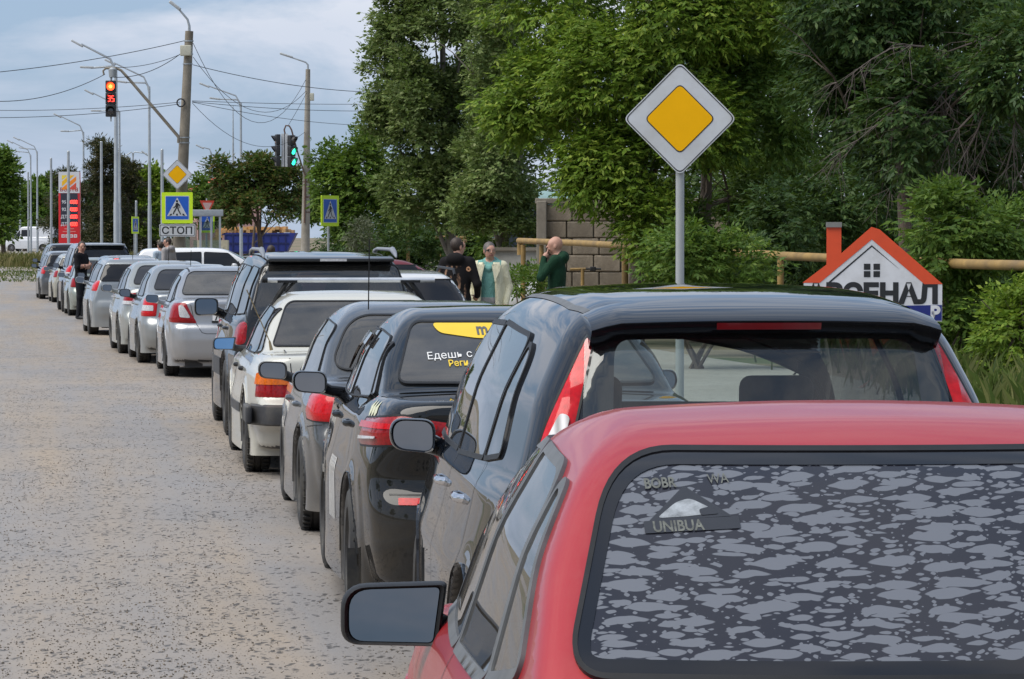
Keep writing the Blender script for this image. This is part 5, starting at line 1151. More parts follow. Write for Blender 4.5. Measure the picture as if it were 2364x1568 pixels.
def conifer(label, u, d, top, halfw, seed):
    x = X(u, d); e = empty('cedar_tree', (x, d, gz(x, d)), 0, label, 'tree', 'roadside trees'); H_ = at(u, top, d).z - gz(x, d); rn = random.Random(seed)
    m = MB(); m.tube([(0, 0, 0), (0.1, 0, H_ * .5), (0, 0, H_)], [.24, .15, .02], 8); lobes = []
    for i in range(26):
        t = .10 + .9 * i / 25; z = H_ * t; a = rn.uniform(0, 6.28); w = halfw / FPX * d * (1.15 - t * .75) * rn.uniform(.6, 1.1)
        p = (math.cos(a) * w * .6, math.sin(a) * w * .6, z + .1); m.tube([(0, 0, z - .2), p], [.05, .015], 5); lobes.append((p, (w * .75, w * .75, .30), 12))
    m.build('trunk', BARK, e, auto=60); crown_mesh('crown', lobes, LG_CON, e, clump=.32, per=15, k=4, L=.24, wd=.07, twig=.3, droop=.15, shell=.2, out=.9); return e
conifer('tallest dark cedar behind the petrol price totem', 232, 232, 338, 82, 1); conifer('dark cedar right of the tallest cedar', 292, 236, 372, 84, 2); conifer('low dark cedar touching the petrol price totem', 165, 240, 405, 70, 3)
for i, (u, d, u0, u1, top, lab, mt) in enumerate([(335, 250, 300, 375, 405, 'light green tree between cedar and priority sign', LG_BRIGHT), (10, 260, -40, 36, 365, 'green tree at the far left edge', LG_MID), (60, 330, 20, 110, 455, 'distant green tree above the white van roof', LG_MID), (110, 340, 70, 150, 425, 'distant green tree left of the totem', LG_MID), (400, 300, 350, 450, 455, 'distant tree behind the crossing sign', LG_MID), (20, 340, -30, 60, 440, 'distant tree over the van bonnet', LG_DARK), (190, 300, 140, 240, 450, 'distant tree hidden behind the totem', LG_DARK), (270, 300, 215, 330, 440, 'distant tree behind the cedars', LG_DARK)]):
    x = X(u, d); w = (u1 - u0) / 2; c_ = (u0 + u1) / 2
    tree('field_tree', lab, x, d, at(u, top, d).z * .6, .2, [lob(u0, c_ + w * .3, top + 10, 540, d, x, 46, 0), lob(c_ - w * .3, u1, top, 530, d, x, 46, .4), lob(u0, u1, 490, 585, d, x, 40, -.3)], mt, seed=40 + i, clump=.75, per=26, k=3, L=.34, wd=.2, twig=.3, droop=.2)
# trees on the left side of the road, outside the picture, that the cars reflect
for i, (x, y, h) in enumerate([(-16, 6, 7), (-19, 17, 8), (-22, 33, 8), (-27, 50, 7), (-15, -10, 8)]):
    tree('verge_tree', ['bushy tree beside the road left of the red saloon', 'bushy tree across the road from the black saloon', 'bushy tree across the road from the off-roader', 'bushy tree across the road from the silver saloon', 'bushy tree across the road behind the camera'][i], x, y, h * .7, .2, [((0, 0, h * .55), (2.0, 2.0, h * .38), 60), ((.5, 1.2, h * .4), (1.6, 1.6, h * .25), 40)], LG_MID, seed=60 + i, clump=.6, per=20, k=3, L=.22, wd=.12, twig=.25, droop=.2)
# grass and weeds
def tufts(name, label, spots, mat, hgt=(.15, .45), n=14, w=.012):
    P = []; 
    for (x, y, s) in spots:
        for _ in range(n): P.append((x + random.gauss(0, s), y + random.gauss(0, s), random.uniform(*hgt)))
    P = np.array(P); z0 = ground_z(P[:, 0], P[:, 1]); a = RNG.uniform(0, 6.28, len(P)); l = RNG.normal(size=(len(P), 2)) * .25 * P[:, 2:3]
    dx, dy = np.cos(a) * w, np.sin(a) * w
    V = np.stack([np.stack([P[:, 0] - dx, P[:, 1] - dy, z0], 1), np.stack([P[:, 0] + dx, P[:, 1] + dy, z0], 1), np.stack([P[:, 0] + l[:, 0] * .6 + dx * .6, P[:, 1] + l[:, 1] * .6, z0 + P[:, 2] * .65], 1), np.stack([P[:, 0] + l[:, 0] * 1.4, P[:, 1] + l[:, 1] * 1.4, z0 + P[:, 2]], 1)], 1).reshape(-1, 3)
    return tag(mesh_obj(name, V, np.arange(len(V), dtype=np.int32).reshape(-1, 4), mat), label, 'grass', kind='stuff')
GR1 = leafmat('grass_blade', (.06, .10, .02), (.11, .15, .035), (.26, .25, .10), .3); GR2 = leafmat('dry_grass_blade', (.10, .12, .03), (.20, .18, .07), (.34, .28, .14), .3)
tufts('tall_grass', 'tall grass and weeds on the right verge', [(random.uniform(4.8, 10), random.uniform(28, 44), .35) for _ in range(420)], GR1, (.15, .6), 16)
tufts('verge_grass', 'patchy grass on the verge beyond the road', [(random.uniform(-34, -22), random.uniform(165, 300), .8) for _ in range(520)] + [(random.uniform(-29, -18), random.uniform(150, 185), .7) for _ in range(260)], GR1, (.05, .16), 12, .03)
tufts('dry_grass', 'dry grass strip below the cedars', [(random.uniform(-33, -16), random.uniform(205, 230), .8) for _ in range(320)], GR2, (.4, .9), 16, .035)
tufts('wood_undergrowth', 'undergrowth below the trees on the right', [(random.uniform(4.5, 14), random.uniform(46, 80), .5) for _ in range(380)], GR1, (.15, .7), 14, .018)
# ------------------------------------------------------------------ signs, lights, poles, wires
YSIGN = simple('sign_yellow', (.88, .45, .002), .65, var=.04, scale=4, spec=.15); WSIGN = simple('sign_white', (.56, .585, .62), .5, var=.05, scale=5, dirt=(.45, .45, .44)); KSIGN = simple('sign_black', (.015, .016, .018), .5)
LIME = simple('sign_lime', (.60, .85, .015), .5, var=.04); BSIGN = simple('sign_blue', (.008, .10, .50), .45, var=.06); RSIGN = simple('sign_red', (.62, .05, .02), .45, var=.05); BACKS = simple('sign_back', (.25, .26, .27), .6)
CONC = simple('concrete', (.30, .275, .235), .9, var=.18, scale=3, bumps=.4, dirt=(.19, .165, .13)); CONCD = simple('dark_concrete', (.23, .205, .165), .9, var=.2, scale=3, bumps=.4, dirt=(.15, .125, .095))
CABLE = simple('cable_black', (.02, .02, .022), .7)
def flat(name, poly, y, mat, parent, th=.003, holes=()):
    """plate in the XZ plane at depth y (towards -Y), thickness th"""
    m = MB(); m.prism([(float(a), float(b)) for a, b in poly], y, y - th); return m.build(name, mat, parent)
def ringplate(name, outer, inner, y, mat, parent, th=.002):
    n = len(outer); V = [(a, y - th, b) for a, b in outer] + [(a, y - th, b) for a, b in inner]
    m = MB(); m.add(V, [(i, (i + 1) % n, n + (i + 1) % n, n + i) for i in range(n)]); return m.build(name, mat, parent)
def lettering(body, size, x, y, z, mat, parent, name='lettering', bold=.0, sx=1.0, align='CENTER'):
    V, Fc = text_mesh(body, size, align, bold); W_ = np.stack([x + V[:, 0] * sx, np.full(len(V), y), z + V[:, 1]], 1); return mesh_obj(name, W_, Fc, mat, parent)
def diamond(parent, z, r, y=-.03, name='sign_plate'):
    d = lambda q, rr: roundpoly([(0, z - q), (q, z), (0, z + q), (-q, z)], rr, 5)
    pl = flat(name, d(r, r * .12), y, WSIGN, parent, .02); flat('sign_back', d(r * .985, r * .12), y + .024, BACKS, pl, .003)
    ringplate('sign_border', d(r * .972, r * .11), d(r * .95, r * .105), y - .0205, KSIGN, pl); flat('yellow_field_edge', d(r * .625, r * .10), y - .0205, KSIGN, pl, .002)
    flat('yellow_field', d(r * .60, r * .09), y - .0235, YSIGN, pl, .002); return pl
def square(c, z, w, h): return [(c - w, z - h), (c + w, z - h), (c + w, z + h), (c - w, z + h)]
def crossing(parent, z, s=.35, y=-.05, lime=True):
    """pedestrian crossing plate: blue square, white triangle, walking figure"""
    if lime:
        pl = flat('sign_plate', roundpoly(square(0, z, s * 1.32, s * 1.32), .03), y, LIME, parent, .02); y -= .0205
        flat('sign_rim', roundpoly(square(0, z, s * 1.02, s * 1.02), .02), y, WSIGN, pl, .002); y -= .0025
        flat('blue_field', roundpoly(square(0, z, s * .97, s * .97), .015), y, BSIGN, pl, .002)
    else: pl = flat('sign_plate', roundpoly(square(0, z, s, s), .02), y, BSIGN, parent, .02); y -= .0205
    y -= .0025; T = lambda P: [(a * s, z + b * s) for a, b in P]
    flat('white_triangle', T([(-.86, -.70), (.86, -.70), (0, .88)]), y, WSIGN, pl, .002); y -= .0025
    m = MB()
    for P in ([(-.12, .62), (-.03, .68), (.06, .64), (.08, .52), (.0, .45), (-.10, .50)], [(-.12, .42), (.10, .42), (.12, .05), (-.12, .0)], [(.08, .40), (.18, .30), (.26, .22), (.26, -.02), (.19, -.02), (.19, .14), (.06, .26)], [(-.10, .40), (-.18, .16), (-.34, .02), (-.30, -.06), (-.12, .08), (-.06, .3)],
              [(-.12, .02), (.02, .02), (-.10, -.20), (-.22, -.38), (-.28, -.56), (-.37, -.54), (-.32, -.32), (-.20, -.14)], [(-.02, .0), (.12, .04), (.16, -.18), (.34, -.54), (.26, -.58), (.06, -.22)], [(-.70, -.66), (-.50, -.66), (-.42, -.50), (-.56, -.50)], [(-.10, -.66), (.06, -.66), (.05, -.50), (-.08, -.50)], [(.50, -.66), (.70, -.66), (.56, -.50), (.42, -.50)]):
        m.prism(T(P), y, y - .002)
    m.build('walking_figure', KSIGN, pl); return pl
def post(parent, h, r=.03, mat=None, name='post', x=0, y=0):
    m = MB(); m.tube([(x, y, -.05), (x, y, h)], r, 14); return m.build(name, mat or GALV, parent, auto=50)
# large priority sign
p = at(1570, 275, 30.0); e = empty('priority_sign', (p.x, 30, 0), R(-4), 'large white and yellow priority-road diamond on a grey post, nearest sign', 'road sign', 'priority road signs')
post(e, p.z + .1, .038, STEELG); diamond(e, p.z, .497, -.045)
for dz in (-.25, .2): m = MB(); m.box((0, 0, p.z + dz), (.12, .075, .03)); m.build('bracket', GALV, e)
# leaning concrete pole with signs, mast arm and traffic light
dP = 105.0; b = at(418, 640, dP); xb = b.x
e = empty('concrete_pole', (xb, dP, gz(xb, dP)), 0, 'leaning dark concrete pole carrying a street lamp and junction box', 'pole', 'street poles'); POLE = e
def pp(u, v, dy=0.0): q = at(u, v, dP + dy); return Vector((q.x - xb, dy, q.z))
m = MB(); m.tube([Vector((pp(415, 560).x - .02, 0, -.1)), pp(414, 560), pp(437, 72)], [.20, .19, .125], 12); m.build('pole_shaft', CONCD, e, auto=50)
m = MB(); m.tube([pp(437, 80), pp(437, 60), pp(433, 45), pp(412, 20)], [.05, .04, .035, .03], 8); arm = m.build('lamp_arm', GALV, e, auto=50)
m = MB(); q = pp(404, 13); m.box(q, (.42, .16, .10), ry=R(38), bev=.03); m.build('lamp_head', simple('lamp_grey', (.40, .42, .43), .5), arm, auto=50)
m = MB(); m.box(pp(429, 117, -.2), (.34, .18, .32), bev=.02); m.build('junction_box', simple('box_beige', (.50, .49, .40), .6), e, auto=50)
for v in (95, 125, 148, 318, 330): 
    m = MB(); t = (v - 72) / 488; q = pp(437 - 23 * t, v); m.lathe([(-.02, .145 + .06 * t), (.02, .145 + .06 * t)], 'z', q, 14); m.build('clamp_band', GALV, e)
m = MB(); pts = [pp(419, 238) + Vector((.12 * math.cos(a), -.2, .12 * math.sin(a))) for a in np.linspace(0, 6.28, 15)]; m.tube(pts, .025, 6, cap=False); m.build('cable_coil', CABLE, e)
e = empty('mast_arm', (xb, dP, 0), 0, 'long slanting steel arm from the leaning pole, holding the red traffic light', 'mast arm')
m = MB(); m.tube([pp(412, 330, -.22), pp(412, 316, -.22), pp(300, 185, -.25), pp(280, 163, -.25), pp(268, 157, -.25), pp(244, 158, -.25), pp(238, 164, -.25), pp(240, 173, -.25)], [.045, .05, .045, .042, .04, .035, .03, .03], 8); m.build('arm_tube', CONCD, e, auto=50)
m = MB(); m.lathe([(-.14, .0), (-.14, .11), (.10, .13), (.16, .05)], 'z', pp(260, 168, -.35), 12); m.tube([pp(258, 175, -.35), pp(256, 190, -.35)], .03, 6); m.build('hanger_cap', GALV, e, auto=50)
HOUS = simple('signal_housing', (.022, .023, .026), .45)
REDON = emis('red_signal_lit', (1.0, .04, .008), 5); REDC = emis('red_signal_core', (1.0, .30, .03), 5); LED = emis('red_led', (1.0, .03, .02), 7); GREENON = emis('green_signal_lit', (.02, .75, .36), 3)
OFFL = simple('dark_lens', (.03, .03, .033), .2, coat=1)
SEG = {'3': 'abgcd', '5': 'afgcd', '0': 'abcdef', '1': 'bc', '8': 'abcdefg'}
def seven(parent, ch, x, y, z, w, h, mat, t=None):
    t = t or w * .2; P = {'a': (0, h, w, t), 'g': (0, 0, w, t), 'd': (0, -h, w, t), 'b': (w / 2, h / 2, t, h), 'c': (w / 2, -h / 2, t, h), 'f': (-w / 2, h / 2, t, h), 'e': (-w / 2, -h / 2, t, h)}
    m = MB()
    for s in SEG[ch]: a, b_, ww, hh = P[s]; m.box((x + a, y, z + b_), (ww * .92, .004, hh * .92))
    return m.build('led_digit', mat, parent)
def signal(parent, secs, s=.30, vis=True):
    """stack of square sections centred on the parent's origin, faces towards -Y; secs: lens materials from the top"""
    n = len(secs); h = s * 1.16; m = MB()
    for i in range(n): m.box((0, 0, (n / 2 - i - .5) * h), (s, .16, h * .985), bev=.025)
    m.build('signal_housing', HOUS, parent, auto=50)
    for i, q in enumerate(secs):
        z = (n / 2 - i - .5) * h
        if vis:
            m = MB(); V = []; K = 15
            for k in range(K):
                a = R(-25) + R(230) * k / (K - 1); r = s * .43; V += [(r * math.cos(a), -.07, z + r * math.sin(a)), (r * math.cos(a), -.07 - .18 * max(.25, math.sin(a) * .6 + .4), z + r * math.sin(a))]
            m.add(V, [(2 * k, 2 * k + 1, 2 * k + 3, 2 * k + 2) for k in range(K - 1)]); m.build('visor', HOUS, parent, smooth=True)
        if q is not None: m = MB(); m.lathe([(-.105, .0), (-.10, s * .2), (-.088, s * .36), (-.075, s * .385)], 'y', (0, 0, z), 20); m.build('signal_lens', q, parent, auto=50)
q = at(256, 228, dP - .35); e = empty('traffic_light', q, R(0), 'traffic light with glowing red lamp and red countdown number 35', 'traffic light', 'traffic lights')
signal(e, [REDON, None, OFFL], .32, True)
m = MB(); m.lathe([(-.112, .0), (-.108, .05)], 'y', (0, 0, .37), 16); m.build('lamp_core', REDC, e)
for i, ch in enumerate('35'): seven(e, ch, -.045 + i * .115, -.088, 0, .07, .085, LED)
m = MB(); m.tube([(0, 0, -.55), (0, 0, -.70)], [.03, .02], 6); m.tube([(0, 0, .55), (0, 0, .72)], .025, 6); m.build('mounting_rod', GALV, e)
q = at(409, 403, dP - .4); e = empty('priority_sign', (q.x, dP - .32, 0), 0, 'small priority-road diamond on the leaning concrete pole', 'road sign', 'priority road signs'); diamond(e, q.z, .47, -.04)
q = at(409, 480, dP - .4); e = empty('crossing_sign', (q.x, dP - .32, 0), R(0), 'large lime-bordered pedestrian crossing sign on the leaning concrete pole', 'road sign', 'crossing signs'); crossing(e, q.z, .36)
q = at(409, 532, dP - .4); e = empty('stop_plate', (q.x, dP - .32, 0), 0, 'white plate reading СТОП below the large crossing sign', 'road sign')
pl = flat('sign_plate', roundpoly(square(0, q.z, .55, .19), .03), -.04, WSIGN, e, .02); ringplate('sign_border', roundpoly(square(0, q.z, .53, .17), .03), roundpoly(square(0, q.z, .515, .155), .027), -.0605, KSIGN, pl)
lettering('СТОП', .30, 0, -.063, q.z - .105, KSIGN, pl, bold=.006, sx=1.12)
# second concrete pole with twin traffic lights
dQ = 127.0; b = at(704, 600, dQ); xq = b.x; e = empty('concrete_pole', (xq, dQ, gz(xq, dQ)), 0, 'pale concrete lamp pole beside the green traffic light', 'pole', 'street poles')
def qq(u, v, dy=0.0): t = at(u, v, dQ + dy); return Vector((t.x - xq, dy, t.z - gz(xq, dQ)))
m = MB(); m.tube([Vector((0, 0, -.1)), qq(705, 560), qq(711, 160)], [.17, .165, .085], 12); m.build('pole_shaft', CONC, e, auto=50)
m = MB(); m.tube([qq(711, 165), qq(711, 150), qq(706, 144), qq(668, 131)], [.04, .035, .03, .025], 8); arm = m.build('lamp_arm', GALV, e, auto=50)
m = MB(); m.box(qq(661, 128), (.5, .14, .08), ry=R(18), bev=.03); m.build('lamp_head', MATS['lamp_grey'], arm, auto=50)
m = MB(); m.box(qq(720, 224), (.16, .14, .28), bev=.02); m.build('junction_box', MATS['box_beige'], e, auto=50)
m = MB(); m.tube([qq(703, 515, -.19), qq(705, 405, -.16), qq(701, 395, -.2), qq(688, 355, -.3), qq(673, 300, -.3), qq(668, 291, -.3), qq(660, 290, -.3), qq(656, 300, -.3), qq(659, 312, -.3)], [.03, .03, .03, .03, .03, .03, .03, .03, .03], 7); m.build('signal_bracket', simple('rusty_steel', (.12, .07, .05), .8), e, auto=50)
for v in (420, 455, 490):
    m = MB(); m.lathe([(-.02, .15), (.02, .15)], 'z', qq(708, v), 14); m.build('clamp_band', MATS['rusty_steel'], e)
q = at(641, 347, dQ - .3); e = empty('traffic_light', q, R(-75), 'unlit black traffic light turned left beside the pale concrete pole', 'traffic light', 'traffic lights'); signal(e, [OFFL, OFFL, OFFL], .34)
q = at(673, 349, dQ - .3); e = empty('traffic_light', q, R(60), 'traffic light turned right with green lamp lit', 'traffic light', 'traffic lights'); signal(e, [OFFL, GREENON, GREENON], .34)
q = at(657, 347, dQ - .32); e = empty('signal_backboard', q, 0, 'narrow white strip board between the two turned traffic lights', 'board'); m = MB()
m.box((-.07, 0, 0), (.11, .03, 1.22)); m.box((.07, 0, 0), (.11, .03, 1.22)); m.build('board', WSIGN, e); m = MB(); m.box((0, .02, 0), (.05, .03, 1.25)); m.build('centre_rod', HOUS, e)
# small road signs
def sign_on_post(name, label, u, v, d, rz, kind, s, group, vbase=None):
    q = at(u, v, d); z0 = gz(q.x, d); e = empty(name, (q.x, d, z0), R(rz), label, 'road sign', group); post(e, q.z - z0 + s, .035)
    if kind == 'x': crossing(e, q.z - z0, s)
    else:
        z = q.z - z0; T = lambda k: roundpoly([(0, z - s * k), (s * 1.0 * k, z + s * .75 * k), (-s * 1.0 * k, z + s * .75 * k)], s * .12); pl = flat('sign_plate', T(1), -.04, RSIGN, e, .02); flat('white_field', T(.66), -.061, simple('faded_pink', (.62, .40, .37), .5), pl, .003)
    return e
sign_on_post('crossing_sign', 'lime-bordered crossing sign on a yellow post right of the pale concrete pole', 758, 487, 106, 58, 'x', .36, 'crossing signs')
sign_on_post('crossing_sign', 'small lime-bordered crossing sign below the give way triangle', 476, 515, 168, 45, 'x', .36, 'crossing signs')
sign_on_post('give_way_sign', 'faded give way triangle left of the rust-tinged tree', 477, 478, 168.2, 35, 't', .42, None)
sign_on_post('crossing_sign', 'narrow crossing sign seen edge-on left of the leaning pole', 310, 520, 190, 72, 'x', .36, 'crossing signs')
# street lamps: (pole u, pole top v, distance, (head1 u, v), (head2 u, v))
def street_lamp(label, u, vt, d, heads, r=.085, mat=None):
    x = X(u, d); z0 = gz(x, d); e = empty('street_lamp', (x, d, z0), 0, label, 'street lamp', 'street lamps'); f = lambda a, b_: Vector((at(a, b_, d).x - x, 0, at(a, b_, d).z - z0))
    t = f(u, vt); m = MB(); m.tube([(0, 0, -.1), (0, 0, t.z * .36), (0, 0, t.z * .37), (0, 0, t.z)], [r * 1.25, r * 1.2, r, r * .7], 10); m.build('pole_shaft', mat or GALV, e, auto=50)
    for hu, hv in heads:
        h = f(hu, hv); m = MB(); du = h - t; m.tube([Vector((0, 0, t.z - .4 + (.0 if hv < vt else -.1))), Vector((du.x * .03, 0, t.z)), Vector((du.x * .15, 0, t.z + max(du.z, -.1) * .3 + .12)), h], [r * .6, r * .6, r * .5, r * .4], 8); a = m.build('lamp_arm', GALV, e, auto=50)
        m = MB(); an = math.atan2(du.z, -du.x); m.box(h + Vector((-.2, 0, .03)), (.62, .2, .10), ry=an * .8, bev=.03); m.build('lamp_head', MATS['lamp_grey'], a, auto=50)
    return e
street_lamp('tall twin-armed street lamp directly behind the red traffic light', 269, 160, 161, [(188, 102), (210, 157)], .11)
street_lamp('twin-armed street lamp left of the leaning pole', 346, 200, 177, [(263, 145), (288, 190)])
street_lamp('twin-armed street lamp just right of the traffic light pole, lower', 277, 258, 211, [(213, 214), (229, 257)])
street_lamp('twin-armed street lamp behind the blue truck body', 557, 238, 198, [(480, 198), (504, 229)])
street_lamp('twin-armed street lamp right of the petrol price totem', 194, 305, 248, [(139, 268), (156, 304)])
street_lamp('twin-armed street lamp crossing the white van', 87, 350, 300, [(43, 321), (57, 343)])
street_lamp('thin twin-armed street lamp behind the van roof', 72, 358, 312, [(28, 328), (44, 350)])
street_lamp('far twin-armed street lamp over the van cab', 47, 366, 325, [(4, 350), (18, 365)])
street_lamp('far street lamp near the left edge', 25, 377, 335, [(-8, 362)]); street_lamp('street lamp cut by the left edge', 11, 372, 300, [(-25, 355)])
street_lamp('old grey street lamp left of the rust-tinged tree', 488, 352, 240, [(468, 340)]); street_lamp('older short street lamp beside the old grey one', 485, 388, 236, [(468, 379)])
street_lamp('far street lamp with two spread arms between the cedars', 308, 354, 270, [(282, 364), (340, 355)])
for lab, u, v, d in (('bare steel pole crossing the middle of the petrol totem', 159, 350, 175), ('bare steel pole left of the totem', 119, 366, 215), ('bare steel pole in front of the tallest cedar', 235, 328, 185), ('thick bare steel pole left of the crossing sign', 375, 346, 160), ('thin bare pole over the van', 66, 398, 280), ('short bare pole near the narrow crossing sign', 315, 465, 215)):
    x = X(u, d); z0 = gz(x, d); e = empty('steel_pole', (x, d, z0), 0, lab, 'pole', 'bare steel poles'); z = at(u, v, d).z - z0; m = MB(); m.tube([(0, 0, -.1), (0, 0, z)], [.085, .07], 10); m.build('pole_shaft', GALV, e, auto=50); m = MB(); m.tube([(0, 0, z), (0, 0, z + .04)], [.08, .05], 10); m.build('pole_cap', GALV, e)
x = X(539, 260); e = empty('antenna_mast', (x, 260, gz(x, 260)), 0, 'thin antenna mast rising behind the rust-tinged tree', 'mast'); m = MB(); m.tube([(0, 0, 0), (0, 0, at(539, 375, 260).z), (0, 0, at(539, 264, 260).z)], [.10, .08, .03], 6); m.build('mast', GALV, e)
# wires
def wire(label, a, b, sag, r=.011, n=18):
    a, b = Vector(a), Vector(b); pts = [a.lerp(b, t) - Vector((0, 0, sag * 4 * t * (1 - t))) for t in np.linspace(0, 1, n)]; m = MB(); m.tube(pts, r, 5, cap=False)
    return tag(m.build('overhead_cable', CABLE, None), label, 'cable', 'overhead cables')
wire('topmost black cable running left from the leaning pole', at(427, 94, 105), at(-60, 172, 98), .12); wire('black cable from the junction box past the red light to the left edge', at(425, 118, 105), at(255, 178, 104.6), .25); wire('black cable from the red traffic light to the left edge', at(242, 172, 104.6), at(-80, 228, 96), .35)
wire('upper of the two cables between junction box and arm tip', at(425, 122, 105), at(268, 156, 104.6), .12, .009)
wire('lowest thin cable pair member left of the pole', at(416, 236, 105), at(-60, 254, 112), .1, .009); wire('lower thin cable left of the pole', at(416, 240, 105), at(-60, 272, 100), .12, .009)
wire('deep hanging cable between the two concrete poles', at(446, 100, 105), at(706, 184, 127), 2.0, .009); wire('second deep hanging cable between the concrete poles', at(446, 132, 105), at(707, 210, 127), 1.2, .009)
wire('straight cable from the leaning pole towards the elms', at(446, 150, 105), at(900, 214, 118), .2); wire('horizontal cable at mid height, upper', at(444, 233, 105), at(900, 240, 130), .05, .009); wire('horizontal cable at mid height, middle', at(444, 235, 105), at(900, 256, 120), .1, .009); wire('faint low cable towards the maple', at(444, 236, 105), at(900, 290, 140), .2, .009); wire('slack cable falling to the signal bracket', at(444, 238, 105), at(704, 305, 127), .9, .008); wire('short cable dropping to the twin traffic lights', at(708, 214, 126.8), at(664, 292, 126.7), .03, .008)
# petrol price totem
d = 200.0; x = X(161.5, d); z0 = gz(x, d); e = empty('price_totem', (x, d, z0), 0, 'tall red and white petrol price totem', 'sign'); hw = .62; zt = at(161, 397, d).z - z0; zm = at(161, 446, d).z - z0; zl = at(161, 519, d).z - z0
TR = simple('totem_red', (.62, .018, .025), .35, var=.04); TW_ = simple('totem_white', (.62, .63, .66), .4, var=.04); TD = simple('totem_dark', (.03, .033, .05), .3)
m = MB(); m.box((0, 0, zt / 2), (hw * 2, .45, zt), bev=.03); m.build('totem_body', TR, e, auto=50); Y = -.229
tp = flat('white_panel', square(0, (zt + zm) / 2, hw * .99, (zt - zm) / 2), Y, TW_, e, .012); sc = flat('price_screen', square(0, (zm + zl) / 2, hw * .80, (zm - zl) / 2 - .02), Y, TD, e, .012)
cz = zt - .62; k = .42
for i, (P, c_) in enumerate([([(-1, 1), (-.2, 1), (-1, .3)], (.80, .62, .05)), ([(.0, 1), (.75, 1), (-1, -.55), (-1, .1)], (.85, .48, .01)), ([(1, .85), (1, .25), (-.45, -1), (-1, -1), (-1, -.8)], (.85, .25, .015)), ([(1, .0), (1, -1), (-.2, -1)], (.62, .08, .05))]):
    flat('logo_stripe', [(a * k, cz + b_ * k) for a, b_ in P], Y - .0125, simple('logo_%d' % i, c_, .4), tp, .004)
lettering('веста', .40, 0, Y - .014, zm + .10, simple('totem_brown', (.30, .06, .05), .5), tp, bold=.008)
for i, tx in enumerate(('95', '92', 'ДТ', 'ДТ')):
    zz = zm - .52 - i * .43; lettering(tx, .26, -.30, Y - .014, zz - .09, TW_, sc, bold=.006)
    for j, ch in enumerate('1000'): seven(sc, '1' if j == 0 else '0', .04 + j * .125, Y - .015, zz, .085, .09, LED, .022)
for i in range(2): flat('text_line', square(0, zl - .24 - i * .16, .28 + .1 * i, .03), Y, simple('totem_pale_red', (.70, .20, .19), .5), e, .006)
for i in range(4): pn = flat('service_icon', square(-.36 + i * .24, zl - .66, .095, .095), Y, TW_, e, .008); flat('icon_mark', square(-.36 + i * .24, zl - .66, .05, .03), Y - .0085, TR, pn, .003)
# house-shaped advertising board
d = 38.0; q = at(2013, 640, d); e = empty('house_sign', (q.x, d, 0), R(-3), 'house-shaped board with red roof and chimney, lettered АРСЕНАЛ', 'sign')
def hs(P): return [((u - 2013) / FPX * d, at(u, v, d).z) for u, v in P]
ROOF = simple('board_red', (.68, .075, .02), .45, var=.05); WB = simple('board_white', (.66, .67, .70), .45, var=.05, dirt=(.52, .52, .52)); BLB = simple('board_blue', (.01, .02, .17), .4)
bd = flat('board', hs([(1856, 654), (2013, 532), (2174, 656), (2174, 742), (1856, 742)]), 0, WB, e, .03)
flat('roof_band', hs([(1853, 653), (1908, 611), (1908, 524), (1942, 524), (1942, 585), (2011, 524), (2030, 530), (2175, 656), (2133, 656), (2012, 553), (1893, 653)]), -.0305, ROOF, bd, .004)
flat('chimney_cap', hs([(1907, 525), (1943, 525), (1943, 513), (1907, 513)]), .0, simple('cap_grey', (.20, .20, .19), .7), bd, .06)
m = MB(); m.prism(hs([(1912, 652), (2012, 566), (2076, 622), (2012, 570), (1918, 652)]), -.0305, -.0325); m.build('roof_line', KSIGN, bd)
m = MB()
for (a, b_) in ((1994, 609), (2016, 609), (1994, 626), (2016, 626)): m.prism(hs([(a, b_ + 14), (a + 15, b_ + 14), (a + 15, b_), (a, b_)]), -.0305, -.033)
m.build('window_mark', KSIGN, bd)
lettering('АРСЕНАЛ', .292, .005, -.034, at(2013, 699, d).z, KSIGN, bd, bold=.016, sx=1.04)
flat('blue_band', hs([(1856, 740), (2173, 740), (2173, 704), (1856, 710)]), -.0305, BLB, bd, .003); lettering('ДВЕРИ ОКНА Р', .17, .62, -.036, at(2013, 733, d).z, WB, bd, bold=.01, align='RIGHT') if False else lettering('Р', .17, .70, -.036, at(2013, 733, d).z, WB, bd, bold=.012)
post(e, .9, .03, x=-.6, y=.03); post(e, .9, .03, x=.6, y=.03)
# yellow gas pipe on posts
GAS = simple('gas_pipe_yellow', (.29, .185, .06), .7, var=.25, scale=4, dirt=(.17, .115, .055))
e = empty('gas_pipe', (0, 0, 0), 0, 'thick ochre gas pipe on posts running along the wood', 'pipe', 'gas pipes'); path = [at(1198, 556, 72), at(1330, 561, 67), at(1455, 568, 60.5), at(1650, 580, 54), at(1830, 592, 49.5), at(2060, 602, 45.5), at(2240, 610, 41.8), at(2560, 618, 38)]
m = MB(); m.tube(path, .062, 14); m.tube([path[0] + Vector((.03, 0, .05)), path[0] + Vector((.03, 0, -.3))], .07, 12); m.build('pipe', GAS, e, auto=50)
for u, v, d_, r_ in ((1208, 560, 71.6, .055), (1443, 568, 60.9, .06), (1802, 592, 50, .05), (2170, 608, 43.2, .05), (1250, 560, 70.2, .05)):
    q = at(u, v, d_); m = MB(); m.tube([(q.x, d_, -.1), (q.x, d_, q.z - .05)], r_, 10); m.build('post', GAS, e, auto=50)
e = empty('gas_pipe', (0, 0, 0), 0, 'thin yellow branch pipe with valve low against the block wall', 'pipe', 'gas pipes'); m = MB(); q = at(1316, 622, 66); w_ = at(1352, 621, 66); m.tube([q, w_], .025, 8); m.build('pipe', GAS, e, auto=50); m = MB(); m.tube([w_ - Vector((.06, 0, 0)), Vector((w_.x - .06, 66, 0))], .035, 8); m.build('post', GAS, e, auto=50)
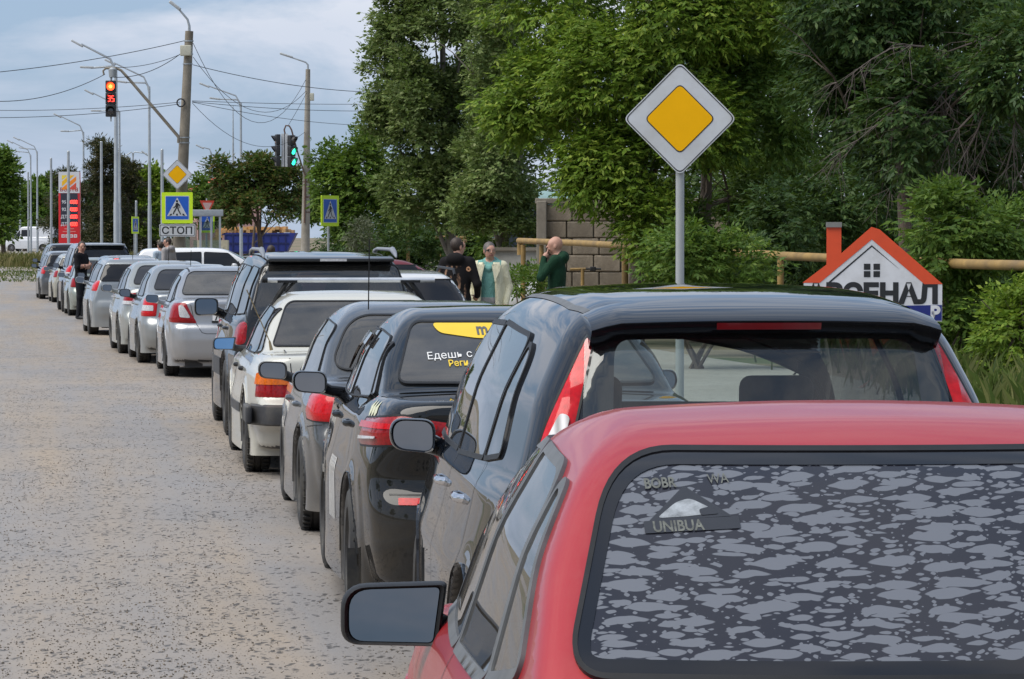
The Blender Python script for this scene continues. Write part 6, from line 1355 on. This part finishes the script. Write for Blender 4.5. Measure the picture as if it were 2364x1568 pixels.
m = MB(); m.box((w_.x + .14, 66, w_.z), (.12, .06, .09), bev=.02); m.tube([w_, w_ + Vector((.3, 0, 0))], .02, 8); m.build('valve', RUBBER, e, auto=50)
e = empty('gas_pipe', (0, 0, 0), 0, 'short yellow pipe frame left of the elm trunks', 'pipe', 'gas pipes'); m = MB(); m.tube([at(860, 547, 112), at(1075, 549, 112)], .06, 10); m.tube([at(942, 548, 112), Vector((at(942, 548, 112).x, 112, 0))], .06, 8); m.tube([at(1020, 548, 112), Vector((at(1020, 548, 112).x, 112, 0))], .06, 8); m.build('pipe', GAS, e, auto=50)
# block wall behind the pipe: every block its own piece
d = 76.0; xa = X(1247, d); e = empty('block_wall', (xa, d, 0), R(-4), 'weathered brown block wall behind the gas pipe', 'wall')
BM = [simple('block_%d' % i, c_, .95, var=.3, scale=5, bumps=.8, dirt=(.15, .12, .085)) for i, c_ in enumerate(((.25, .205, .15), (.29, .24, .18), (.215, .18, .135)))]
bl = []
for i in range(3):
    V, Fc = rbox((.58, .3, .36), .025, 1); me = bpy.data.meshes.new('block'); me.from_pydata(V, [], Fc); me.materials.append(BM[i]); bl.append(me)
rn = random.Random(3)
for r_ in range(7):
    for c_ in range(8):
        o = link(bpy.data.objects.new('block', rn.choice(bl)), e); o.location = (.30 + c_ * .6 + (.0 if r_ % 2 else .12), rn.uniform(-.012, .012), .19 + r_ * .375); o.rotation_euler = (0, rn.uniform(-.008, .008), rn.uniform(-.02, .02))
m = MB(); m.box((2.45, .05, 1.30), (4.7, .2, 2.6)); m.build('mortar', BM[2], e)
m = MB(); m.box((2.4, 0, 2.70), (5.0, .4, .12), bev=.02); m.build('coping', CONCD, e)
m = MB(); m.box((.05, -.1, 1.35), (.22, .5, 2.7), bev=.02); m.build('pier', CONCD, e)
d = 84.0; e = empty('rendered_wall', (X(1215, d), d, 0), 0, 'pale grey rendered wall with a dark smear beyond the white parked car', 'wall'); m = MB(); m.box((0, 0, .8), (1.6, .25, 1.6), bev=.02); m.build('wall', simple('grey_render', (.40, .39, .35), .9, var=.15, scale=3, dirt=(.2, .19, .16)), e); m = MB(); m.box((0, -.02, 1.62), (1.7, .4, .08)); m.build('coping', CONCD, e)
m = MB(); m.prism([(-.05, .9), (.06, .98), (.03, 1.12), (.10, 1.3), (.02, 1.36), (-.03, 1.15)], -.126, -.128); m.build('smear', KSIGN, e)
q = at(1285, 462, 96); e = empty('site_shed', (q.x, 96, 0), 0, 'teal-roofed shed behind the block wall', 'building'); m = MB(); m.box((0, 0, 1.4), (3.2, 2, 2.8)); m.build('wall', simple('shed_wall', (.10, .13, .17), .8), e); m = MB(); m.box((0, -.1, q.z - .02), (3.5, 2.4, .25), rx=R(8)); m.build('roof', simple('teal_roof', (.28, .42, .42), .5), e)
# across the junction
d = 205.0; x = X(600, d); z0 = gz(x, d); e = empty('tipper_trailer', (x, d, z0), 0, 'blue truck body heaped with orange timber blocks behind the junction', 'truck')
BL = simple('truck_blue', (.02, .035, .22), .45, var=.2, scale=2); BLD = simple('truck_dark_blue', (.012, .02, .11), .5); TIM = simple('orange_timber', (.55, .33, .14), .8, var=.25, scale=3)
zt = at(0, 538, d).z - z0; zb_ = zt - 1.25; m = MB(); m.prism([(-2.05, zb_), (1.6, zb_), (2.25, zt), (-2.05, zt)], -.9, .9); m.build('tipper_body', BL, e)
for i in range(9): m = MB(); m.box((-2.0 + i * .45, -.93, (zt + zb_) / 2), (.06, .06, 1.2)); m.build('rib', BLD, e)
for i in range(3): m = MB(); m.box((-.2, -.94, zb_ + .12 + i * .52), (4.0, .05, .07)); m.build('rail', BLD, e)
rn = random.Random(5); k_ = 0
for i in range(22):
    for j in range(2 if 1 < i < 20 else 1):
        m = MB(); m.box((-2.55 + i * .215, rn.uniform(-.5, .3), zt + .10 + j * .17 + rn.uniform(-.03, .03)), (.22, .9, .20), rz=rn.uniform(-.1, .1)); m.build('timber_block', TIM, e)
for i in range(9): m = MB(); m.box((-2.3 - .12 * (i % 3), -.4, zt - .05 - i * .16), (.5, .9, .17), rz=rn.uniform(-.1, .1)); m.build('timber_block', TIM, e)
m = MB(); m.box((0, .0, zb_ - .15), (4.2, 1.2, .22)); m.build('chassis', PLASTIC, e)
for xx in (-1.4, -.4, 1.5): m = MB(); m.lathe([(-.95, .1), (-.95, .46), (-.7, .48), (-.7, .1)], 'y', (xx, 0, .48), 20); m.build('wheel', RUBBER, e, auto=50)
d = 158.0; x = X(458, d); e = empty('bus_shelter', (x, d, gz(x, d)), R(10), 'grey glazed bus shelter behind the crossing sign', 'bus shelter'); zt = at(0, 497, d).z - gz(x, d); m = MB(); m.box((.1, 0, zt + .1), (2.0, 1.4, .30), bev=.03); m.build('roof', simple('shelter_grey', (.30, .33, .35), .5), e, auto=50)
for xx in (-.8, .05, .55, .95): m = MB(); m.box((xx, -.6, zt / 2), (.09, .09, zt)); m.build('post', GALV, e)
for xx in (-.4, .3, .75): m = MB(); m.box((xx, -.55, zt * .5), (.6 if xx < 0 else .38, .02, zt * .8)); m.build('glass_panel', glass('shelter_glass', (.6, .68, .68)), e)
d = 190.0; x = X(488, d); e = empty('low_building', (x, d, gz(x, d)), 0, 'low cream panelled building beside the bus shelter', 'building'); m = MB(); m.box((0, 0, .75), (1.9, 1, 1.9)); m.build('wall', simple('cream_wall', (.50, .45, .33), .8), e)
for i in range(3): m = MB(); m.box((-.5 + i * .5, -.52, 1.1), (.4, .04, .5)); m.build('panel', simple('cream_panel', (.56, .52, .40), .7), e)
d = 225.0; x = X(520, d); e = empty('pink_house', (x, d, gz(x, d)), R(15), 'pink house with red roof peeping over the trees', 'house'); zt = at(0, 455, d).z; m = MB(); m.box((0, 0, zt / 2), (4.2, 3, zt)); m.build('wall', simple('pink_wall', (.55, .33, .30), .8), e); m = MB(); m.prism([(-2.4, zt), (2.4, zt), (0, zt + 1.1)], -1.7, 1.7); m.build('roof', simple('red_tiles', (.45, .09, .05), .8, var=.2), e)
for i in range(2): m = MB(); m.box((-1 + 2 * i, -1.52, zt * .7), (.8, .05, .9)); m.build('window', FRIT, e)
d = 122.0; e = empty('pedestrian_railing', (X(540, d), d, gz(X(540, d), d)), 0, 'grey pedestrian railing at the far kerb', 'railing'); m = MB(); m.box((.6, 0, 1.28), (2.6, .05, .05)); m.box((.6, 0, .95), (2.6, .05, .05)); m.box((.6, 0, .3), (2.6, .05, .05)); m.build('rail', GALV, e)
for i in range(14): m = MB(); m.box((-.65 + i * .19, 0, .65), (.03, .03, 1.3)); m.build('baluster', GALV, e)
d = 150.0; x = X(825, d); e = empty('fuel_pump', (x, d, gz(x, d)), R(20), 'white and red fuel pump cabinets under the maple', 'fuel pump'); m = MB(); m.box((0, 0, .9), (.8, .5, 1.9), bev=.04); m.build('cabinet', TW_, e, auto=50); m = MB(); m.box((0, -.26, .7), (.5, .03, .5)); m.build('red_panel', TR, e); m = MB(); m.tube([(.3, -.27, 1.3), (.42, -.35, .9), (.3, -.28, .5)], .03, 6); m.build('hose', CABLE, e); m = MB(); m.box((-.7, .2, 1.1), (.35, .4, 2.2), bev=.03); m.build('canopy_column', TW_, e)
# far kerb of alternating stones
kp = empty('kerb', (0, 0, 0), 0); tag(kp, kind='structure'); KW = simple('kerb_white', (.55, .54, .50), .8, dirt=(.35, .32, .28)); KB = simple('kerb_dark', (.06, .058, .055), .8)
kme = []
for mt in (KW, KB): V, Fc = rbox((.98, .2, .24), .02, 1); me = bpy.data.meshes.new('kerb_stone'); me.from_pydata(V, [], Fc); me.materials.append(mt); kme.append(me)
for i in range(9, 34): o = link(bpy.data.objects.new('kerb_stone', kme[i % 2]), kp); xx = -30 + i; yy = 196 + i * .18; o.location = (xx, yy, gz(xx, yy) + .08); o.rotation_euler = (0, 0, R(10))
strip_side = [(x, y) for x in np.linspace(-70, 8, 14) for y in (126, 150, 170)]
V = [(x, y, gz(x, y) + .006) for x, y in strip_side]; Fc = [(i * 3 + j, i * 3 + 3 + j, i * 3 + 4 + j, i * 3 + 1 + j) for i in range(13) for j in range(2)]
tag(mesh_obj('side_road', V, [f[::-1] for f in Fc], bpy.data.materials['muddy_wet_asphalt'], None, True), kind='structure')
V = [(x, y, gz(x, y) + .006) for x in np.linspace(-90, -20, 10) for y in (296, 345)]; tag(mesh_obj('far_road', V, [(i * 2, i * 2 + 2, i * 2 + 3, i * 2 + 1) for i in range(9)], bpy.data.materials['muddy_wet_asphalt'], None, True), kind='structure')
# ------------------------------------------------------------------ other vehicles
VW = paint('van_white', (.62, .64, .68), 0, .35, .4)
sp = spec('van', L=5.2, W=1.95, H=2.40, belt=1.35, fy=3.55, wy=4.25, hood=1.15, wroof=.80, wr=1.15, Rw=.33, zb=.32, tail_top=.12, r_roof=.12, bow_r=.03, wf=4.35)
sp['taper'] = [(-.2, .05), (.1, .03), (.6, 0), (3.9, 0), (4.8, .05), (5.2, .16)]; sp['gr'] = [(1.0, .06), (1.4, .06), (2.3, .1), (2.5, .12)]
x = X(75, 325); a = R(76)
car('white_van', 'white panel van crossing at the far left below the street lamps', x + 2.6 * math.sin(a), 325 - 2.6 * math.cos(a), 76, sp, VW, dict(see=False, h=.06, step=.1, panes=[([(2.35, 1.45), (3.35, 1.45), (3.35, 2.05), (2.35, 2.05)], .06), ([(3.5, 1.42), (4.25, 1.42), (3.85, 2.02), (3.5, 2.02)], .05)], rear_b=.8, rear_t=.75, rt_z=.45, rb_z=.15, lamps=[([(-.95, .8), (-.85, .8), (-.85, 1.2), (-.95, 1.2)], 10, ORANGEL, .01)], mirror=dict(y=4.0, z0=1.35, z1=1.62, x_in=1.0, x_out=1.18, shell=TRIM), gaps=[[(3.43, 2.1), (3.43, .5)], [(4.3, 1.4), (4.2, .5)]], wheel_in=.12), z=gz(x, 325), cat='van', group=None)
d = 96.0; x = X(497, d); a = R(-84)
car('white_crossover', 'white crossover with dark windows driving across behind the silver saloon', x + 2.6 * math.sin(a), d - 2.6 * math.cos(a), -84, spec('suv', L=4.6, W=1.85, H=1.64, belt=1.08, fy=3.0, wy=3.85, hood=1.0, wroof=.64, wr=.95, Rw=.35, tail_top=.5), paint('crossover_white', (.72, .73, .75), 0, .3, .3), dict(see=False, h=.04, step=.06, panes=[([(.75, 1.2), (1.25, 1.13), (1.25, 1.48), (.95, 1.47)], .05), ([(1.33, 1.12), (2.2, 1.11), (2.2, 1.51), (1.33, 1.49)], .03), ([(2.28, 1.11), (3.35, 1.11), (2.95, 1.48), (2.28, 1.51)], .05)], lamps=[([(-.95, .9), (-.7, .9), (-.7, 1.05), (-.9, 1.05)], 25, REDL, .01)], mirror=dict(y=3.05, z0=1.05, z1=1.2, x_in=.93, x_out=1.12, shell=MATS['crossover_white'])), group='cars off the queue')
d = 70.0; x = X(915, d); a = R(-82)
car('maroon_car', 'maroon car crossing beyond the white estate roof', x + 2.3 * math.sin(a), d - 2.3 * math.cos(a), -82, spec('hatch', L=4.2, W=1.72, H=1.46, belt=.93, fy=2.6, wy=3.4, wr=.85), paint('maroon_paint', (.16, .02, .03), .3, .3, .4), dict(see=False, h=.04, step=.06, panes=dlo(dict(belt=.93, H=1.46), .7, .75, 1.9, 2.7, 3.2)[0], mirror=dict(y=2.85, z0=.9, z1=1.03, x_in=.87, x_out=1.02, shell=TRIM)), group='cars off the queue')
d = 80.0; a = R(88); xf = X(1168, d)
car('white_parked_car', 'white saloon nosing out behind the block wall', xf + 4.3 * math.sin(a), d - 4.3 * math.cos(a), 88, spec('sedan', L=4.3, W=1.7, H=1.42, belt=.92, tr=1.0, ty=.6, ry=1.3, wr=.85), WH2, dict(see=False, h=.04, step=.06, panes=dlo(dict(belt=.92, H=1.42), 1.15, 1.4, 2.0, 2.6, 3.1)[0]), group='cars off the queue')
# ------------------------------------------------------------------ people: one continuous skin each
def cone(p, a, b, ra, rb):
    a = np.array(a, float); b = np.array(b, float); ba = b - a; L = max(float(ba @ ba), 1e-9)
    return lambda x, y, z: (lambda t: np.sqrt((x - a[0] - t * ba[0]) ** 2 + (y - a[1] - t * ba[1]) ** 2 + (z - a[2] - t * ba[2]) ** 2) - (ra + (rb - ra) * t))(np.clip(((x - a[0]) * ba[0] + (y - a[1]) * ba[1] + (z - a[2]) * ba[2]) / L, 0, 1))
def ell(c, r):
    c = np.array(c, float); r = np.array(r, float); k = r.min()
    return lambda x, y, z: (np.sqrt(((x - c[0]) / r[0]) ** 2 + ((y - c[1]) / r[1]) ** 2 + ((z - c[2]) / r[2]) ** 2) - 1) * k
def cloth(name, col, var=.2):
    m, nt, out = newmat(name); p = N(nt, "ShaderNodeBsdfPrincipled"); oc = objco(nt)
    n = noise(nt, 9, 5, .6, oc); setin(nt, p, Base_Color=mixc(nt, n, tuple(c * (1 - var) for c in col), tuple(min(1, c * (1 + var)) for c in col)), Roughness=.9, Specular_IOR_Level=.2, Normal=bump(nt, noise(nt, 11, 4, .6, objco(nt, (1, 1, .5)), 1.0), .9, .04))
    nt.links.new(p.outputs[0], out.inputs[0]); return m
SKIN = simple('skin', (.46, .25, .18), .55, var=.1, scale=14); HAIRD = simple('hair_brown', (.035, .022, .016), .6, var=.3, scale=40); HAIRG = simple('hair_grey_brown', (.10, .085, .08), .6, var=.3, scale=40); SHOE = simple('shoe', (.03, .03, .032), .6); EYE = simple('eye_dark', (.02, .015, .012), .3); LIP = simple('lip', (.32, .11, .10), .5)
DENIM = cloth('dark_trousers', (.018, .019, .024)); GREYT = cloth('light_grey_trousers', (.36, .36, .37))
def person(name, label, x, y, rz, H_, top, legs, hair=None, pose=None, bald=False, woman=False, hood=None, longc=False, z0=0.0, bun=False, jacket=None, h=.0145, group='people standing by the queue'):
    """faces +Y before turning; pose: joints overriding the relaxed stance"""
    k = H_ / 1.78; J = dict(hipL=(-.09, 0, .93), hipR=(.09, 0, .93), kneeL=(-.105, .02, .50), kneeR=(.105, .02, .50), ankL=(-.11, -.01, .09), ankR=(.11, -.01, .09), shL=(-.19, 0, 1.45), shR=(.19, 0, 1.45), elL=(-.26, -.03, 1.15), elR=(.26, -.03, 1.15), wrL=(-.25, .08, .90), wrR=(.25, .08, .90), handL=(-.245, .12, .80), handR=(.245, .12, .80), head=(0, .03, 1.66), look=0.0)
    J.update(pose or {}); P = []      # (sdf, material index, blend)
    wd = .93 if woman else 1.0
    add = lambda f, m, b=.03: P.append((f, m, b))
    # torso
    add(ell((0, .0, 1.30), (.205 * wd, .125, .20)), 1, .06); add(ell((0, .005, 1.10), (.175 * wd, .118, .20)), 1, .08); add(ell((0, -.005, .95), (.175, .125, .13)), 1 if longc else 2, .06)
    add(cone(0, (-.14 * wd, 0, 1.45), (.14 * wd, 0, 1.45), .075, .075), 1, .06)
    for s in 'LR':
        sh, el_, wr_, ha = [np.array(J[q + s], float) for q in ('sh', 'el', 'wr', 'hand')]
        sl = jacket or 1; short = J.get('short', False)
        add(cone(0, sh, el_, .068, .054), sl, .05); add(cone(0, el_, wr_, .052 if not short else .043, .043 if not short else .030), 0 if short else sl, .035)
        d = ha - wr_; d /= max(np.linalg.norm(d), 1e-6); u = np.cross(d, (0, 1, 0.2)); u /= max(np.linalg.norm(u), 1e-6); n_ = np.cross(u, d)
        pm = wr_ + d * .055; add(ell(pm, (.04, .04, .04)), 0, .025)
        for i, (o, l) in enumerate(((-.030, .075), (-.010, .088), (.010, .082), (.028, .066))): b0 = pm + d * .025 + u * o; kn = b0 + d * l * .55 + n_ * .006; add(cone(0, b0, kn, .0105, .0095), 0, .006); add(cone(0, kn, kn + (d * .8 + n_ * .5) * l * .45, .0095, .008), 0, .006)
        tb = pm + u * -.03; add(cone(0, tb, tb + (d * .6 - u * .8) * .055, .0115, .0095), 0, .008)
        hp, kn, an = [np.array(J[q + s], float) for q in ('hip', 'knee', 'ank')]
        add(cone(0, hp, kn, .095, .065), 2, .05); add(cone(0, kn, an, .064, .052), 2, .04); add(cone(0, an + (0, -.03, -.035), an + (0, .15, -.055), .045, .038), 3, .02)
    hd = np.array(J['head'], float); cl, sn = math.cos(J['look']), math.sin(J['look'])
    def hp_(a, b_, c): return hd + np.array((a * cl - b_ * sn, a * sn + b_ * cl, c))
    add(cone(0, (0, -.01, 1.45), hd + (0, -.015, -.06), .062, .055), 0, .03)
    add(ell(hp_(0, -.012, .025), (.078, .094, .100)), 0 if bald else (4 if hair else 0), .02); add(ell(hp_(0, .022, -.035), (.062, .070, .088)), 0, .03); add(ell(hp_(0, .045, .02), (.066, .05, .06)), 0, .02)
    add(cone(0, hp_(0, .088, .005), hp_(0, .108, -.022), .010, .014), 0, .012); add(cone(0, hp_(-.02, .083, -.062), hp_(.02, .083, -.062), .008, .008), 6, .008)
    for s in (-1, 1): add(ell(hp_(s * .076, -.005, -.015), (.012, .022, .032)), 0, .008); add(ell(hp_(s * .031, .080, .012), (.013, .008, .008)), 5, .004)
    if hair and not bald: add(ell(hp_(0, -.035, .038), (.083, .080, .092)), 4, .02)
    if woman and bun: add(ell(hp_(0, -.075, .075), (.05, .05, .045)), 4, .02)
    if hood: add(ell((0, -.095, 1.50), (.13, .075, .085)), hood, .04); add(cone(0, (-.10, .03, 1.49), (0, .10, 1.40), .045, .035), hood, .03); add(cone(0, (.10, .03, 1.49), (0, .10, 1.40), .045, .035), hood, .03)
    def F(x_, y_, z_):
        f = None
        for g, m_, b_ in P: v = g(x_, y_, z_); f = v if f is None else smin(f, v, b_)
        return f
    allp = np.array([J[q] for q in J if isinstance(J[q], tuple)]); lo = allp.min(0) - .24; hi = allp.max(0) + .24; lo[2] = -.02; lo[1] = min(lo[1], -.26); hi[2] = 1.86
    V, Q, g = surface_nets(F, lo, hi, h, 2); c = V[Q].mean(1); best = np.full(len(c), 9.0); mi = np.zeros(len(c), int)
    for f, m_, b_ in P: v = f(c[:, 0], c[:, 1], c[:, 2]); w = v < best; best = np.where(w, v, best); mi = np.where(w, m_, mi)
    e = empty(name, (x, y, z0), R(rz), label, 'person', group); e.scale = (k, k, k)
    mats = [SKIN, top, legs, SHOE, hair or HAIRD, EYE, LIP] + ([J['extra']] if 'extra' in J else [])
    mesh_obj('body', V, Q, mats, e, True, mi, normals=g); e['_h'] = 0; del e['_h']; return e, hp_
def glasses(e, hp_, mat, up=0.0):
    m = MB()
    for s in (-1, 1):
        c = hp_(s * .034, .098 - up * .05, .010 + up); m.tube([Vector(c) + Vector((.024 * math.cos(a), 0, .018 * math.sin(a))) for a in np.linspace(0, 6.28, 11)], .0035, 5, cap=False); m.tube([hp_(s * .058, .095 - up * .05, .014 + up), hp_(s * .082, .0, .0 + up)], .0035, 5)
    m.build('glasses', mat, e)
BLACKC = cloth('black_tshirt', (.009, .009, .012)); GREENC = cloth('green_fleece', (.010, .040, .021), .15); TEAL = cloth('teal_hoodie', (.16, .36, .33), .1); IVORY = cloth('ivory_jacket', (.66, .63, .46), .08); GREYH = cloth('grey_hoodie', (.34, .32, .32), .1); BLUEC = cloth('pale_blue_top', (.34, .42, .50), .1)
def patterned():
    m, nt, out = newmat('patterned_hoodie'); p = N(nt, "ShaderNodeBsdfPrincipled"); oc = objco(nt)
    w = N(nt, "ShaderNodeTexWave", Scale=3.4, Distortion=7, Detail=4); w.inputs['Detail Scale'].default_value = 2.2; nt.links.new(oc, w.inputs['Vector'])
    s = N(nt, "ShaderNodeSeparateXYZ"); nt.links.new(oc, s.inputs[0])
    mk = math_(nt, 'MULTIPLY', ramp(nt, w.outputs['Fac'], (.60, 0), (.74, 1)), ramp(nt, noise(nt, 3.2, 4, .6, oc), (.46, 0), (.56, 1)))
    lowz = math_(nt, 'LESS_THAN', s.outputs['Z'], 1.40); left = math_(nt, 'LESS_THAN', s.outputs['X'], .15); mk = math_(nt, 'MULTIPLY', math_(nt, 'MULTIPLY', mk, lowz), left)
    setin(nt, p, Base_Color=mixc(nt, mk, (.010, .009, .010), (.34, .20, .13)), Roughness=.9, Specular_IOR_Level=.2); nt.links.new(p.outputs[0], out.inputs[0]); return m
# man in black t-shirt, arms folded, beside the slate estate
d = 79.0; person('person', 'man in black t-shirt with folded arms standing beside the queue', X(187, d), d, -112, 1.80, BLACKC, DENIM, HAIRD,
    dict(short=True, elL=(-.24, .06, 1.20), elR=(.24, .06, 1.20), wrL=(.02, .19, 1.20), wrR=(-.02, .21, 1.24), handL=(.12, .17, 1.22), handR=(-.12, .18, 1.26), look=R(-48)))
# couple by the sign pole
d = 90.0; person('person', 'man in grey hoodie by the sign pole, looking left', X(389, d), d, 60, 1.80, GREYH, DENIM, HAIRD, dict(look=R(35)), hood=1, z0=.10); person('person', 'woman in pale blue top half hidden by the man in grey hoodie', X(372, d + .7), d + .7, 40, 1.70, BLUEC, DENIM, HAIRD, woman=True, z0=.10)
# three people on the right verge
d = 48.0; zz = .0
e, f = person('person', 'man in black hoodie with tan pattern, seen from behind', X(1056, d), d, -18, 1.82, patterned(), DENIM, HAIRD, dict(elL=(-.30, -.02, 1.16), elR=(.30, -.03, 1.15), wrR=(.25, .12, 1.0), handR=(.2, .18, .95), look=R(-38)), hood=1, longc=True, z0=.02)
glasses(e, f, simple('gold_frame', (.55, .38, .18), .3, .8), .075)
m = MB(); pts = [(.245 + .0 * t, -.085, 1.375) for t in (0,)]; sp_ = [(.20 + (.012 + .022 * t / 12.6) * math.cos(t), -.118, 1.36 + (.012 + .022 * t / 12.6) * math.sin(t)) for t in np.linspace(0, 12.6, 40)]; m.tube(sp_, .005, 5); m.build('spiral_badge', simple('tan_print', (.50, .27, .15), .8), e)
e, f = person('person', 'woman in ivory jacket over teal hoodie, wearing glasses', X(1131, d + .5), d + .5, 172, 1.78, TEAL, GREYT, HAIRG, dict(extra=IVORY, elL=(-.27, -.04, 1.14), elR=(.27, -.04, 1.14), wrL=(-.24, .08, .92), wrR=(.24, .08, .92), look=R(22)), hood=1, woman=True, bun=True, jacket=7, z0=.0)
glasses(e, f, simple('steel_frame', (.12, .11, .10), .5, .3))
def jacket_shell(e):
    """open coat: two front panels and a back wrapped round the torso"""
    V = []; nA, nZ = 25, 9
    for j in range(nZ):
        t = j / (nZ - 1); z = 1.50 - .66 * t
        for i in range(nA):
            a = R(-62) + R(304) * i / (nA - 1) + R(180) * 0; wv = 1 + .05 * math.sin(9 * a + 3 * t)
            ang = R(90) + R(27) + R(306) * i / (nA - 1); rx, ry = (.21 + .035 * t) * wv, (.145 + .03 * t) * wv
            if t < .12: rx *= .78
            V.append((rx * math.cos(ang), ry * math.sin(ang) + (.03 if abs(i - nA // 2) > nA * .4 else 0), z - (.06 if i in (0, nA - 1) else 0) * t))
    Fc = [(j * nA + i, j * nA + i + 1, (j + 1) * nA + i + 1, (j + 1) * nA + i) for j in range(nZ - 1) for i in range(nA - 1)]
    o = mesh_obj('jacket', V, Fc, IVORY, e, True); s = o.modifiers.new('thick', 'SOLIDIFY'); s.thickness = .018; s.offset = 1
    for sg in (-1, 1):
        mesh_obj('lapel', [(sg * .05, .17, 1.47), (sg * .16, .155, 1.47), (sg * .165, .17, 1.38), (sg * .10, .205, 1.22)], [(0, 1, 2, 3) if sg < 0 else (3, 2, 1, 0)], IVORY, e)
jacket_shell(e)
e, f = person('person', 'bald man in dark green fleece holding his hand to his cheek', X(1286, d + .8), d + .8, 84, 1.84, GREENC, DENIM, None, dict(shL=(-.19, .02, 1.45), elL=(-.25, .20, 1.22), wrL=(-.13, .17, 1.48), handL=(-.085, .10, 1.60), elR=(.27, .04, 1.16), wrR=(.20, .17, .98), handR=(.15, .2, .95), look=R(6)), bald=True, hood=1, longc=True, z0=.02)
d = 60.0; person('person', 'dark-haired person just showing behind the black off-roader roof', X(626, 66), 66, 20, 1.72, BLACKC, DENIM, HAIRD, z0=.0, woman=True, h=.02)
print('SCRIPT', round(time.time()-T0,1), 'TRIS', sum(sum(len(p.vertices)-2 for p in o.data.polygons) for o in SC.objects if o.type=='MESH'))
